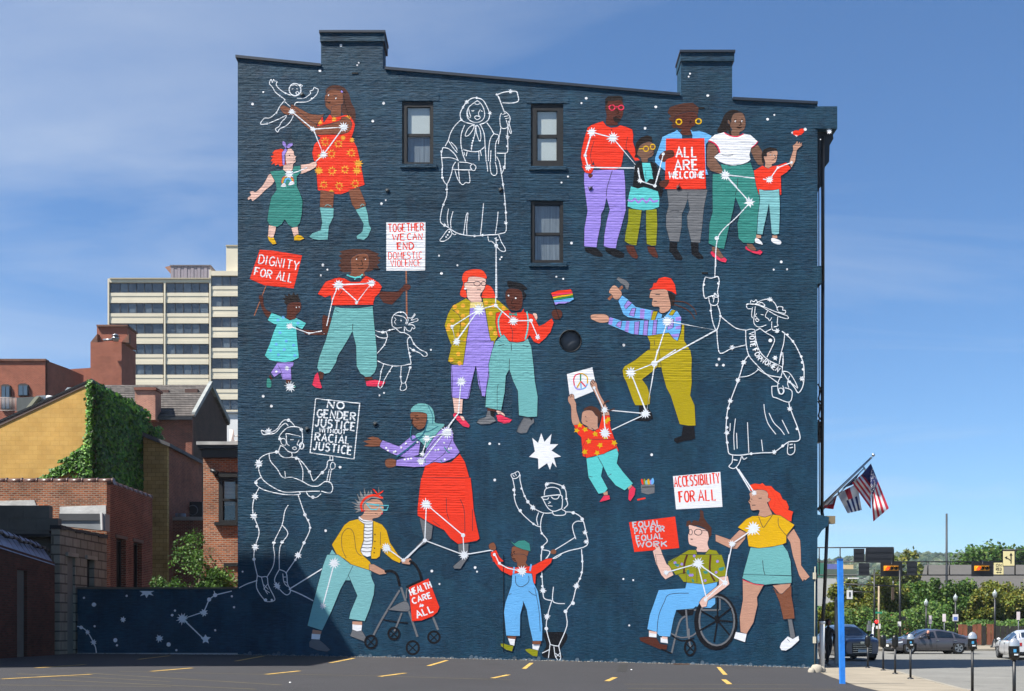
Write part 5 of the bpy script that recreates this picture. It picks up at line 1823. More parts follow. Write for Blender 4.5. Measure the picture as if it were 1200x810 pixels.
Gx = thing('grey_block_wall', (-17.8, 39.2, .5), 'grey rendered block wall in shade behind the torn blue roof sheet', 'wall')
M_blk = mat('grey_block', '6a6862', .95, .2, 1.2, .3, 10)
zb0 = P(0, 592, 39.2).z
for r_ in range(5):
    for c_ in range(6):
        x = -22.3 + c_ * .95; xa = max(x + (.47 if r_ % 2 else 0), -22.3); xb = min(x + .94 + (.47 if r_ % 2 else 0), P(68, 0, 39.2).x)
        if xb - xa > .1: MB().box(xa, xb, 39.2 + random.uniform(0, .012), 39.5, zb0 - (r_ + 1) * .46, zb0 - r_ * .46 - .012).build('block', M_blk, Gx)
MB().box(-22.3, P(67.5, 0, 39.2).x, 39.22, 39.48, .3, zb0 - 5 * .46).build('lower_wall', M_blk, Gx)
# yellow gable house with its ivy
Yx = thing('yellow_gable_house', (-24, 52, .5), 'yellow painted block house with a long sloping roof edge and ivy on its right side', 'house')
wallpoly('gable_wall', [(-60, 526), (107, 449), (107, 780), (-60, 780)], 52, .3, M_yel, Yx)
IX = P(107, 0, 52).x; zi = (side(107, 449, IX).z, side(168, 477, IX).z); yi = (52.3, side(168, 0, IX).y)
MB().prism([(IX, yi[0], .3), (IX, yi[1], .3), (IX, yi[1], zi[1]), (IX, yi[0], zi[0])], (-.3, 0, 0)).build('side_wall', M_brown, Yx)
MB().prism([P(a, b, 51.97) for a, b in ((-60, 520), (106.5, 444.5), (109, 449), (106.5, 449.5), (-60, 527))], (0, .4, 0)).build('fascia', mat('fascia_brown', '6d5a50', .7, .1), Yx)
MB().prism([P(-60, 519, 51.95), P(107, 443.6, 51.95), P(107, 446, 51.95), P(-60, 522, 51.95)], (0, 8, 0)).build('roof', M_black, Yx)
MB().box(IX - .3, IX + .12, 52.1, yi[1], zi[0] - .02, zi[0] + .1).build('eave', M_black, Yx)
M_ivy = leafmat('ivy_green', ['264c0e', '346a14', '4c8a1e', '72a62c', '203e0c'], .12)
def leafcloud(mb, n, fpos, s0, s1, rs, nrm=None):
    for _ in range(n):
        c_ = fpos()
        if c_ is None: continue
        s = rs.uniform(s0, s1); d = Vector((rs.gauss(0, 1), rs.gauss(0, 1), rs.gauss(0, 1)))
        if nrm is not None: d = Vector(nrm) * 1.6 + d * .7
        d.normalize(); u = d.orthogonal().normalized(); v = d.cross(u); a = rs.uniform(0, 6.28); u, v = u * math.cos(a) + v * math.sin(a), v * math.cos(a) - u * math.sin(a)
        mb.face([c_ - u * s * .5, c_ - v * s * .34, c_ + u * s * .5, c_ + v * s * .34])
ivy = thing('ivy', (IX, 53, .5), 'dark green ivy on the shaded side of the yellow house, creeping to its front', 'ivy')
rs = random.Random(21); mb = MB()
def f1():
    y = rs.uniform(51.9, yi[1] + .2); z = zi[0] - rs.random() ** 1.1 * (zi[0] - 3.2); b_ = .25 + .25 * noise.noise(Vector((y * .8, z * .8, 3)))
    return Vector((IX + rs.uniform(0, .22 + b_), y, z + rs.uniform(-.1, .12)))
leafcloud(mb, 19000, f1, .10, .27, rs, (1, -.3, .3))
def f2():                                              # bright edge wrapping the corner
    py = rs.uniform(446, 580); px = 107 - abs(rs.gauss(0, 1)) * (2.2 + 6 * max(0, (py - 505) / 60)); return P(px, py, 51.95 - rs.uniform(0, .25))
leafcloud(mb, 2600, f2, .13, .24, rs, (0, -1, .4))
def f3():                                              # runners fanning out over the yellow face
    t = rs.random(); k = rs.choice((0, 0, 0, 1, 1, 2, 3)); e = ((38, 566), (60, 552), (70, 541), (84, 533))[k]; px = 108 + (e[0] - 108) * t; py = (535, 532, 525, 517)[k] + (e[1] - (535, 532, 525, 517)[k]) * t ** .8
    return P(px + rs.gauss(0, 1.2), py + rs.gauss(0, .8 + 2.6 * (1 - t) * (k < 2)), 51.93 - rs.uniform(0, .12))
leafcloud(mb, 2600, f3, .10, .2, rs, (0, -1, .4))
def f4():
    t = rs.random(); return side(168 + 18 * t ** .7 + rs.gauss(0, 2.2), 500 + 125 * t, IX) + Vector((rs.uniform(.2, .9), 0, 0))
leafcloud(mb, 2200, f4, .12, .24, rs, (1, -.3, .2))
mb.build('leaves', M_ivy, ivy)
mb = MB()
for k in range(5): mb.path([P(107 - j * (6 + k * 2), 520 + k * 8 + j * (4 + k), 51.97) for j in range(6)], .018, 4)
mb.build('stem', mat('ivy_stem', '5a4630', .9), ivy)
# tan walled extension beyond it
Tx = thing('tan_extension', (-17.6, 58, .5), 'narrow tan block extension with a dark brick side, right of the ivy', 'house')
wallpoly('front_wall', [(168, 512), (196, 523), (196, 780), (168, 780)], 58, .3, M_tan, Tx)
TX = P(196, 0, 58).x
MB().prism([(TX, 58.3, .3), (TX, 64.5, .3), (TX, 64.5, side(196, 523, TX).z), (TX, 58.3, side(196, 523, TX).z)], (-.3, 0, 0)).build('side_wall', M_brickD, Tx)
MB().prism([P(a, b, 57.8) for a, b in ((166, 506), (199, 519.5), (199, 523.5), (166, 511))], (0, 6.7, 0)).build('roof', mat('grey_roof_edge', '57585c', .8, .2), Tx)
ac = thing('air_conditioner', P(227, 606, 62), 'dark outdoor air conditioner behind the small tree', 'air conditioner')
MB().prism([P(a, b, 62) for a, b in ((216, 588), (237, 588), (237, 607), (216, 607))], (0, .8, 0)).build('cabinet', mat('ac_dark', '26282a', .6), ac)
MB().lathe(P(226, 598, 61.98), [(.3, 0), (.3, -.03), (.26, -.03)], 16, 0, 'y').build('fan_ring', M_grey, ac)
fr_ = thing('flat_roof_block', (-19.5, 60, .5), 'low flat grey roof with vents between the ivy and the brick houses', 'shed')
MB().box(-20, -15.5, 59, 66, .2, zY(612, 60)).build('wall', M_brown, fr_); MB().box(-20.1, -15.4, 58.9, 66, zY(612, 60), zY(608, 60)).build('roof', mat('grey_felt', '8c8c88', .9, .2), fr_)
for px in (183, 205, 213): MB().tube(P(px, 608, 59.6), P(px, 602, 59.6), .22, .22, 10).build('roof_vent', M_grey, fr_)
# brick house with shingle roof and dark gable
Hx = thing('shingle_roof_house', (-22, 76, .5), 'brick house with grey shingle roof, brick chimney and dark gable end before the high-rise', 'house')
HX = -22.0; cA, cB, cC = side(225, 489, HX), side(245, 453, HX), side(266, 497, HX)
wallpoly('front_wall', [(160, 489), (225, 489), (225, 745), (160, 745)], cA.y, .3, M_brickD, Hx)
MB().prism([(HX, cA.y + .3, .3), (HX, cC.y, .3), cC, cB, (HX, cA.y + .3, cA.z)], (-.3, 0, 0)).build('gable_wall', brickmat('shaded_gable_brick', '5a4238', '46342e', '4a4038', stain=.3), Hx)  # shade put into the gable's brick colour, darker than the front wall
XW = -31
M_sh = brickmat('grey_shingle', '66605c', '4e4a48', '2e2c2c', ms=.01, w=.3, h=.16)
rows = 14
for i in range(rows):
    t0, t1 = i / rows, (i + 1) / rows; a = Vector((0, cA.y - .3, cA.z + .02)).lerp(Vector((0, cB.y, cB.z + .1)), t0); b = Vector((0, cA.y - .3, cA.z + .02)).lerp(Vector((0, cB.y, cB.z + .1)), t1)
    MB().prism([(XW, a.y, a.z + .05), (HX + .2, a.y, a.z + .05), (HX + .2, b.y, b.z), (XW, b.y, b.z)], (0, 0, -.05)).build('shingle_course', M_sh, Hx)
MB().prism([(XW, cB.y, cB.z + .1), (HX + .2, cB.y, cB.z + .1), (HX + .2, cC.y, cC.z), (XW, cC.y, cC.z)], (0, 0, -.1)).build('rear_roof', M_sh, Hx)
mb = MB()
for a, b in ((cA, cB), (cB, cC)): mb.prism([a + Vector((.0, -.1, .0)), b + Vector((0, 0, .0)), b + Vector((0, 0, .38)), a + Vector((0, -.1, .32))], (.25, 0, 0))
mb.build('gable_coping', mat('coping_pale', '8e9290', .8, .25, 2), Hx)
MB().box(XW, HX + .1, cA.y - .45, cA.y - .3, cA.z - .25, cA.z - .02).build('gutter', M_black, Hx)
ch = MB().prism([P(a, b, 74.2) for a, b in ((158, 456), (182, 456), (182, 492), (158, 492))], (0, 1.2, 0)).build('chimney', brickmat('pink_brick', 'b8735c', '9c5a48', 'c4a896', stain=.3), Hx)
MB().prism([P(a, b, 74.1) for a, b in ((157, 454), (183, 454), (183, 457), (157, 457))], (0, 1.4, 0)).build('chimney_cap', M_brickD, ch)
for px, py in ((190, 461), (224, 460)): q_ = P(px, py, cA.y + 3); MB().box(q_.x - .45, q_.x + .45, q_.y, q_.y + .6, q_.z - .3, q_.z + .25).build('roof_vent', mat('vent_brown', '5c4038', .8), Hx)
# small brick house beside the mural building
Fx = thing('small_brick_house', (-11.1, 43, .5), 'small orange brick house with black cornice and one black-framed window, against the mural building', 'house')
fx0 = P(238, 0, 43).x; fx1 = -9.4; zt = P(0, 536, 43).z
wa = (P(256.5, 0, 43).x, P(279, 0, 43).x, P(0, 612, 43).z, P(0, 560, 43).z)
mb = MB().box(fx0, wa[0], 43, 43.35, .2, zt).box(wa[1], fx1, 43, 43.35, .2, zt).box(wa[0], wa[1], 43, 43.35, .2, wa[2]).box(wa[0], wa[1], 43, 43.35, wa[3], zt)
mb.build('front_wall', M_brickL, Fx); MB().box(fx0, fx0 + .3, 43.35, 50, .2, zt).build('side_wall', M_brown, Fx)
MB().box(fx0 + .02, fx1 - .05, 42.72, 43.2, zt - .05, zt + .28).box(fx0 - .12, fx1, 42.6, 43.2, zt + .283, zt + .42).build('cornice', M_black, Fx)
MB().box(fx0 - .14, fx1, 42.55, 50, zt + .423, zt + .55).build('roof', mat('tin_roof', 'b4b6b4', .5, .25, 2), Fx)
fr = MB().box(wa[0], wa[0] + .16, 42.96, 43.2, wa[2], wa[3]).box(wa[1] - .1, wa[1], 42.96, 43.2, wa[2], wa[3]).box(wa[0], wa[1], 42.97, 43.2, (wa[2] + wa[3]) / 2 - .04, (wa[2] + wa[3]) / 2 + .04).box(wa[0], wa[1], 42.95, 43.2, wa[3] - .12, wa[3]).box(wa[0], wa[1], 42.95, 43.2, wa[2], wa[2] + .08).build('window', M_frame, Fx)
MB().box(wa[0], wa[1], 43.1, 43.11, wa[2], wa[3]).build('pane', M_glass, fr)
for i in range(18): z = wa[3] - .1 - i * .055; MB().box(wa[0] + .16, wa[1] - .1, 43.14, 43.17, z - .04, z).build('blind_slat', mat('tan_blind', 'a89880', .8), fr)
MB().box(wa[0], wa[1], 43.3, 43.34, wa[2], wa[3]).build('room_behind', mat('room_brown', '2a2420', .9), fr)
MB().box(wa[0] - .14, wa[1], 42.85, 43.1, wa[2] - .14, wa[2] - .01).build('sill', M_frame, fr); MB().box(wa[0] - .12, wa[1], 42.88, 43.05, wa[3] + .01, wa[3] + .2).build('hood', M_frame, fr)
MB().box(P(262, 0, 42.9).x, fx1, 42.93, 43.02, P(0, 664, 43).z, P(0, 660, 43).z).build('string_course', M_frame, Fx)
q_ = P(247, 551, 42.7); MB().tube(q_, q_ + Vector((.28, 0, -.12)), .07, .09).box(q_.x + .05, q_.x + .1, q_.y, q_.y + .3, q_.z - .1, q_.z + .08).build('security_camera', M_black, Fx)
vp = thing('roof_pipe', P(272, 524, 45), 'white vent pipes standing on the tin roof of the small brick house', 'pipe')
MB().tube(P(271.5, 526, 45), P(271.5, 504, 45), .09).tube(P(271.5, 511, 45), P(279, 511, 45), .03).tube(P(271.5, 517, 45), P(279, 517, 45), .03).build('pipe', M_white, vp)
# red brick blocks on the hill street behind
Rx = thing('red_brick_block', (-42, 90, .5), 'red brick block with arched windows, a balcony and a stepped tower at the far left', 'building')
wallpoly('main_wall', [(-90, 422), (53, 422), (53, 760), (-90, 760)], 88, .4, M_far, Rx)
RX = P(53, 0, 88).x
MB().prism([(RX, 88.4, .3), (RX, side(98, 0, RX).y, .3), side(98, 440, RX), side(80, 432, RX), side(54, 422.5, RX)], (-.4, 0, 0)).build('side_wall', M_far, Rx)
wallpoly('rear_wall', [(78, 433), (108, 431), (108, 760), (78, 760)], 100, .4, M_far, Rx)
TY = 96; tx = P(142.5, 0, TY).x
tw = MB().prism([P(a, b, TY) for a, b in ((106, 401), (142.5, 401), (142.5, 760), (106, 760))], (0, 3.6, 0)).build('tower', M_far, Rx)
MB().prism([P(a, b, TY + .5) for a, b in ((113.5, 382), (149, 382), (149, 402), (113.5, 402))], (0, 2.4, 0)).build('tower_top', M_far, tw)
for a, b in (((106, 401), (114, 391)), ((142.5, 401), (151, 391))):
    MB().prism([P(a[0], a[1], TY), P(b[0], a[1] + .5, TY), P(b[0], b[1], TY)], (0, .5, 0)).build('tower_shoulder', M_brown, tw)
for pts in (((-90, 420.5), (53.5, 420.5), (53.5, 423), (-90, 423)),): MB().prism([P(a, b, 87.9) for a, b in pts], (0, .7, 0)).build('coping', M_brown, Rx)
MB().prism([P(a, b, TY + .3) for a, b in ((113, 380.5), (149.6, 380.5), (149.6, 382.5), (113, 382.5))], (0, 2.6, 0)).build('tower_coping', M_brown, tw)
for (a, b, c, d) in ((1, 451, 12, 480), (21, 450, 33, 464)):
    fr = MB().prism([P(x, y, 87.85) for x, y in ((a, d), (c, d), (c, b + 1), ((a + c) / 2 + 3, b - .6), ((a + c) / 2 - 3, b - .6), (a, b + 1))], (0, .15, 0)).build('window', mat('old_frame', '3c3432', .7), Rx)
    for u in ((a + 1.2, (a + c) / 2 - .4), ((a + c) / 2 + .4, c - 1.2)):
        MB().prism([P(x, y, 87.82) for x, y in ((u[0], d - 1), (u[1], d - 1), (u[1], b + 2), (u[0], b + 2))], (0, .02, 0)).build('pane', mat('blue_pane', '4a5c6c', .1, .1, spec=.8), fr)
MB().tube(P(135.5, 400, 95.4), P(135.5, 393, 95.4), .24, .24, 10).tube(P(135.5, 394, 95.4), P(135.5, 391.5, 95.4), .4, .12, 10).tube(P(135.5, 397.5, 95.4), P(135.5, 396, 95.4), .34, .34, 10).tube(P(121, 398.5, 95.4), P(133, 398, 95.4), .1, .1, 6).build('roof_ventilator', M_steel, tw)
bal = MB()
for i in range(14): bal.tube(P(-2 + i * 1.6, 482, 84), P(-2 + i * 1.6, 466, 84), .02, n=4)
bal.tube(P(-4, 466, 84), P(19, 466, 84), .03, n=4).tube(P(-4, 481, 84), P(19, 481, 84), .03, n=4); bal.build('balcony_railing', mat('railing_pale', 'b8a8a0', .7), Rx)
acx = thing('rooftop_air_handler', P(36, 478, 80), 'grey rooftop air handling unit with a slanted duct behind the yellow gable', 'air handler')
MB().prism([P(a, b, 80) for a, b in ((19.5, 466), (42, 465), (36, 482), (19.5, 482))], (0, 1.6, 0)).build('cabinet', mat('unit_grey', '565a58', .6, .1), acx)
MB().prism([P(a, b, 79.9) for a, b in ((41, 465), (46, 464.5), (34, 479), (29, 480))], (0, .5, 0)).build('duct', mat('duct_beige', '9a9880', .6), acx)
MB().prism([P(a, b, 80.5) for a, b in ((42, 464), (54, 463), (53, 473), (42, 476))], (0, 1, 0)).build('coil', mat('coil_grey', '7c8084', .5), acx)
for i in range(6): MB().box(*sorted((P(43 + i * 1.8, 0, 80.4).x, P(43.7 + i * 1.8, 0, 80.4).x)), 80.4, 80.5, P(0, 474, 80.4).z, P(0, 465, 80.4).z).build('fin', M_steel, acx)
MB().tube(P(58, 467.5, 80), P(58, 464, 80), .3, .2).tube(P(58, 469, 80), P(60, 473, 80), .08).build('roof_vent', M_white, acx)
sk = thing('skylight', P(79, 455, 84), 'small pale skylight in the roof behind the yellow gable', 'skylight')
MB().prism([P(a, b, 82) for a, b in ((73, 461), (79, 454), (87, 454.5), (82, 459))], (0, .2, 0)).build('pane', mat('skylight_pane', 'b4bcc0', .3), sk)
# high-rise
Tw = thing('high_rise', (-48, 160, .5), 'cream high-rise slab with long bands of dark windows behind the brick houses', 'high-rise')
M_cr = mat('cream_concrete', 'e2d8c0', .85, .08, .3, stretch=(1, 1, .4)); M_crd = mat('cream_trim', 'b0a48c', .85, .08)
HY = 160.0
wallpoly('core', [(127.5, 330), (246, 330), (246, 760), (127.5, 760)], HY + .5, 14, mat('recess_grey', '50545a', .8), Tw)
wallpoly('right_core', [(246, 320), (300, 320), (300, 760), (246, 760)], HY + .3, 14, mat('recess_grey', '50545a', .8), Tw)
M_p = [mat('pane_grey', '3c464e', .12, .2, spec=.9), mat('pane_dark', '1e2226', .12, .2, spec=.9), mat('pane_light', '59646c', .15, .2, spec=.9)]
rs = random.Random(9)
bays = [(128, 190.7, [128, 140.5, 150, 159.5, 169, 178, 190.7], 331, 24.0, 12.2, 355 - 331), (193.8, 244, [193.8, 205, 214.5, 224.5, 233.5, 244], 331, 24.0, 12.2, 24), (247, 290, [247, 260, 269.5, 279, 290], 323, 24.2, 12.3, 24)]
for (a, b, cuts, y0, pitch, hgt, _) in bays:
    for r_ in range(9):
        ya_ = y0 + r_ * pitch; sh = None
        for u, v in zip(cuts, cuts[1:]):
            mb = MB(); fw = .35
            for q in ((u, ya_, v, ya_ + .6), (u, ya_ + hgt - .6, v, ya_ + hgt), (u, ya_, u + fw, ya_ + hgt), (v - fw, ya_, v, ya_ + hgt)):
                p0, p1 = P(q[0], q[3], HY + .15), P(q[2], q[1], HY + .15); mb.box(p0.x, p1.x, p0.y, p0.y + .2, p0.z, p1.z)
            wn = mb.build('window', mat('dark_bronze', '3a3c40', .5), Tw); p0, p1 = P(u + .35, ya_ + hgt - .6, HY + .25), P(v - .35, ya_ + .6, HY + .25)
            MB().box(p0.x, p1.x, p0.y, p0.y + .04, p0.z, p1.z).build('pane', M_p[rs.choice((0, 0, 0, 1, 2))], wn)
        for hh in range(3):                             # spandrel boards between the window bands
            s0 = ya_ + hgt + hh * (pitch - hgt) / 3; s1 = s0 + (pitch - hgt) / 3 - .03; p0, p1 = P(a - .3, s1, HY), P(b + .3, s0, HY); MB().box(p0.x, p1.x, p0.y + (0, .05, .015)[hh], p0.y + .5, p0.z, p1.z).build('spandrel_panel', M_cr, Tw)
for x, y0 in ((126, 328), (192, 328), (245.2, 316)): p0, p1 = P(x, 560, HY - .12), P(x + 1.8, y0, HY - .12); MB().box(p0.x, p1.x, p0.y, p0.y + .6, p0.z, p1.z).build('pier', M_cr, Tw)
for (a, b, c, d) in ((126, 326.5, 246, 331), (246, 317.5, 300, 323)): p0, p1 = P(a, d, HY - .1), P(c, b, HY - .1); MB().box(p0.x, p1.x, p0.y, p0.y + 14, p0.z, p1.z).build('parapet', M_cr, Tw)
p0, p1 = P(128.5, 327, HY - .3), P(246, 325.6, HY - .3); MB().box(p0.x, p1.x, p0.y, p0.y + 14, p0.z, p1.z).build('parapet_coping', M_crd, Tw)
wallpoly('penthouse', [(265, 288), (300, 288), (300, 318), (265, 318)], HY + 1, 9, M_cr, Tw)
wallpoly('penthouse_coping', [(264.5, 287), (300, 287), (300, 288.5), (264.5, 288.5)], HY + .9, 9.2, M_crd, Tw)
pl = thing('rooftop_plant_screen', P(220, 326, HY + 3), 'ribbed grey screen round the plant on the roof of the cream high-rise', 'screen')
for i in range(12): a = 200 + i * 3.9; wallpoly('screen_panel', [(a, 311.5), (a + 3.6, 311.5), (a + 3.6, 326), (a, 326)], HY + 3 + (i % 2) * .05, 3, mat('screen_grey', '8e8690', .7, .1), pl)
wallpoly('screen_edge', [(193, 313), (200, 311.5), (200, 321)], HY + 3, .4, mat('screen_rust', 'a0725a', .7), pl)
wallpoly('screen_cap', [(199, 310.5), (247, 310.5), (247, 311.5), (199, 311.5)], HY + 2.9, 3.2, mat('screen_cap', '6c6468', .7), pl)
lw = thing('white_annex', P(272, 520, 120), 'low white annex glimpsed between the dark gable and the mural building', 'building')
wallpoly('wall', [(258, 484), (300, 484), (300, 760), (258, 760)], 120, 6, M_white, lw); wallpoly('roof_edge', [(257, 482.5), (300, 482.5), (300, 484.2), (257, 484.2)], 119.8, 6, M_grey, lw)
# neighbour beyond the left edge of the frame: it throws the shade over the low end of the wall
Nb = thing('corner_block', (-24, 30, .5), 'tall plain brick block just outside the left of the picture', 'building')
NZ = 1.6 + 18.8
MB().box(-31, -18, 24.95, 35, .2, NZ).build('wall', M_brickD, Nb); MB().box(-31.1, -17.98, 24.93, 35.02, NZ, NZ + .12).build('parapet', M_conc, Nb)
for f_ in range(5):
    for c_ in range(3):
        y = 26.4 + c_ * 3; z = 2 + f_ * 3.6; fr = MB().box(-18.0, -17.93, y, y + 1.1, z, z + 1.9).build('window', M_frame, Nb); MB().box(-17.93, -17.92, y + .1, y + 1, z + .1, z + 1.8).build('pane', M_p[0], fr)
# ------------------------------------------------------------------ vegetation
M_bark = mat('bark', '5a4c3e', .95, .25, 3, .5, 12)
M_leafA = leafmat('leaf_green', ['2e4f1c', '42682a', '5c8438', '385c22', '7a9a4c'], .35)
M_leafB = leafmat('leaf_olive', ['4c6022', '667828', '848630', '3e5420', '988c36', '5c7430'], .3)
M_leafC = leafmat('leaf_deep', ['365822', '466a2a', '5e8034', '3c5c26', '7c8e3a'], .3)
def tree(loc, h, rad, label, group, m, seed, n=5000, leaf=(.12, .22), low=.25, name='tree', limbs=7, squash=1.0):
    rs = random.Random(seed); t = thing(name, loc, label, 'tree', group); L = Vector(loc); mb = MB()
    tp = L + Vector((rs.uniform(-.2, .2), rs.uniform(-.2, .2), h * .55)); mb.tube(L - Vector((0, 0, .2)), tp, .035 * h, .018 * h, 8)
    ends = []
    for i in range(limbs):
        a = i * 2.4 + rs.uniform(-.4, .4); st = L.lerp(tp, rs.uniform(.4, 1)); r_ = rad * rs.uniform(.45, .85); e = Vector((L.x + r_ * math.cos(a), L.y + r_ * math.sin(a), L.z + h * rs.uniform(low + .2, .92)))
        md = st.lerp(e, .5) + Vector((0, 0, .06 * h)); mb.tube(st, md, .014 * h, .009 * h, 6); mb.tube(md, e, .009 * h, .003 * h, 5); ends += [e, md.lerp(e, .5)]
        for _ in range(3): e2 = e + Vector((rs.gauss(0, .25), rs.gauss(0, .25), rs.gauss(.1, .2))) * rad * .6; mb.tube(md.lerp(e, .6), e2, .005 * h, .002 * h, 4); ends.append(e2)
    mb.build('trunk', M_bark, t)
    blobs = [(e, rad * rs.uniform(.22, .42)) for e in ends] + [(L + Vector((rs.gauss(0, .3) * rad, rs.gauss(0, .3) * rad, h * rs.uniform(low + .15, .9))), rad * rs.uniform(.3, .5)) for _ in range(8)]
    blobs.append((L + Vector((0, 0, h * .93)), rad * .28)); mb = MB()
    def fp():
        c_, r_ = rs.choice(blobs); d = Vector((rs.gauss(0, 1), rs.gauss(0, 1), rs.gauss(0, .8))).normalized() * r_ * rs.random() ** .4; q = c_ + d
        return q if q.z > L.z + h * low * .6 else None
    leafcloud(mb, n, fp, leaf[0], leaf[1], rs, (0, 0, .35)); mb.build('crown', m, t); return t
tree((P(226, 0, 42).x, 42.2, .5), 4.75, 1.5, 'bushy green young tree between the navy garden wall and the small brick house', None, M_leafA, 4, 9500, (.07, .15), .1, limbs=9)
tree((P(252, 0, 41.6).x, 41.8, .5), 3.3, 1.0, 'low leafy sapling to the right of the bushy tree, against the orange brick', None, M_leafA, 8, 4200, (.07, .15), .1)
tree((P(190, 0, 41.6).x, 41.6, .5), 3.0, .6, 'pale green shrub at the left foot of the bushy tree above the garden wall', None, M_leafA, 5, 1600, (.07, .13), .2)
TL = [('olive tree with yellowing crown behind the parked pickup', 998, 88, 678, 46, 'B', 0), ('tall olive tree behind the traffic light mast', 1030, 90, 672, 48, 'B', 0), ('dense green tree right of the black signal post', 1066, 92, 684, 44, 'C', 0),
      ('deep green tree above the grey saloon car', 1096, 90, 678, 42, 'C', 0), ('green tree rising behind the lamp with the blue banner sign', 1128, 93, 682, 46, 'C', 0), ('yellow green tree left of the tallest street lamp', 1152, 89, 690, 38, 'B', 0),
      ('olive tree behind the tallest street lamp', 1180, 92, 684, 46, 'B', 0), ('green tree at the right edge over the white car', 1212, 90, 678, 50, 'B', 0), ('small green tree below the grey roof beside the downpipe', 967, 70, 708, 20, 'B', 0),
      ('round tree standing above the gantry, left of the thin mast', 1066, 150, 643, 62, 'B', 1), ('broad dark tree above the gantry between mast and yellow sign', 1138, 150, 645, 80, 'C', 1), ('light green tree above the gantry left of the arrow sign', 1160, 155, 641, 50, 'B', 1),
      ('tree crown above the gantry beyond the arrow sign', 1200, 150, 640, 56, 'C', 1), ('low tree above the gantry near its first post', 1043, 150, 650, 46, 'B', 1)]
for i, (lb, px, Y, py, wpx, mm, far) in enumerate(TL):
    top_ = zY(py, Y); tree((P(px, 0, Y).x, Y, 0), top_, wpx * Y / F * (.62 if not far else .55), lb, 'trees beyond the cross street' if not far else 'trees rising above the gantry', {'B': M_leafB, 'C': M_leafC}[mm], 40 + i, 11000 if not far else 6000, (.16, .32) if not far else (.4, .75), .02 if not far else .1, limbs=9)
rs = random.Random(77); mb = MB()
def fh():
    x = rs.uniform(19, 60); b_ = (1.9 if x < 34 else 1.0) + 1.2 * noise.noise(Vector((x * .35, 0, 0))); return Vector((x, rs.uniform(84.5, 87), rs.uniform(.1, b_ + 1)))
leafcloud(mb, 22000, fh, .15, .3, rs, (0, -.5, .5)); tag(mb.build('undergrowth', M_leafC), kind='stuff')
# far houses seen between the trees
gh = thing('grey_roof_house', P(1140, 690, 120), 'wide grey roofed brick house half hidden by trees beneath the gantry', 'house')
wallpoly('wall', [(1080, 690), (1240, 690), (1240, 745), (1080, 745)], 120, 10, mat('far_orange_brick', 'b4705a', .9, .15), gh)
MB().prism([P(1076, 690, 119), P(1244, 690, 119), P(1240, 662, 126), P(1084, 662, 126)], (0, .1, -.2)).build('roof', mat('far_grey_roof', '54524f', .9, .08), gh)
gh2 = thing('pale_house', P(968, 760, 90), 'pale grey house with a broad grey roof seen past the mural building corner', 'house')
wallpoly('wall', [(940, 710), (982, 710), (982, 752), (940, 752)], 92, 8, mat('pale_wall', 'c4bcae', .9, .06), gh2)
MB().prism([P(936, 711, 91), P(984, 711, 91), P(980, 678, 97), P(944, 678, 97)], (0, .1, -.25)).build('roof', mat('pale_roof', '747674', .9, .08), gh2)
MB().prism([P(936, 710.6, 90.9), P(984, 710.6, 90.9), P(984, 712.4, 90.9), P(936, 712.4, 90.9)], (0, .2, 0)).build('eave', M_black, gh2)
gh3 = thing('distant_block', P(1189, 655, 420), 'distant pale apartment block on the hillside beyond the arrow sign', 'building')
wallpoly('wall', [(1168, 650), (1177, 650), (1177, 690), (1168, 690)], 420, 12, mat('pale_block', 'b8b4ac', .9), gh3)
for r_ in range(4): wallpoly('window_band', [(1168.5, 652 + r_ * 4), (1176.5, 652 + r_ * 4), (1176.5, 654 + r_ * 4), (1168.5, 654 + r_ * 4)], 419.8, .1, M_p[0], gh3)
gh4 = thing('roadside_hoarding', P(984, 672, 130), 'low shop roofs and green and white sign seen under the gantry by the blue post', 'building')
for (a, b, c, d, hx) in ((958, 660, 966, 676, '3a7a68'), (968, 661, 982, 667, '6c78b8'), (988, 662, 1000, 667, 'e0c898'), (966, 667, 1004, 676, '5c6c60')): wallpoly('shop_front', [(a, b), (c, b), (c, d), (a, d)], 130, 1, mat('shop_' + hx, hx, .8), gh4)
fn = thing('wooden_fence', P(1170, 757, 83.5), 'row of reddish brown boards and dark panels behind the far pavement', 'fence')
for i in range(64):
    x = 34.1 + i * .36; dark = (i % 3 == 2) if i < 9 else True
    MB().box(x, x + .31, 83.4 + random.uniform(0, .04), 83.46, .05, (1.5 if dark else 1.62) + random.uniform(-.03, .03)).build('board', mat('fence_dark', '2e2c2a', .9, .2) if dark else mat('fence_red', '84503a', .9, .25), fn)
MB().box(34.1, 57, 83.48, 83.54, .5, .6).box(34.1, 57, 83.48, 83.54, 1.2, 1.3).build('rail', M_brown, fn)
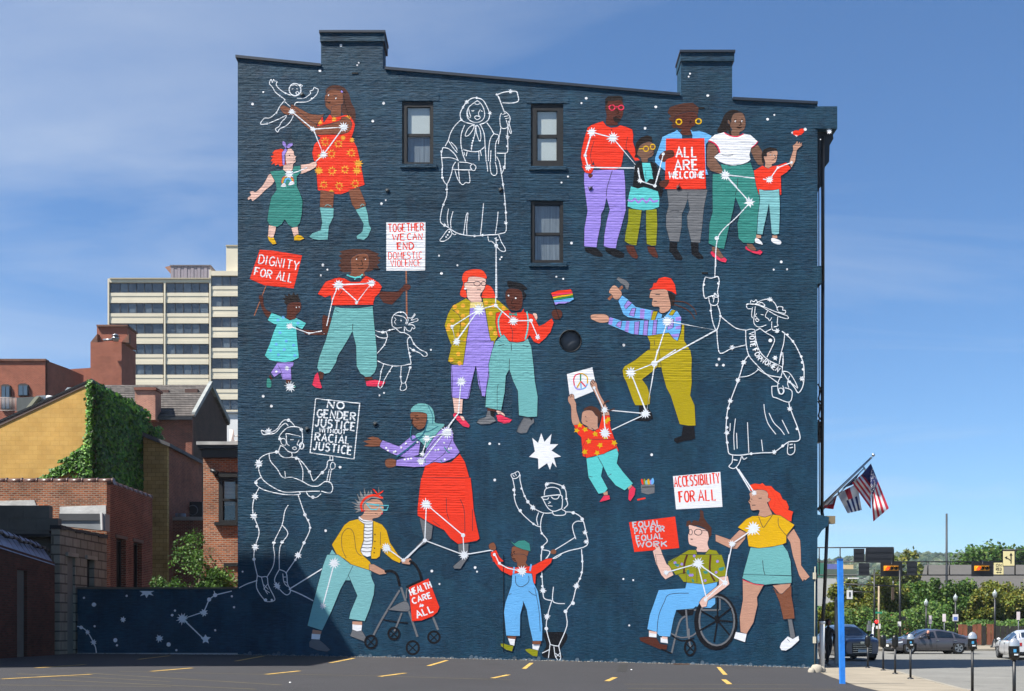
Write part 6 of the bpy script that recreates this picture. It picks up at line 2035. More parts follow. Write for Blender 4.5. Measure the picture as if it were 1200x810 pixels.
# ------------------------------------------------------------------ street furniture and vehicles
def local(name, loc, rz, label, cat, group=None):
    o = thing(name, loc, label, cat, group); o.rotation_euler = (0, 0, rz); ORG[o.name] = Vector((0, 0, 0)); return o
M_head = mat('meter_black', '16181a', .35, .1); M_dome = mat('meter_dome', 'c8ccd0', .2, .05, metal=.6); M_sticker = mat('blue_sticker', '4fa8dc', .5); M_lab = mat('label_white', 'e4e8ea', .5)
def parking_meter(loc, h, label, dark=False):
    t = local('parking_meter', loc, 0, label, 'parking meter', 'black parking meters along the kerb')
    MB().tube((0, 0, 0), (0, 0, h - .42), .032, .032, 10).build('pole', M_black, t); MB().lathe((0, 0, 0), [(.09, 0), (.09, .03), (.04, .05)], 12).build('base_plate', M_black, t)
    hd = MB().lathe((0, 0, h - .45), [(.03, 0), (.06, .03), (.1, .07), (.108, .16), (.1, .27), (.108, .29)], 14, sy=.7).build('meter_head', M_head, t)
    MB().lathe((0, 0, h - .16), [(.106, 0), (.104, .05), (.085, .105), (.045, .145), (.001, .16)], 14, sy=.7).build('dome', M_head if dark else M_dome, hd)
    if dark: return t
    MB().box(-.045, .005, -.085, -.074, h - .28, h - .22).build('sticker', M_sticker, hd); MB().box(-.03, .04, -.085, -.07, h - .34, h - .31).build('display', M_lab, hd)
    return t
for px, by, h, lb in ((1017, 783, 1.22, 'farthest parking meter, in front of the dark pickup bonnet'), (1035, 786, 1.25, 'second farthest black parking meter, left of the grey saloon front'), (1049, 790, 1.27, 'parking meter standing before the front wheel of the grey saloon'),
                      (1067, 796, 1.33, 'parking meter with a blue sticker before the door of the grey saloon')):
    k = (by - 732) / EYE; parking_meter(((px - 600) / k, F / k, 0), h, lb, px < 1060)
for px, k, h, lb in ((1139.5, 50, 1.43, 'larger near parking meter with blue sticker behind the tail of the grey saloon'), (1188.5, 60, 1.34, 'nearest parking meter, at the right edge in front of the white car')):
    parking_meter(((px - 600) / k, F / k, 0), h, lb)
bp = thing('blue_post', G(988, 801.5), 'tall square bright blue post leaning slightly beside the lot entrance', 'post')
Yb = G(988, 801.5).y; M_blue = mat('bright_blue', '2b86e8', .55, .16, 4, .25, 14)
MB().prism([P(985.2, 802, Yb), P(990.8, 802, Yb), P(988, 655.5, Yb), P(982.4, 655.5, Yb)], (0, .12, 0)).build('shaft', M_blue, bp)
MB().prism([P(982.1, 656, Yb - .01), P(988.3, 656, Yb - .01), P(988.3, 654.6, Yb - .01), P(982.1, 654.6, Yb - .01)], (0, .14, 0)).build('cap', mat('post_cap', '1c5aa8', .5), bp)
gp = thing('grey_post', (P(981, 0, 44).x, 44, 0), 'slim pale grey post with a small bracket just left of the blue post', 'post')
MB().box(gp.location.x - .07, gp.location.x + .07, 44, 44.14, 0, P(0, 700, 44).z).build('shaft', mat('pale_post', 'a4a4a0', .6, .2), gp)
MB().box(gp.location.x - .02, gp.location.x + .16, 43.97, 44.0, P(0, 712, 44).z, P(0, 703, 44).z).build('bracket', M_grey, gp)
# overhead gantry
GY = 78.0
ga = thing('sign_gantry', (30, GY, 0), 'black overhead gantry of twin rails spanning the cross street, carrying dark sign backs', 'gantry')
def bar(name, x0, y0, x1, y1, th, par, m=M_black, Y=GY): return MB().tube(P(x0, y0, Y), P(x1, y1, Y), th, th, 6).build(name, m, par)
for a, b, y in ((940, 1240, 658.4), (940, 1240, 674), (955, 1047, 641.8), (1175, 1240, 644.5)): bar('rail', a, y, b, y, .045, ga)
for x, a, b in ((984.5, 641.8, 674), (1087.3, 658.4, 674), (1112.6, 658.4, 674), (1189.5, 644.5, 674), (1074, 658, 674), (960, 642, 674), (1175.5, 644.5, 674), (1047, 642, 658)): bar('strut', x, a, x, b, .045, ga)
for (a, b, c, d) in ((1000.5, 643, 1013, 658), (1015, 641.5, 1046.5, 659.5), (1006.5, 660, 1018.8, 674), (1063, 659, 1074, 674)):
    pn = MB().prism([P(x, y, GY - .12) for x, y in ((a, b), (c, b), (c, d), (a, d))], (0, .05, 0)).build('sign_back', mat('sign_back_black', '22242a', .5, .1), ga)
    for u in (.3, .7): MB().prism([P(a + .3, b + (d - b) * u, GY - .15), P(c - .3, b + (d - b) * u, GY - .15), P(c - .3, b + (d - b) * u + .5, GY - .15), P(a + .3, b + (d - b) * u + .5, GY - .15)], (0, .02, 0)).build('stiffener', M_black, pn)
bar('edge_strip', 1014.2, 643, 1014.2, 658, .03, ga, M_grey, GY - .13)
for x in (940, 1240): bar('post', x, 640, x, 757, .14, ga)
M_sig = mat('signal_yellow', 'f0a018', .5, .08); M_lens = mat('lens_black', '0c0c0c', .2); M_redl = mat('lens_red', 'ff3a18', .4, 0, emit=1.6)
for px, lb in ((1045, 'yellow traffic signal with its left lamp red, on the gantry above the black post'), (1151.5, 'yellow traffic signal with left lamp red, on the gantry beside the ON RED sign')):
    sg = thing('traffic_signal', P(px, 666, GY - .5), lb, 'traffic light', 'horizontal traffic signals on the gantry'); s = GY / F
    MB().prism([P(px + a, b, GY - .2) for a, b in ((-13, 658.6), (12.5, 658.6), (12.5, 675.5), (-13, 675.5))], (0, .04, 0)).build('backplate', mat('backplate_black', '14151a', .5), sg)
    MB().prism([P(px + a, b, GY - .45) for a, b in ((-8, 663), (8, 663), (8, 668.8), (-8, 668.8))], (0, .25, 0)).build('housing', M_sig, sg)
    for i, dx in enumerate((-5.2, 0, 5.2)):
        MB().lathe(P(px + dx, 666, GY - .46), [(.001, 0), (.13, 0), (.13, .02)], 14, 0, 'y').build('lens', M_redl if i == 0 else M_lens, sg)
        vb = MB(); c_ = P(px + dx, 666, GY - .46)
        for k in range(8):
            a0, a1 = R(-10 + k * 25), R(-10 + (k + 1) * 25); vb.face([c_ + Vector((.15 * math.cos(a0), 0, .15 * math.sin(a0))), c_ + Vector((.15 * math.cos(a1), 0, .15 * math.sin(a1))), c_ + Vector((.15 * math.cos(a1), -.2, .15 * math.sin(a1))), c_ + Vector((.15 * math.cos(a0), -.2, .15 * math.sin(a0)))])
        vb.build('visor', M_sig if i == 0 else M_lens, sg)
    MB().tube(P(px, 662, GY - .3), P(px, 657, GY), .05, .05, 6).build('hanger', M_black, sg)
M_cream = mat('sign_cream', 'f0e2a8', .6, .05)
def flatsign(name, box, Y, m, label, cat='sign', group=None, posts=None, frame=None):
    a, b, c, d = box; t = thing(name, P((a + c) / 2, d, Y), label, cat, group)
    MB().prism([P(x, y, Y) for x, y in ((a, b), (c, b), (c, d), (a, d))], (0, .03, 0)).build('sign_plate', m, t)
    if frame: MB().prism([P(x, y, Y + .04) for x, y in ((a - frame, b - frame), (c + frame, b - frame), (c + frame, d + frame), (a - frame, d + frame))], (0, .04, 0)).build('sign_frame', M_black, t)
    if posts: MB().tube(P((a + c) / 2, posts, Y + .06), P((a + c) / 2, b + .5, Y + .06), .04, .04, 6).build('post', M_grey, t)
    return t
def marks(t, items, Y, m):
    mb = MB()
    for kind, pts, wd in items:
        for r in ([ribbon(pts, wd)] if kind == 'L' else [fill(pts)] if kind == 'P' else lettering(kind, pts[0], pts[1], wd[0], wd[1])):
            for tr in r: mb.face([P(x, y, Y - .006) for x, y in (tr[::-1] if area2(tr) > 0 else tr)])
    mb.build('marking', m, t)
s1 = flatsign('arrow_sign', (1175.8, 646, 1188.8, 663), GY - .3, M_cream, 'cream square sign with black arrows straight on and left, on the gantry', frame=.8)
marks(s1, [('L', [(1184.8, 660.6), (1184.8, 650)], 1.3), ('P', [(1184.8, 647.6), (1186.6, 651.2), (1183, 651.2)], 0), ('L', [(1184.8, 657.5), (1182, 655.2), (1179.5, 654)], 1.1), ('P', [(1177.2, 653.4), (1180.4, 651.8), (1180, 655.8)], 0)], GY - .3, M_black)
s2 = flatsign('lane_sign', (1165, 659.5, 1176, 673.2), GY - .25, M_cream, 'cream rectangular sign reading ON RED with a double arrow, beside the right signal')
marks(s2, [('ON', [(1167.3, 664.2), (1173.7, 664.2)], (3.2, .6)), ('RED', [(1167.3, 668.8), (1173.7, 668.8)], (3.2, .6)), ('L', [(1168.6, 670.9), (1172.6, 670.9)], .7), ('P', [(1167.2, 670.9), (1169.2, 669.9), (1169.2, 671.9)], 0), ('P', [(1174, 670.9), (1172, 669.9), (1172, 671.9)], 0)], GY - .25, M_black)
sp_ = thing('signal_post', P(1054.6, 758, 77), 'thick black signal post with a small white sign under the gantry', 'post')
MB().tube(P(1054.6, 759, 77), P(1054.6, 668, 77), .085, .07, 10).build('shaft', M_black, sp_); MB().prism([P(x, y, 76.85) for x, y in ((1052.2, 728.5), (1056, 728.5), (1056, 734), (1052.2, 734))], (0, .03, 0)).build('small_sign', M_white, sp_)
MB().prism([P(x, y, 76.9) for x, y in ((1057, 722.5), (1061.5, 722.5), (1061.5, 727), (1057, 727))], (0, .4, 0)).build('control_box', M_black, sp_)
ms = thing('signal_mast', P(1024.6, 756, 74), 'black signal mast with two horizontal arms left of the signal post', 'post')
MB().tube(P(1024.6, 760, 74), P(1024.6, 667, 74), .07, .05, 8).build('shaft', M_black, ms); MB().tube(P(990, 684.5, 74), P(1053, 687, 74), .05, .05, 6).build('arm', M_black, ms); MB().tube(P(996, 693.5, 74), P(1024.6, 694, 74), .045, .045, 6).build('arm', M_black, ms)
MB().prism([P(x, y, 73.9) for x, y in ((1045.5, 688), (1048, 688), (1048, 703), (1045.5, 703))], (0, .2, 0)).build('hanging_signal', mat('brown_signal', '4a3c30', .6), ms); MB().tube(P(1046.7, 681, 74), P(1046.7, 688, 74), .03).build('hanger', M_grey, ms)
MB().prism([P(x, y, 73.9) for x, y in ((1026, 726), (1029, 726), (1029, 733.5), (1026, 733.5))], (0, .2, 0)).build('crossing_signal', M_lens, ms)
MB().lathe(P(1027.3, 728.6, 73.88), [(.001, 0), (.11, 0), (.11, .02)], 12, 0, 'y').build('red_lamp', mat('red_glow', 'ff2020', .4, 0, emit=2.2), ms)
gs = flatsign('street_name_sign', (1026, 717, 1033.5, 719.2), 73.6, mat('sign_green', '2f9a78', .6), 'small green street name plate on the wooden pole')
wp = thing('utility_pole', P(1029.9, 757, 76), 'pale wooden utility pole right of the black signal mast', 'pole')
MB().tube(P(1029.9, 758, 76), P(1029.9, 686, 76), .09, .06, 8).build('shaft', mat('pole_wood', 'a09078', .9, .2, 3), wp); MB().path([P(1029.9, 690, 76), P(1022, 682, 76), P(1012, 678, 76), P(1001, 677.5, 76)], .03, 6).build('lamp_arm', M_grey, wp); MB().box(P(1000, 0, 76).x - .35, P(1000, 0, 76).x + .35, 75.9, 76.1, zY(678.5, 76), zY(677, 76)).build('lamp_head', M_white, wp)
for px in (1027.6, 1031): MB().prism([P(px + a, b, 75.8) for a, b in ((-1, 731), (1, 731), (1, 737), (-1, 737))], (0, .02, 0)).build('notice', M_white, wp)
ps = flatsign('pedestrian_sign', (992.4, 691.8, 999.2, 702), 72.5, M_white, 'white sign with a small black figure hanging under the mast arm by the blue post')
marks(ps, [('P', [(995, 694), (997, 694), (997, 696), (995, 696)], 0), ('P', [(994.8, 696.3), (997.2, 696.3), (996.6, 700), (995.3, 700)], 0)], 72.5, M_black)
MB().tube(P(995.8, 693, 72.6), P(995.8, 684.8, 73.9), .025, n=5).build('hanger', M_black, ps)
sb = thing('signal_cabinet_post', P(1021, 757, 70), 'white post with stacked grey traffic boxes right of the pickup', 'post')
MB().tube(P(1022.5, 764, 70), P(1022.5, 735, 70), .08, .08, 8).build('post', M_white, sb); MB().prism([P(x, y, 69.9) for x, y in ((1017.5, 732), (1021, 732), (1021, 739.5), (1017.5, 739.5))], (0, .3, 0)).build('box', M_grey, sb); MB().prism([P(x, y, 69.9) for x, y in ((1018.3, 727.5), (1020.6, 727.5), (1020.6, 731.5), (1018.3, 731.5))], (0, .25, 0)).build('box', M_grey, sb)
MB().prism([P(x, y, 69.8) for x, y in ((1022.5, 730.5), (1025, 730.5), (1025, 735), (1022.5, 735))], (0, .03, 0)).build('notice', M_white, sb)
tm = thing('thin_mast', P(1109.3, 757, 100), 'very tall thin dark mast rising above the gantry into the sky', 'mast')
MB().tube(P(1109.3, 757, 100), P(1109.3, 602, 100), .13, .09, 8).build('shaft', mat('mast_dark', '262c34', .6), tm)
M_lant = mat('lantern_glass', '98a2a4', .3, .05)
def street_lamp(px, ytop, Y, label, bottom=0.0, banner=False):
    t = local('street_lamp', (P(px, 0, Y).x, Y, bottom), 0, label, 'street lamp', 'black street lamps with pale lanterns'); h = zY(ytop, Y) - bottom
    MB().tube((0, 0, 0), (0, 0, h - .55), .085, .055, 10).build('pole', M_black, t); MB().lathe((0, 0, 0), [(.3, 0), (.3, .08), (.2, .14), (.16, .45), (.1, .6)], 12).build('base', M_black, t)
    ln = MB().lathe((0, 0, h - .62), [(.08, 0), (.11, .06), (.16, .16), (.17, .34), (.09, .42), (.025, .54), (.001, .62)], 6).build('lantern', M_lant, t)
    for a in range(4): x, y = .165 * math.cos(a * 1.57 + .78), .165 * math.sin(a * 1.57 + .78); MB().tube((x * .8, y * .8, h - .56), (x, y, h - .28), .012, n=4).build('rib', M_black, ln)
    if banner: s = Y / F; MB().box(-4 * s, 4 * s - .1, -.12, -.09, zY(728, Y) - bottom, zY(720, Y) - bottom).build('banner_sign', M_white, t); MB().box(-3.2 * s, 3 * s - .1, -.13, -.121, zY(727, Y) - bottom, zY(723, Y) - bottom).build('banner_print', mat('banner_blue', '5a78c8', .6), t)
street_lamp(1085.4, 701, 82.8, 'smallest street lamp, above the roof of the grey saloon'); street_lamp(1119.8, 695, 81.5, 'street lamp carrying a white and blue sign, over the tail of the grey saloon', banner=True); street_lamp(1165.9, 690, 76, 'tallest street lamp, on the far pavement left of the white car')
for i, (px, a, b, lb) in enumerate(((1090.4, 721.5, 731, 'small white sign on a thin post left of the taller pink and white sign'), (1106.6, 719.5, 728.5, 'pink and white parking sign above the boot of the grey saloon'), (1193.5, 717, 726.5, 'pale parking sign on a post above the white car'))):
    flatsign('parking_sign', (px - 1.9, a, px + 1.9, b), 79 - i, mat('sign_pinkish', 'e8dce0', .6), lb, group='small parking signs on the far pavement', posts=757)
# vehicles
def lerp(a, b, t): return a + (b - a) * t
def interp(tab, x):
    for (a, va), (b, vb) in zip(tab, tab[1:]):
        if x <= b: t = (x - a) / (b - a); t = t * t * (3 - 2 * t) * .5 + t * .5; return va + (vb - va) * max(0, min(1, t))
    return tab[-1][1]
M_tyre = mat('tyre', '141414', .85, .1); M_rim = mat('alloy_rim', 'a0a4a8', .3, .05, metal=.7); M_wglass = mat('car_glass', '0e1418', .05, 0, spec=1, coat=.5); M_lampw = mat('head_lamp', 'd8e0e8', .1, 0, coat=1); M_lampr = mat('tail_lamp', 'a81820', .2, 0, coat=1); M_chrome = mat('chrome', 'd0d4d8', .12, 0, metal=1); M_trim = mat('car_trim', '111214', .5, 0)
def car(name, loc, rz, paint, label, cat, L=4.88, W=1.84, top=((0, .62), (.12, .72), (.9, .90), (1.3, .98), (2.2, 1.38), (2.75, 1.44), (3.4, 1.34), (4.2, 1.08), (4.7, 1.03), (4.88, .86)),
        belt=.90, wheels=(.95, 3.78), wr=.36, glass=(1.45, 4.2), ws=(1.36, 2.12), rw=(3.55, 4.28), front='saloon', z0=.2):
    t = local(name, loc, rz, label, cat); hw = W / 2
    def sec(x):                                         # half cross-section from sill to roof centre
        zt = interp(top, x); e = min(x, L - x); nar = 1 - .16 * max(0, 1 - e / .55) ** 2; h = hw * nar; bt = min(belt, zt - .03)
        up = max(0, zt - bt); wt = h * (1 - .055 / .5 * 0) - .16 - .30 * min(1, up / .5) if up > .06 else h - .1
        zb = z0 + .10 * max(0, 1 - e / .4)
        return [(h * .86, zb), (h * .97, zb + .08), (h, zb + .22), (h * 1.005, lerp(zb, bt, .62)), (h * .975, bt - .04), (h * .95, bt), (lerp(h * .95, wt, .5) + .012, lerp(bt, zt, .5)), (wt, zt - .045), (wt * .8, zt - .008), (0, zt + .012)]
    n = 44; mb = MB(); st = [L * i / n for i in range(n + 1)]
    rows = []
    for x in st:
        s = sec(x); s = s + [(-a, b) for a, b in s[:-1][::-1]]; i = len(mb.v); mb.v += [(L / 2 - x, a, b) for a, b in s]; rows.append((i, len(s)))
    for (i, m_), (j, _) in zip(rows, rows[1:]):
        xm = (mb.v[i][0] + mb.v[j][0]) / 2
        for k in range(m_ - 1):
            zc = (mb.v[i + k][2] + mb.v[i + k + 1][2]) / 2; skip = False
            if k in (0, 1, 2) or k in (m_ - 2, m_ - 3, m_ - 4):
                for wx in wheels:
                    if abs(xm - (L / 2 - wx)) < math.sqrt(max(0, (wr + .05) ** 2 - (zc - wr) ** 2)) and zc < wr * 2: skip = True
            if not skip: mb.f.append((i + k, j + k, j + k + 1, i + k + 1)); mb.mi.append(0); mb.sm.append(True)
    for i, m_ in (rows[0], rows[-1]): mb.f.append(tuple(range(i, i + m_))); mb.mi.append(0); mb.sm.append(False)
    body = mb.build('body', paint, t)
    MB().box(-L / 2 + .25, L / 2 - .25, -hw * .8, hw * .8, .2, .6).build('underbody', M_trim, t)
    for sgn in (1, -1):                                 # side glass, pane by pane
        cuts = [glass[0], lerp(*glass, .36), lerp(*glass, .40), lerp(*glass, .74), lerp(*glass, .78), glass[1]]
        for a, b in ((cuts[0], cuts[1]), (cuts[2], cuts[3]), (cuts[4], cuts[5])):
            g = MB(); m_ = 8
            for q in range(m_):
                xa, xb = lerp(a, b, q / m_), lerp(a, b, (q + 1) / m_); f = []
                for x, u in ((xa, .10), (xb, .10), (xb, .88), (xa, .88)):
                    s = sec(x); p0, p1 = s[5], s[7]; up = p1[1] - p0[1]; u = u if up > .12 else .1
                    f.append((L / 2 - x, sgn * (lerp(p0[0], p1[0], u) + .034), lerp(p0[1], p1[1], u)))
                g.face(f if sgn < 0 else f[::-1], 0, True)
            g.build('window', M_wglass, t)
        for wx in wheels:
            y = sgn * (hw - .1); wh = MB().lathe((L / 2 - wx, y, wr), [(wr * .66, .10 * sgn), (wr * .93, .1 * sgn), (wr, .06 * sgn), (wr, -.08 * sgn), (wr * .9, -.1 * sgn)], 24, 0, 'y').build('wheel', M_tyre, t)
            r = MB().lathe((L / 2 - wx, y + .045 * sgn, wr), [(.001, .0), (wr * .66, .0)], 20, 1, 'y').lathe((L / 2 - wx, y + .1 * sgn, wr), [(wr * .58, -.01 * sgn), (wr * .68, 0)], 24, 0, 'y')
            for k in range(5):
                a = k * 1.2566; c0 = Vector((L / 2 - wx, y + .085 * sgn, wr)); d = Vector((math.cos(a), 0, math.sin(a))); e = Vector((-d.z, 0, d.x))
                r.prism([c0 + d * .03 + e * .03, c0 + d * wr * .64 + e * .055, c0 + d * wr * .64 - e * .055, c0 + d * .03 - e * .03], (0, .02 * sgn, 0))
            r.build('rim', [M_rim, M_trim], wh)
            MB().lathe((L / 2 - wx, y - .1 * sgn, wr), [(.001, 0), (wr + .05, 0), (wr + .05, .02)], 20, 0, 'y').build('wheel_well', M_trim, t)
        for dx in (.42, .79):
            x = lerp(*glass, dx - .03); s = sec(x); MB().box(L / 2 - x - .1, L / 2 - x + .06, sgn * (s[4][0] + .0), sgn * (s[4][0] + .035), belt - .12, belt - .09).build('door_handle', M_chrome, t) if sgn > 0 or True else None
        s = sec(glass[0] + .2); MB().lathe((L / 2 - glass[0] - .12, sgn * (s[5][0] + .1), belt + .07), [(.001, -.06), (.1, -.04), (.11, .02), (.06, .07), (.001, .08)], 10, sy=.9).build('mirror', paint, t)
        for x in (lerp(*glass, .0) + .02, lerp(*glass, .38), lerp(*glass, .72)):
            s = sec(x); g = MB(); pts = [(L / 2 - x, sgn * (s[k][0] + .003), s[k][1]) for k in (1, 2, 3, 4)]
            for a, b in zip(pts, pts[1:]): g.tube(a, b, .006, n=4)
            g.build('door_gap', M_trim, t)
        hx = .10 if front != 'none' else .1
        g = MB()
        for q in range(4):
            f = []
            for x, k, o_ in ((.06 + q * .12, .66, 1), (.06 + (q + 1) * .12, .66, 1), (.06 + (q + 1) * .12, .92, 1), (.06 + q * .12, .92, 1)):
                s = sec(x); zz_ = lerp(s[2][1], s[5][1], k); f.append((L / 2 - x + .012, sgn * (lerp(s[3][0], s[4][0], .4) + .012), zz_))
            g.face(f, 0, True)
        g.build('headlight', M_lampw, t)
        g = MB(); x = L - .03
        s = sec(L - .25); g.box(-L / 2 - .015, -L / 2 + .25, sgn * s[2][0] * .62, sgn * (s[3][0] - .02), belt - .22, belt - .06) if sgn > 0 else g.box(-L / 2 - .015, -L / 2 + .25, sgn * (s[3][0] - .02), sgn * s[2][0] * .62, belt - .22, belt - .06)
        g.build('tail_light', M_lampr, t)
    for nm, (a, b) in (('windscreen', ws), ('rear_window', rw)):
        g = MB(); m_ = 6
        for q in range(m_):
            xa, xb = lerp(a, b, q / m_), lerp(a, b, (q + 1) / m_)
            sa, sb_ = sec(xa), sec(xb); wa_, wb_ = sa[7][0] * .93, sb_[7][0] * .93
            for k in range(6):
                u0, u1 = -1 + k / 3, -1 + (k + 1) / 3
                zt = lambda s, u: lerp(s[9][1], s[7][1], abs(u) ** 2.2) + .018
                g.face([(L / 2 - xa, wa_ * u0, zt(sa, u0)), (L / 2 - xb, wb_ * u0, zt(sb_, u0)), (L / 2 - xb, wb_ * u1, zt(sb_, u1)), (L / 2 - xa, wa_ * u1, zt(sa, u1))], 0, True)
        g.build(nm, M_wglass, t)
    # nose and tail
    zf = interp(top, .1); g = MB().box(L / 2 - .06, L / 2 + .02, -hw * .52, hw * .52, .36, zf - .16); gr = g.build('grille', M_trim, t)
    for k in range(5): MB().box(L / 2 + .018, L / 2 + .03, -hw * .5, hw * .5, .40 + k * (zf - .58) / 4.4, .42 + k * (zf - .58) / 4.4).build('bar', M_chrome if front == 'suv' else M_trim, gr)
    MB().box(L / 2 - .02, L / 2 + .035, -.09, .09, zf - .18, zf - .09).build('badge', M_chrome, gr)
    MB().box(L / 2 - .1, L / 2 + .03, -hw * .8, hw * .8, z0 + .04, .34).build('bumper', M_trim, t); MB().box(-L / 2 - .03, -L / 2 + .1, -hw * .8, hw * .8, z0 + .08, .4).build('rear_bumper', M_trim, t)
    MB().box(-L / 2 - .035, -L / 2, -.2, .2, .55, .68).build('number_plate', M_white, t); MB().box(L / 2 + .03, L / 2 + .045, -.2, .2, .42, .54).build('front_plate', M_white, t)
    return t
def carpaint(n, h): return mat(n, h, .28, .02, coat=1, spec=.6, metal=.3)
car('saloon_car', ((1089.5 - 600) * 64 / F, 64, -.11), R(180), carpaint('paint_graphite', '4c4a50'), 'dark grey saloon car turning across the road with its driver window open', 'car')
car('blue_car', ((1070 - 600) * 71 / F, 70.0, -.11), R(176), carpaint('paint_blue', '3e5a80'), 'dark blue car mostly hidden behind the nose of the grey saloon', 'car', L=4.4)
car('white_car', ((1203 - 600) * 54 / F, 54.5, -.11), R(78), carpaint('paint_white', 'e4e4e6'), 'white car seen from behind at the right edge of the picture', 'car', L=4.5, W=1.75, rw=(3.5, 4.25))
car('dark_suv', ((999 - 600) * 52.5 / F, 53.5, -.11), R(-90), carpaint('paint_slate', '47546e'), 'dark blue grey pickup or SUV parked facing the camera behind the blue post', 'car', L=4.9, W=1.78,
    top=((0, .92), (.15, 1.04), (.9, 1.12), (1.25, 1.17), (1.85, 1.58), (2.4, 1.72), (4.3, 1.68), (4.7, 1.5), (4.9, 1.0)), belt=1.12, wr=.38, glass=(1.4, 4.5), ws=(1.28, 1.95), rw=(4.35, 4.75), front='suv', z0=.25)
# people: one skinned surface each, clothes as separate shells
def skinned(name, m, verts, edges, parent, sub=1, label=None):
    me = bpy.data.meshes.new(name); me.from_pydata([v[:3] for v in verts], edges, []); o = bpy.data.objects.new(name, me); COL.objects.link(o); me.materials.append(m)
    md = o.modifiers.new('skin', 'SKIN'); md.use_smooth_shade = True
    for i, v in enumerate(verts):
        r = v[3] if isinstance(v[3], tuple) else (v[3], v[3]); me.skin_vertices[0].data[i].radius = r
    me.skin_vertices[0].data[0].use_root = True
    s = o.modifiers.new('smooth', 'SUBSURF'); s.levels = sub; s.render_levels = sub; o.parent = parent; ORG[o.name] = Vector((0, 0, 0)); return o
M_skin = mat('skin_brown', '7c5240', .55, .05); M_coat = mat('black_coat', '121216', .85, .15, 6, .4, 20); M_hairb = mat('black_hair', '141010', .7); M_shoe = mat('grey_shoe', '7a7c80', .6)
pe = local('person', ((970.5 - 600) / 30.2, F / 30.2, .0), R(200), 'person in dark clothes walking on the shaded sidewalk behind the white downpipe foot', 'person')
V = [(0, 0, .93, (.15, .12)), (0, 0, 1.08, (.14, .11)), (0, .01, 1.25, (.17, .12)), (0, .01, 1.40, (.16, .10)), (0, .01, 1.50, .06), (0, .02, 1.56, .055),
     (.2, .0, 1.40, .06), (.27, -.03, 1.16, .05), (.25, .1, .95, .038), (.25, .15, .87, .035), (-.2, 0, 1.40, .06), (-.27, .03, 1.16, .05), (-.26, -.02, .92, .038), (-.26, -.01, .83, .035),
     (.1, .0, .88, .10), (.11, .13, .5, .07), (.11, .12, .12, .045), (-.1, 0, .88, .10), (-.11, -.08, .5, .07), (-.11, -.28, .16, .045)]
E = [(0, 1), (1, 2), (2, 3), (3, 4), (4, 5), (3, 6), (6, 7), (7, 8), (8, 9), (3, 10), (10, 11), (11, 12), (12, 13), (0, 14), (14, 15), (15, 16), (0, 17), (17, 18), (18, 19)]
skinned('body', M_coat, V, E, pe)
hm = MB().lathe((0, .03, 1.55), [(.001, 0), (.05, .01), (.075, .06), (.082, .12), (.078, .18), (.05, .23), (.001, .245)], 14, sy=1.18)
hd = hm.lathe((0, .145, 1.655), [(.001, -.02), (.014, -.015), (.012, .01), (.001, .03)], 8).build('head', M_skin, pe)
for s_ in (1, -1):
    MB().lathe((s_ * .03, .115, 1.685), [(.001, -.01), (.011, 0), (.001, .01)], 8).build('eye', M_hairb, hd); MB().lathe((s_ * .085, .03, 1.66), [(.001, -.03), (.014, 0), (.001, .03)], 8).build('ear', M_skin, hd)
MB().box(-.025, .025, .112, .12, 1.615, 1.622).build('mouth', mat('lips', '5c2c28', .5), hd)
MB().lathe((0, .005, 1.64), [(.08, -.08), (.098, .0), (.098, .08), (.085, .14), (.05, .175), (.001, .185)], 14, sy=1.1).build('hair', M_hairb, pe)
for s_, y in ((1, .16), (-1, -.01)):
    for i in range(4): skinned('finger', M_skin, [(s_ * .255 , y + (i - 1.5) * .018, .84, .010), (s_ * .255, y + (i - 1.5) * .02 + .005, .80, .009), (s_ * .248, y + (i - 1.5) * .02 + .012, .765 + .01 * abs(i - 1.5), .008)], [(0, 1), (1, 2)], pe)
    skinned('hand', M_skin, [(s_ * .255, y, .89, (.028, .02)), (s_ * .256, y, .835, (.038, .018)), (s_ * .25, y + .045, .81, .011)], [(0, 1), (1, 2)], pe)
for x, y, z, r in ((.11, .15, 0, 0), (-.11, -.30, .06, .5)): MB().lathe((x, y + .05, z), [(.001, 0), (.05, 0), (.052, .03), (.042, .07), (.03, .1), (.001, .1)], 12, sy=2.4).build('shoe', M_shoe, pe)
MB().box(-.16, .16, -.22, -.11, 1.08, 1.42).build('backpack', mat('bag_black', '1a1c20', .8), pe)
dr = local('person', ((1082 - 600) * 64 / F, 63.35, .28), R(180), 'driver in the grey saloon resting an arm on the open window', 'person')
skinned('body', M_coat, [(0, .1, .35, (.15, .12)), (0, .1, .62, .15), (0, .1, .74, .06), (.02, .28, .62, .05), (.22, .46, .66, .042), (.34, .44, .69, .03)], [(0, 1), (1, 2), (1, 3), (3, 4), (4, 5)], dr)
MB().lathe((0, .1, .76), [(.001, 0), (.06, .02), (.08, .1), (.06, .2), (.001, .22)], 12).build('head', mat('skin_light', 'c88a74', .55, .05), dr)
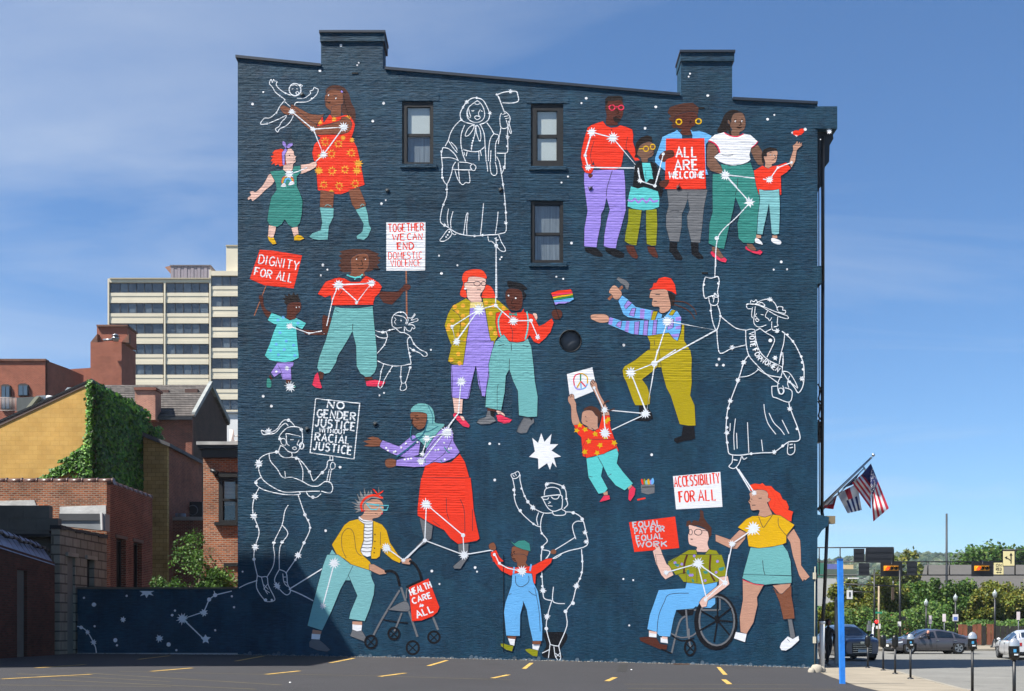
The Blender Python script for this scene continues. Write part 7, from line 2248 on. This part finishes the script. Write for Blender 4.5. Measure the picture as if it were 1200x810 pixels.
# flags on their pole
fl = thing('flag_pole', P(960, 604, 41), 'steel flag pole slanting out from the street side of the mural building', 'flag pole')
FY = 41.2
MB().tube(P(958, 597.5, FY), P(1021.5, 536, FY), .055, .04, 10).build('pole', M_steel, fl); MB().lathe(P(1023.4, 533.4, FY), [(.001, -.07), (.06, -.03), (.06, .03), (.001, .07)], 10).build('finial', M_steel, fl)
for px, py in ((982, 577), (1001, 561), (1012, 548)): MB().tube(P(px, py - 1, FY), P(px + 2, py + 3.2, FY), .03, n=6).build('snap_hook', M_steel, fl)
bar('halyard', 965, 597, 1013, 548.5, .02, fl, M_grey, FY - .1)
def patch(mb, c00, c10, c11, c01, nu, nv, fm, Y=FY, wave=.1, ph=0.0, s=(960, 530, 9.0)):
    """cloth quad; u runs c00->c10, v runs c00->c01; fm(u, v) gives the colour index"""
    def pt(u, v):
        x = (1 - u) * (1 - v) * c00[0] + u * (1 - v) * c10[0] + u * v * c11[0] + (1 - u) * v * c01[0]; y = (1 - u) * (1 - v) * c00[1] + u * (1 - v) * c10[1] + u * v * c11[1] + (1 - u) * v * c01[1]
        return P(s[0] + x / s[2], s[1] + y / s[2], Y + wave * math.sin(6 * v + 2.4 * u + ph) + wave * .6 * math.sin(11 * u + 4 * v))
    for i in range(nu):
        for j in range(nv): mb.face([pt(i / nu, j / nv), pt(i / nu, (j + 1) / nv), pt((i + 1) / nu, (j + 1) / nv), pt((i + 1) / nu, j / nv)], fm((i + .5) / nu, (j + .5) / nv), True)
MF = [mat('flag_red', 'c8283c', .8, .05), mat('flag_white', 'e8e6e8', .8, .04), mat('flag_navy', '2c3468', .8, .05)]
us = thing('flag', P(1020, 546, FY), 'national flag with stars and red and white stripes, outermost on the pole', 'flag', 'flags hanging from the slanting pole')
mb = MB(); patch(mb, (545, 118), (735, 592), (570, 732), (540, 330), 20, 14, lambda u, v: 2 if u < .42 else (0 if int(v * 7) % 2 == 0 else 1), ph=.6)
patch(mb, (455, 228), (545, 345), (545, 600), (345, 322), 14, 14, lambda u, v: 0 if int(v * 7) % 2 == 0 else 1, Y=FY + .15, ph=2); patch(mb, (545, 118), (548, 240), (545, 348), (452, 230), 8, 8, lambda u, v: 2, Y=FY + .12, wave=.04)
mb.build('cloth', MF, us)
mb = MB(); rs = random.Random(6)
for i in range(60):
    u, v = rs.uniform(.04, .38), rs.uniform(.06, .94); x = (1 - u) * (1 - v) * 545 + u * (1 - v) * 735 + u * v * 570 + (1 - u) * v * 540; y = (1 - u) * (1 - v) * 118 + u * (1 - v) * 592 + u * v * 732 + (1 - u) * v * 330
    c_ = P(960 + x / 9, 530 + y / 9, FY - .19); ring = [c_ + Vector(((.017 if k % 2 else .007) * math.cos(k * .628), 0, (.017 if k % 2 else .007) * math.sin(k * .628))) for k in range(10)]; mb.face(ring)
mb.build('star', MF[1], us)
oh = thing('flag', P(990, 575, FY), 'red, white and navy striped flag, middle of the three on the pole', 'flag', 'flags hanging from the slanting pole')
mb = MB(); patch(mb, (190, 440), (300, 645), (450, 610), (400, 330), 18, 16, lambda u, v: (1 if v < .22 else (0, 1, 0, 1, 1)[int(v * 5)]) if u < .45 else (1, 1, 2, 1, 2, 1, 2, 1)[int(v * 8)], Y=FY + .3, ph=1)
patch(mb, (240, 385), (350, 345), (450, 190), (330, 300), 6, 6, lambda u, v: 2 if v < .6 else 0, Y=FY + .28, wave=.03); mb.build('cloth', MF, oh)
cf_ = thing('flag', P(972, 590, FY), 'red and white flag folded up closest to the building, innermost on the pole', 'flag', 'flags hanging from the slanting pole')
mb = MB(); patch(mb, (60, 520), (45, 590), (150, 602), (190, 450), 10, 10, lambda u, v: 0 if u > .55 or v > .82 else 1, Y=FY + .1, ph=3); mb.build('cloth', MF, cf_)
# ------------------------------------------------------------------ haze: pale air over the whole place
hz = MB().box(-950, 1250, -210, 1560, -2.2, 110).build('haze', mat('haze_placeholder', 'ffffff'))
hm_ = bpy.data.materials.new('haze_air'); hm_.use_nodes = True; t_ = hm_.node_tree; t_.nodes.clear()
o_ = t_.nodes.new('ShaderNodeOutputMaterial'); v_ = t_.nodes.new('ShaderNodeVolumePrincipled'); v_.inputs['Color'].default_value = (.78, .88, 1, 1); v_.inputs['Density'].default_value = .00016; v_.inputs['Anisotropy'].default_value = .2
t_.links.new(v_.outputs[0], o_.inputs['Volume']); hz.data.materials[0] = hm_; tag(hz, kind='stuff')
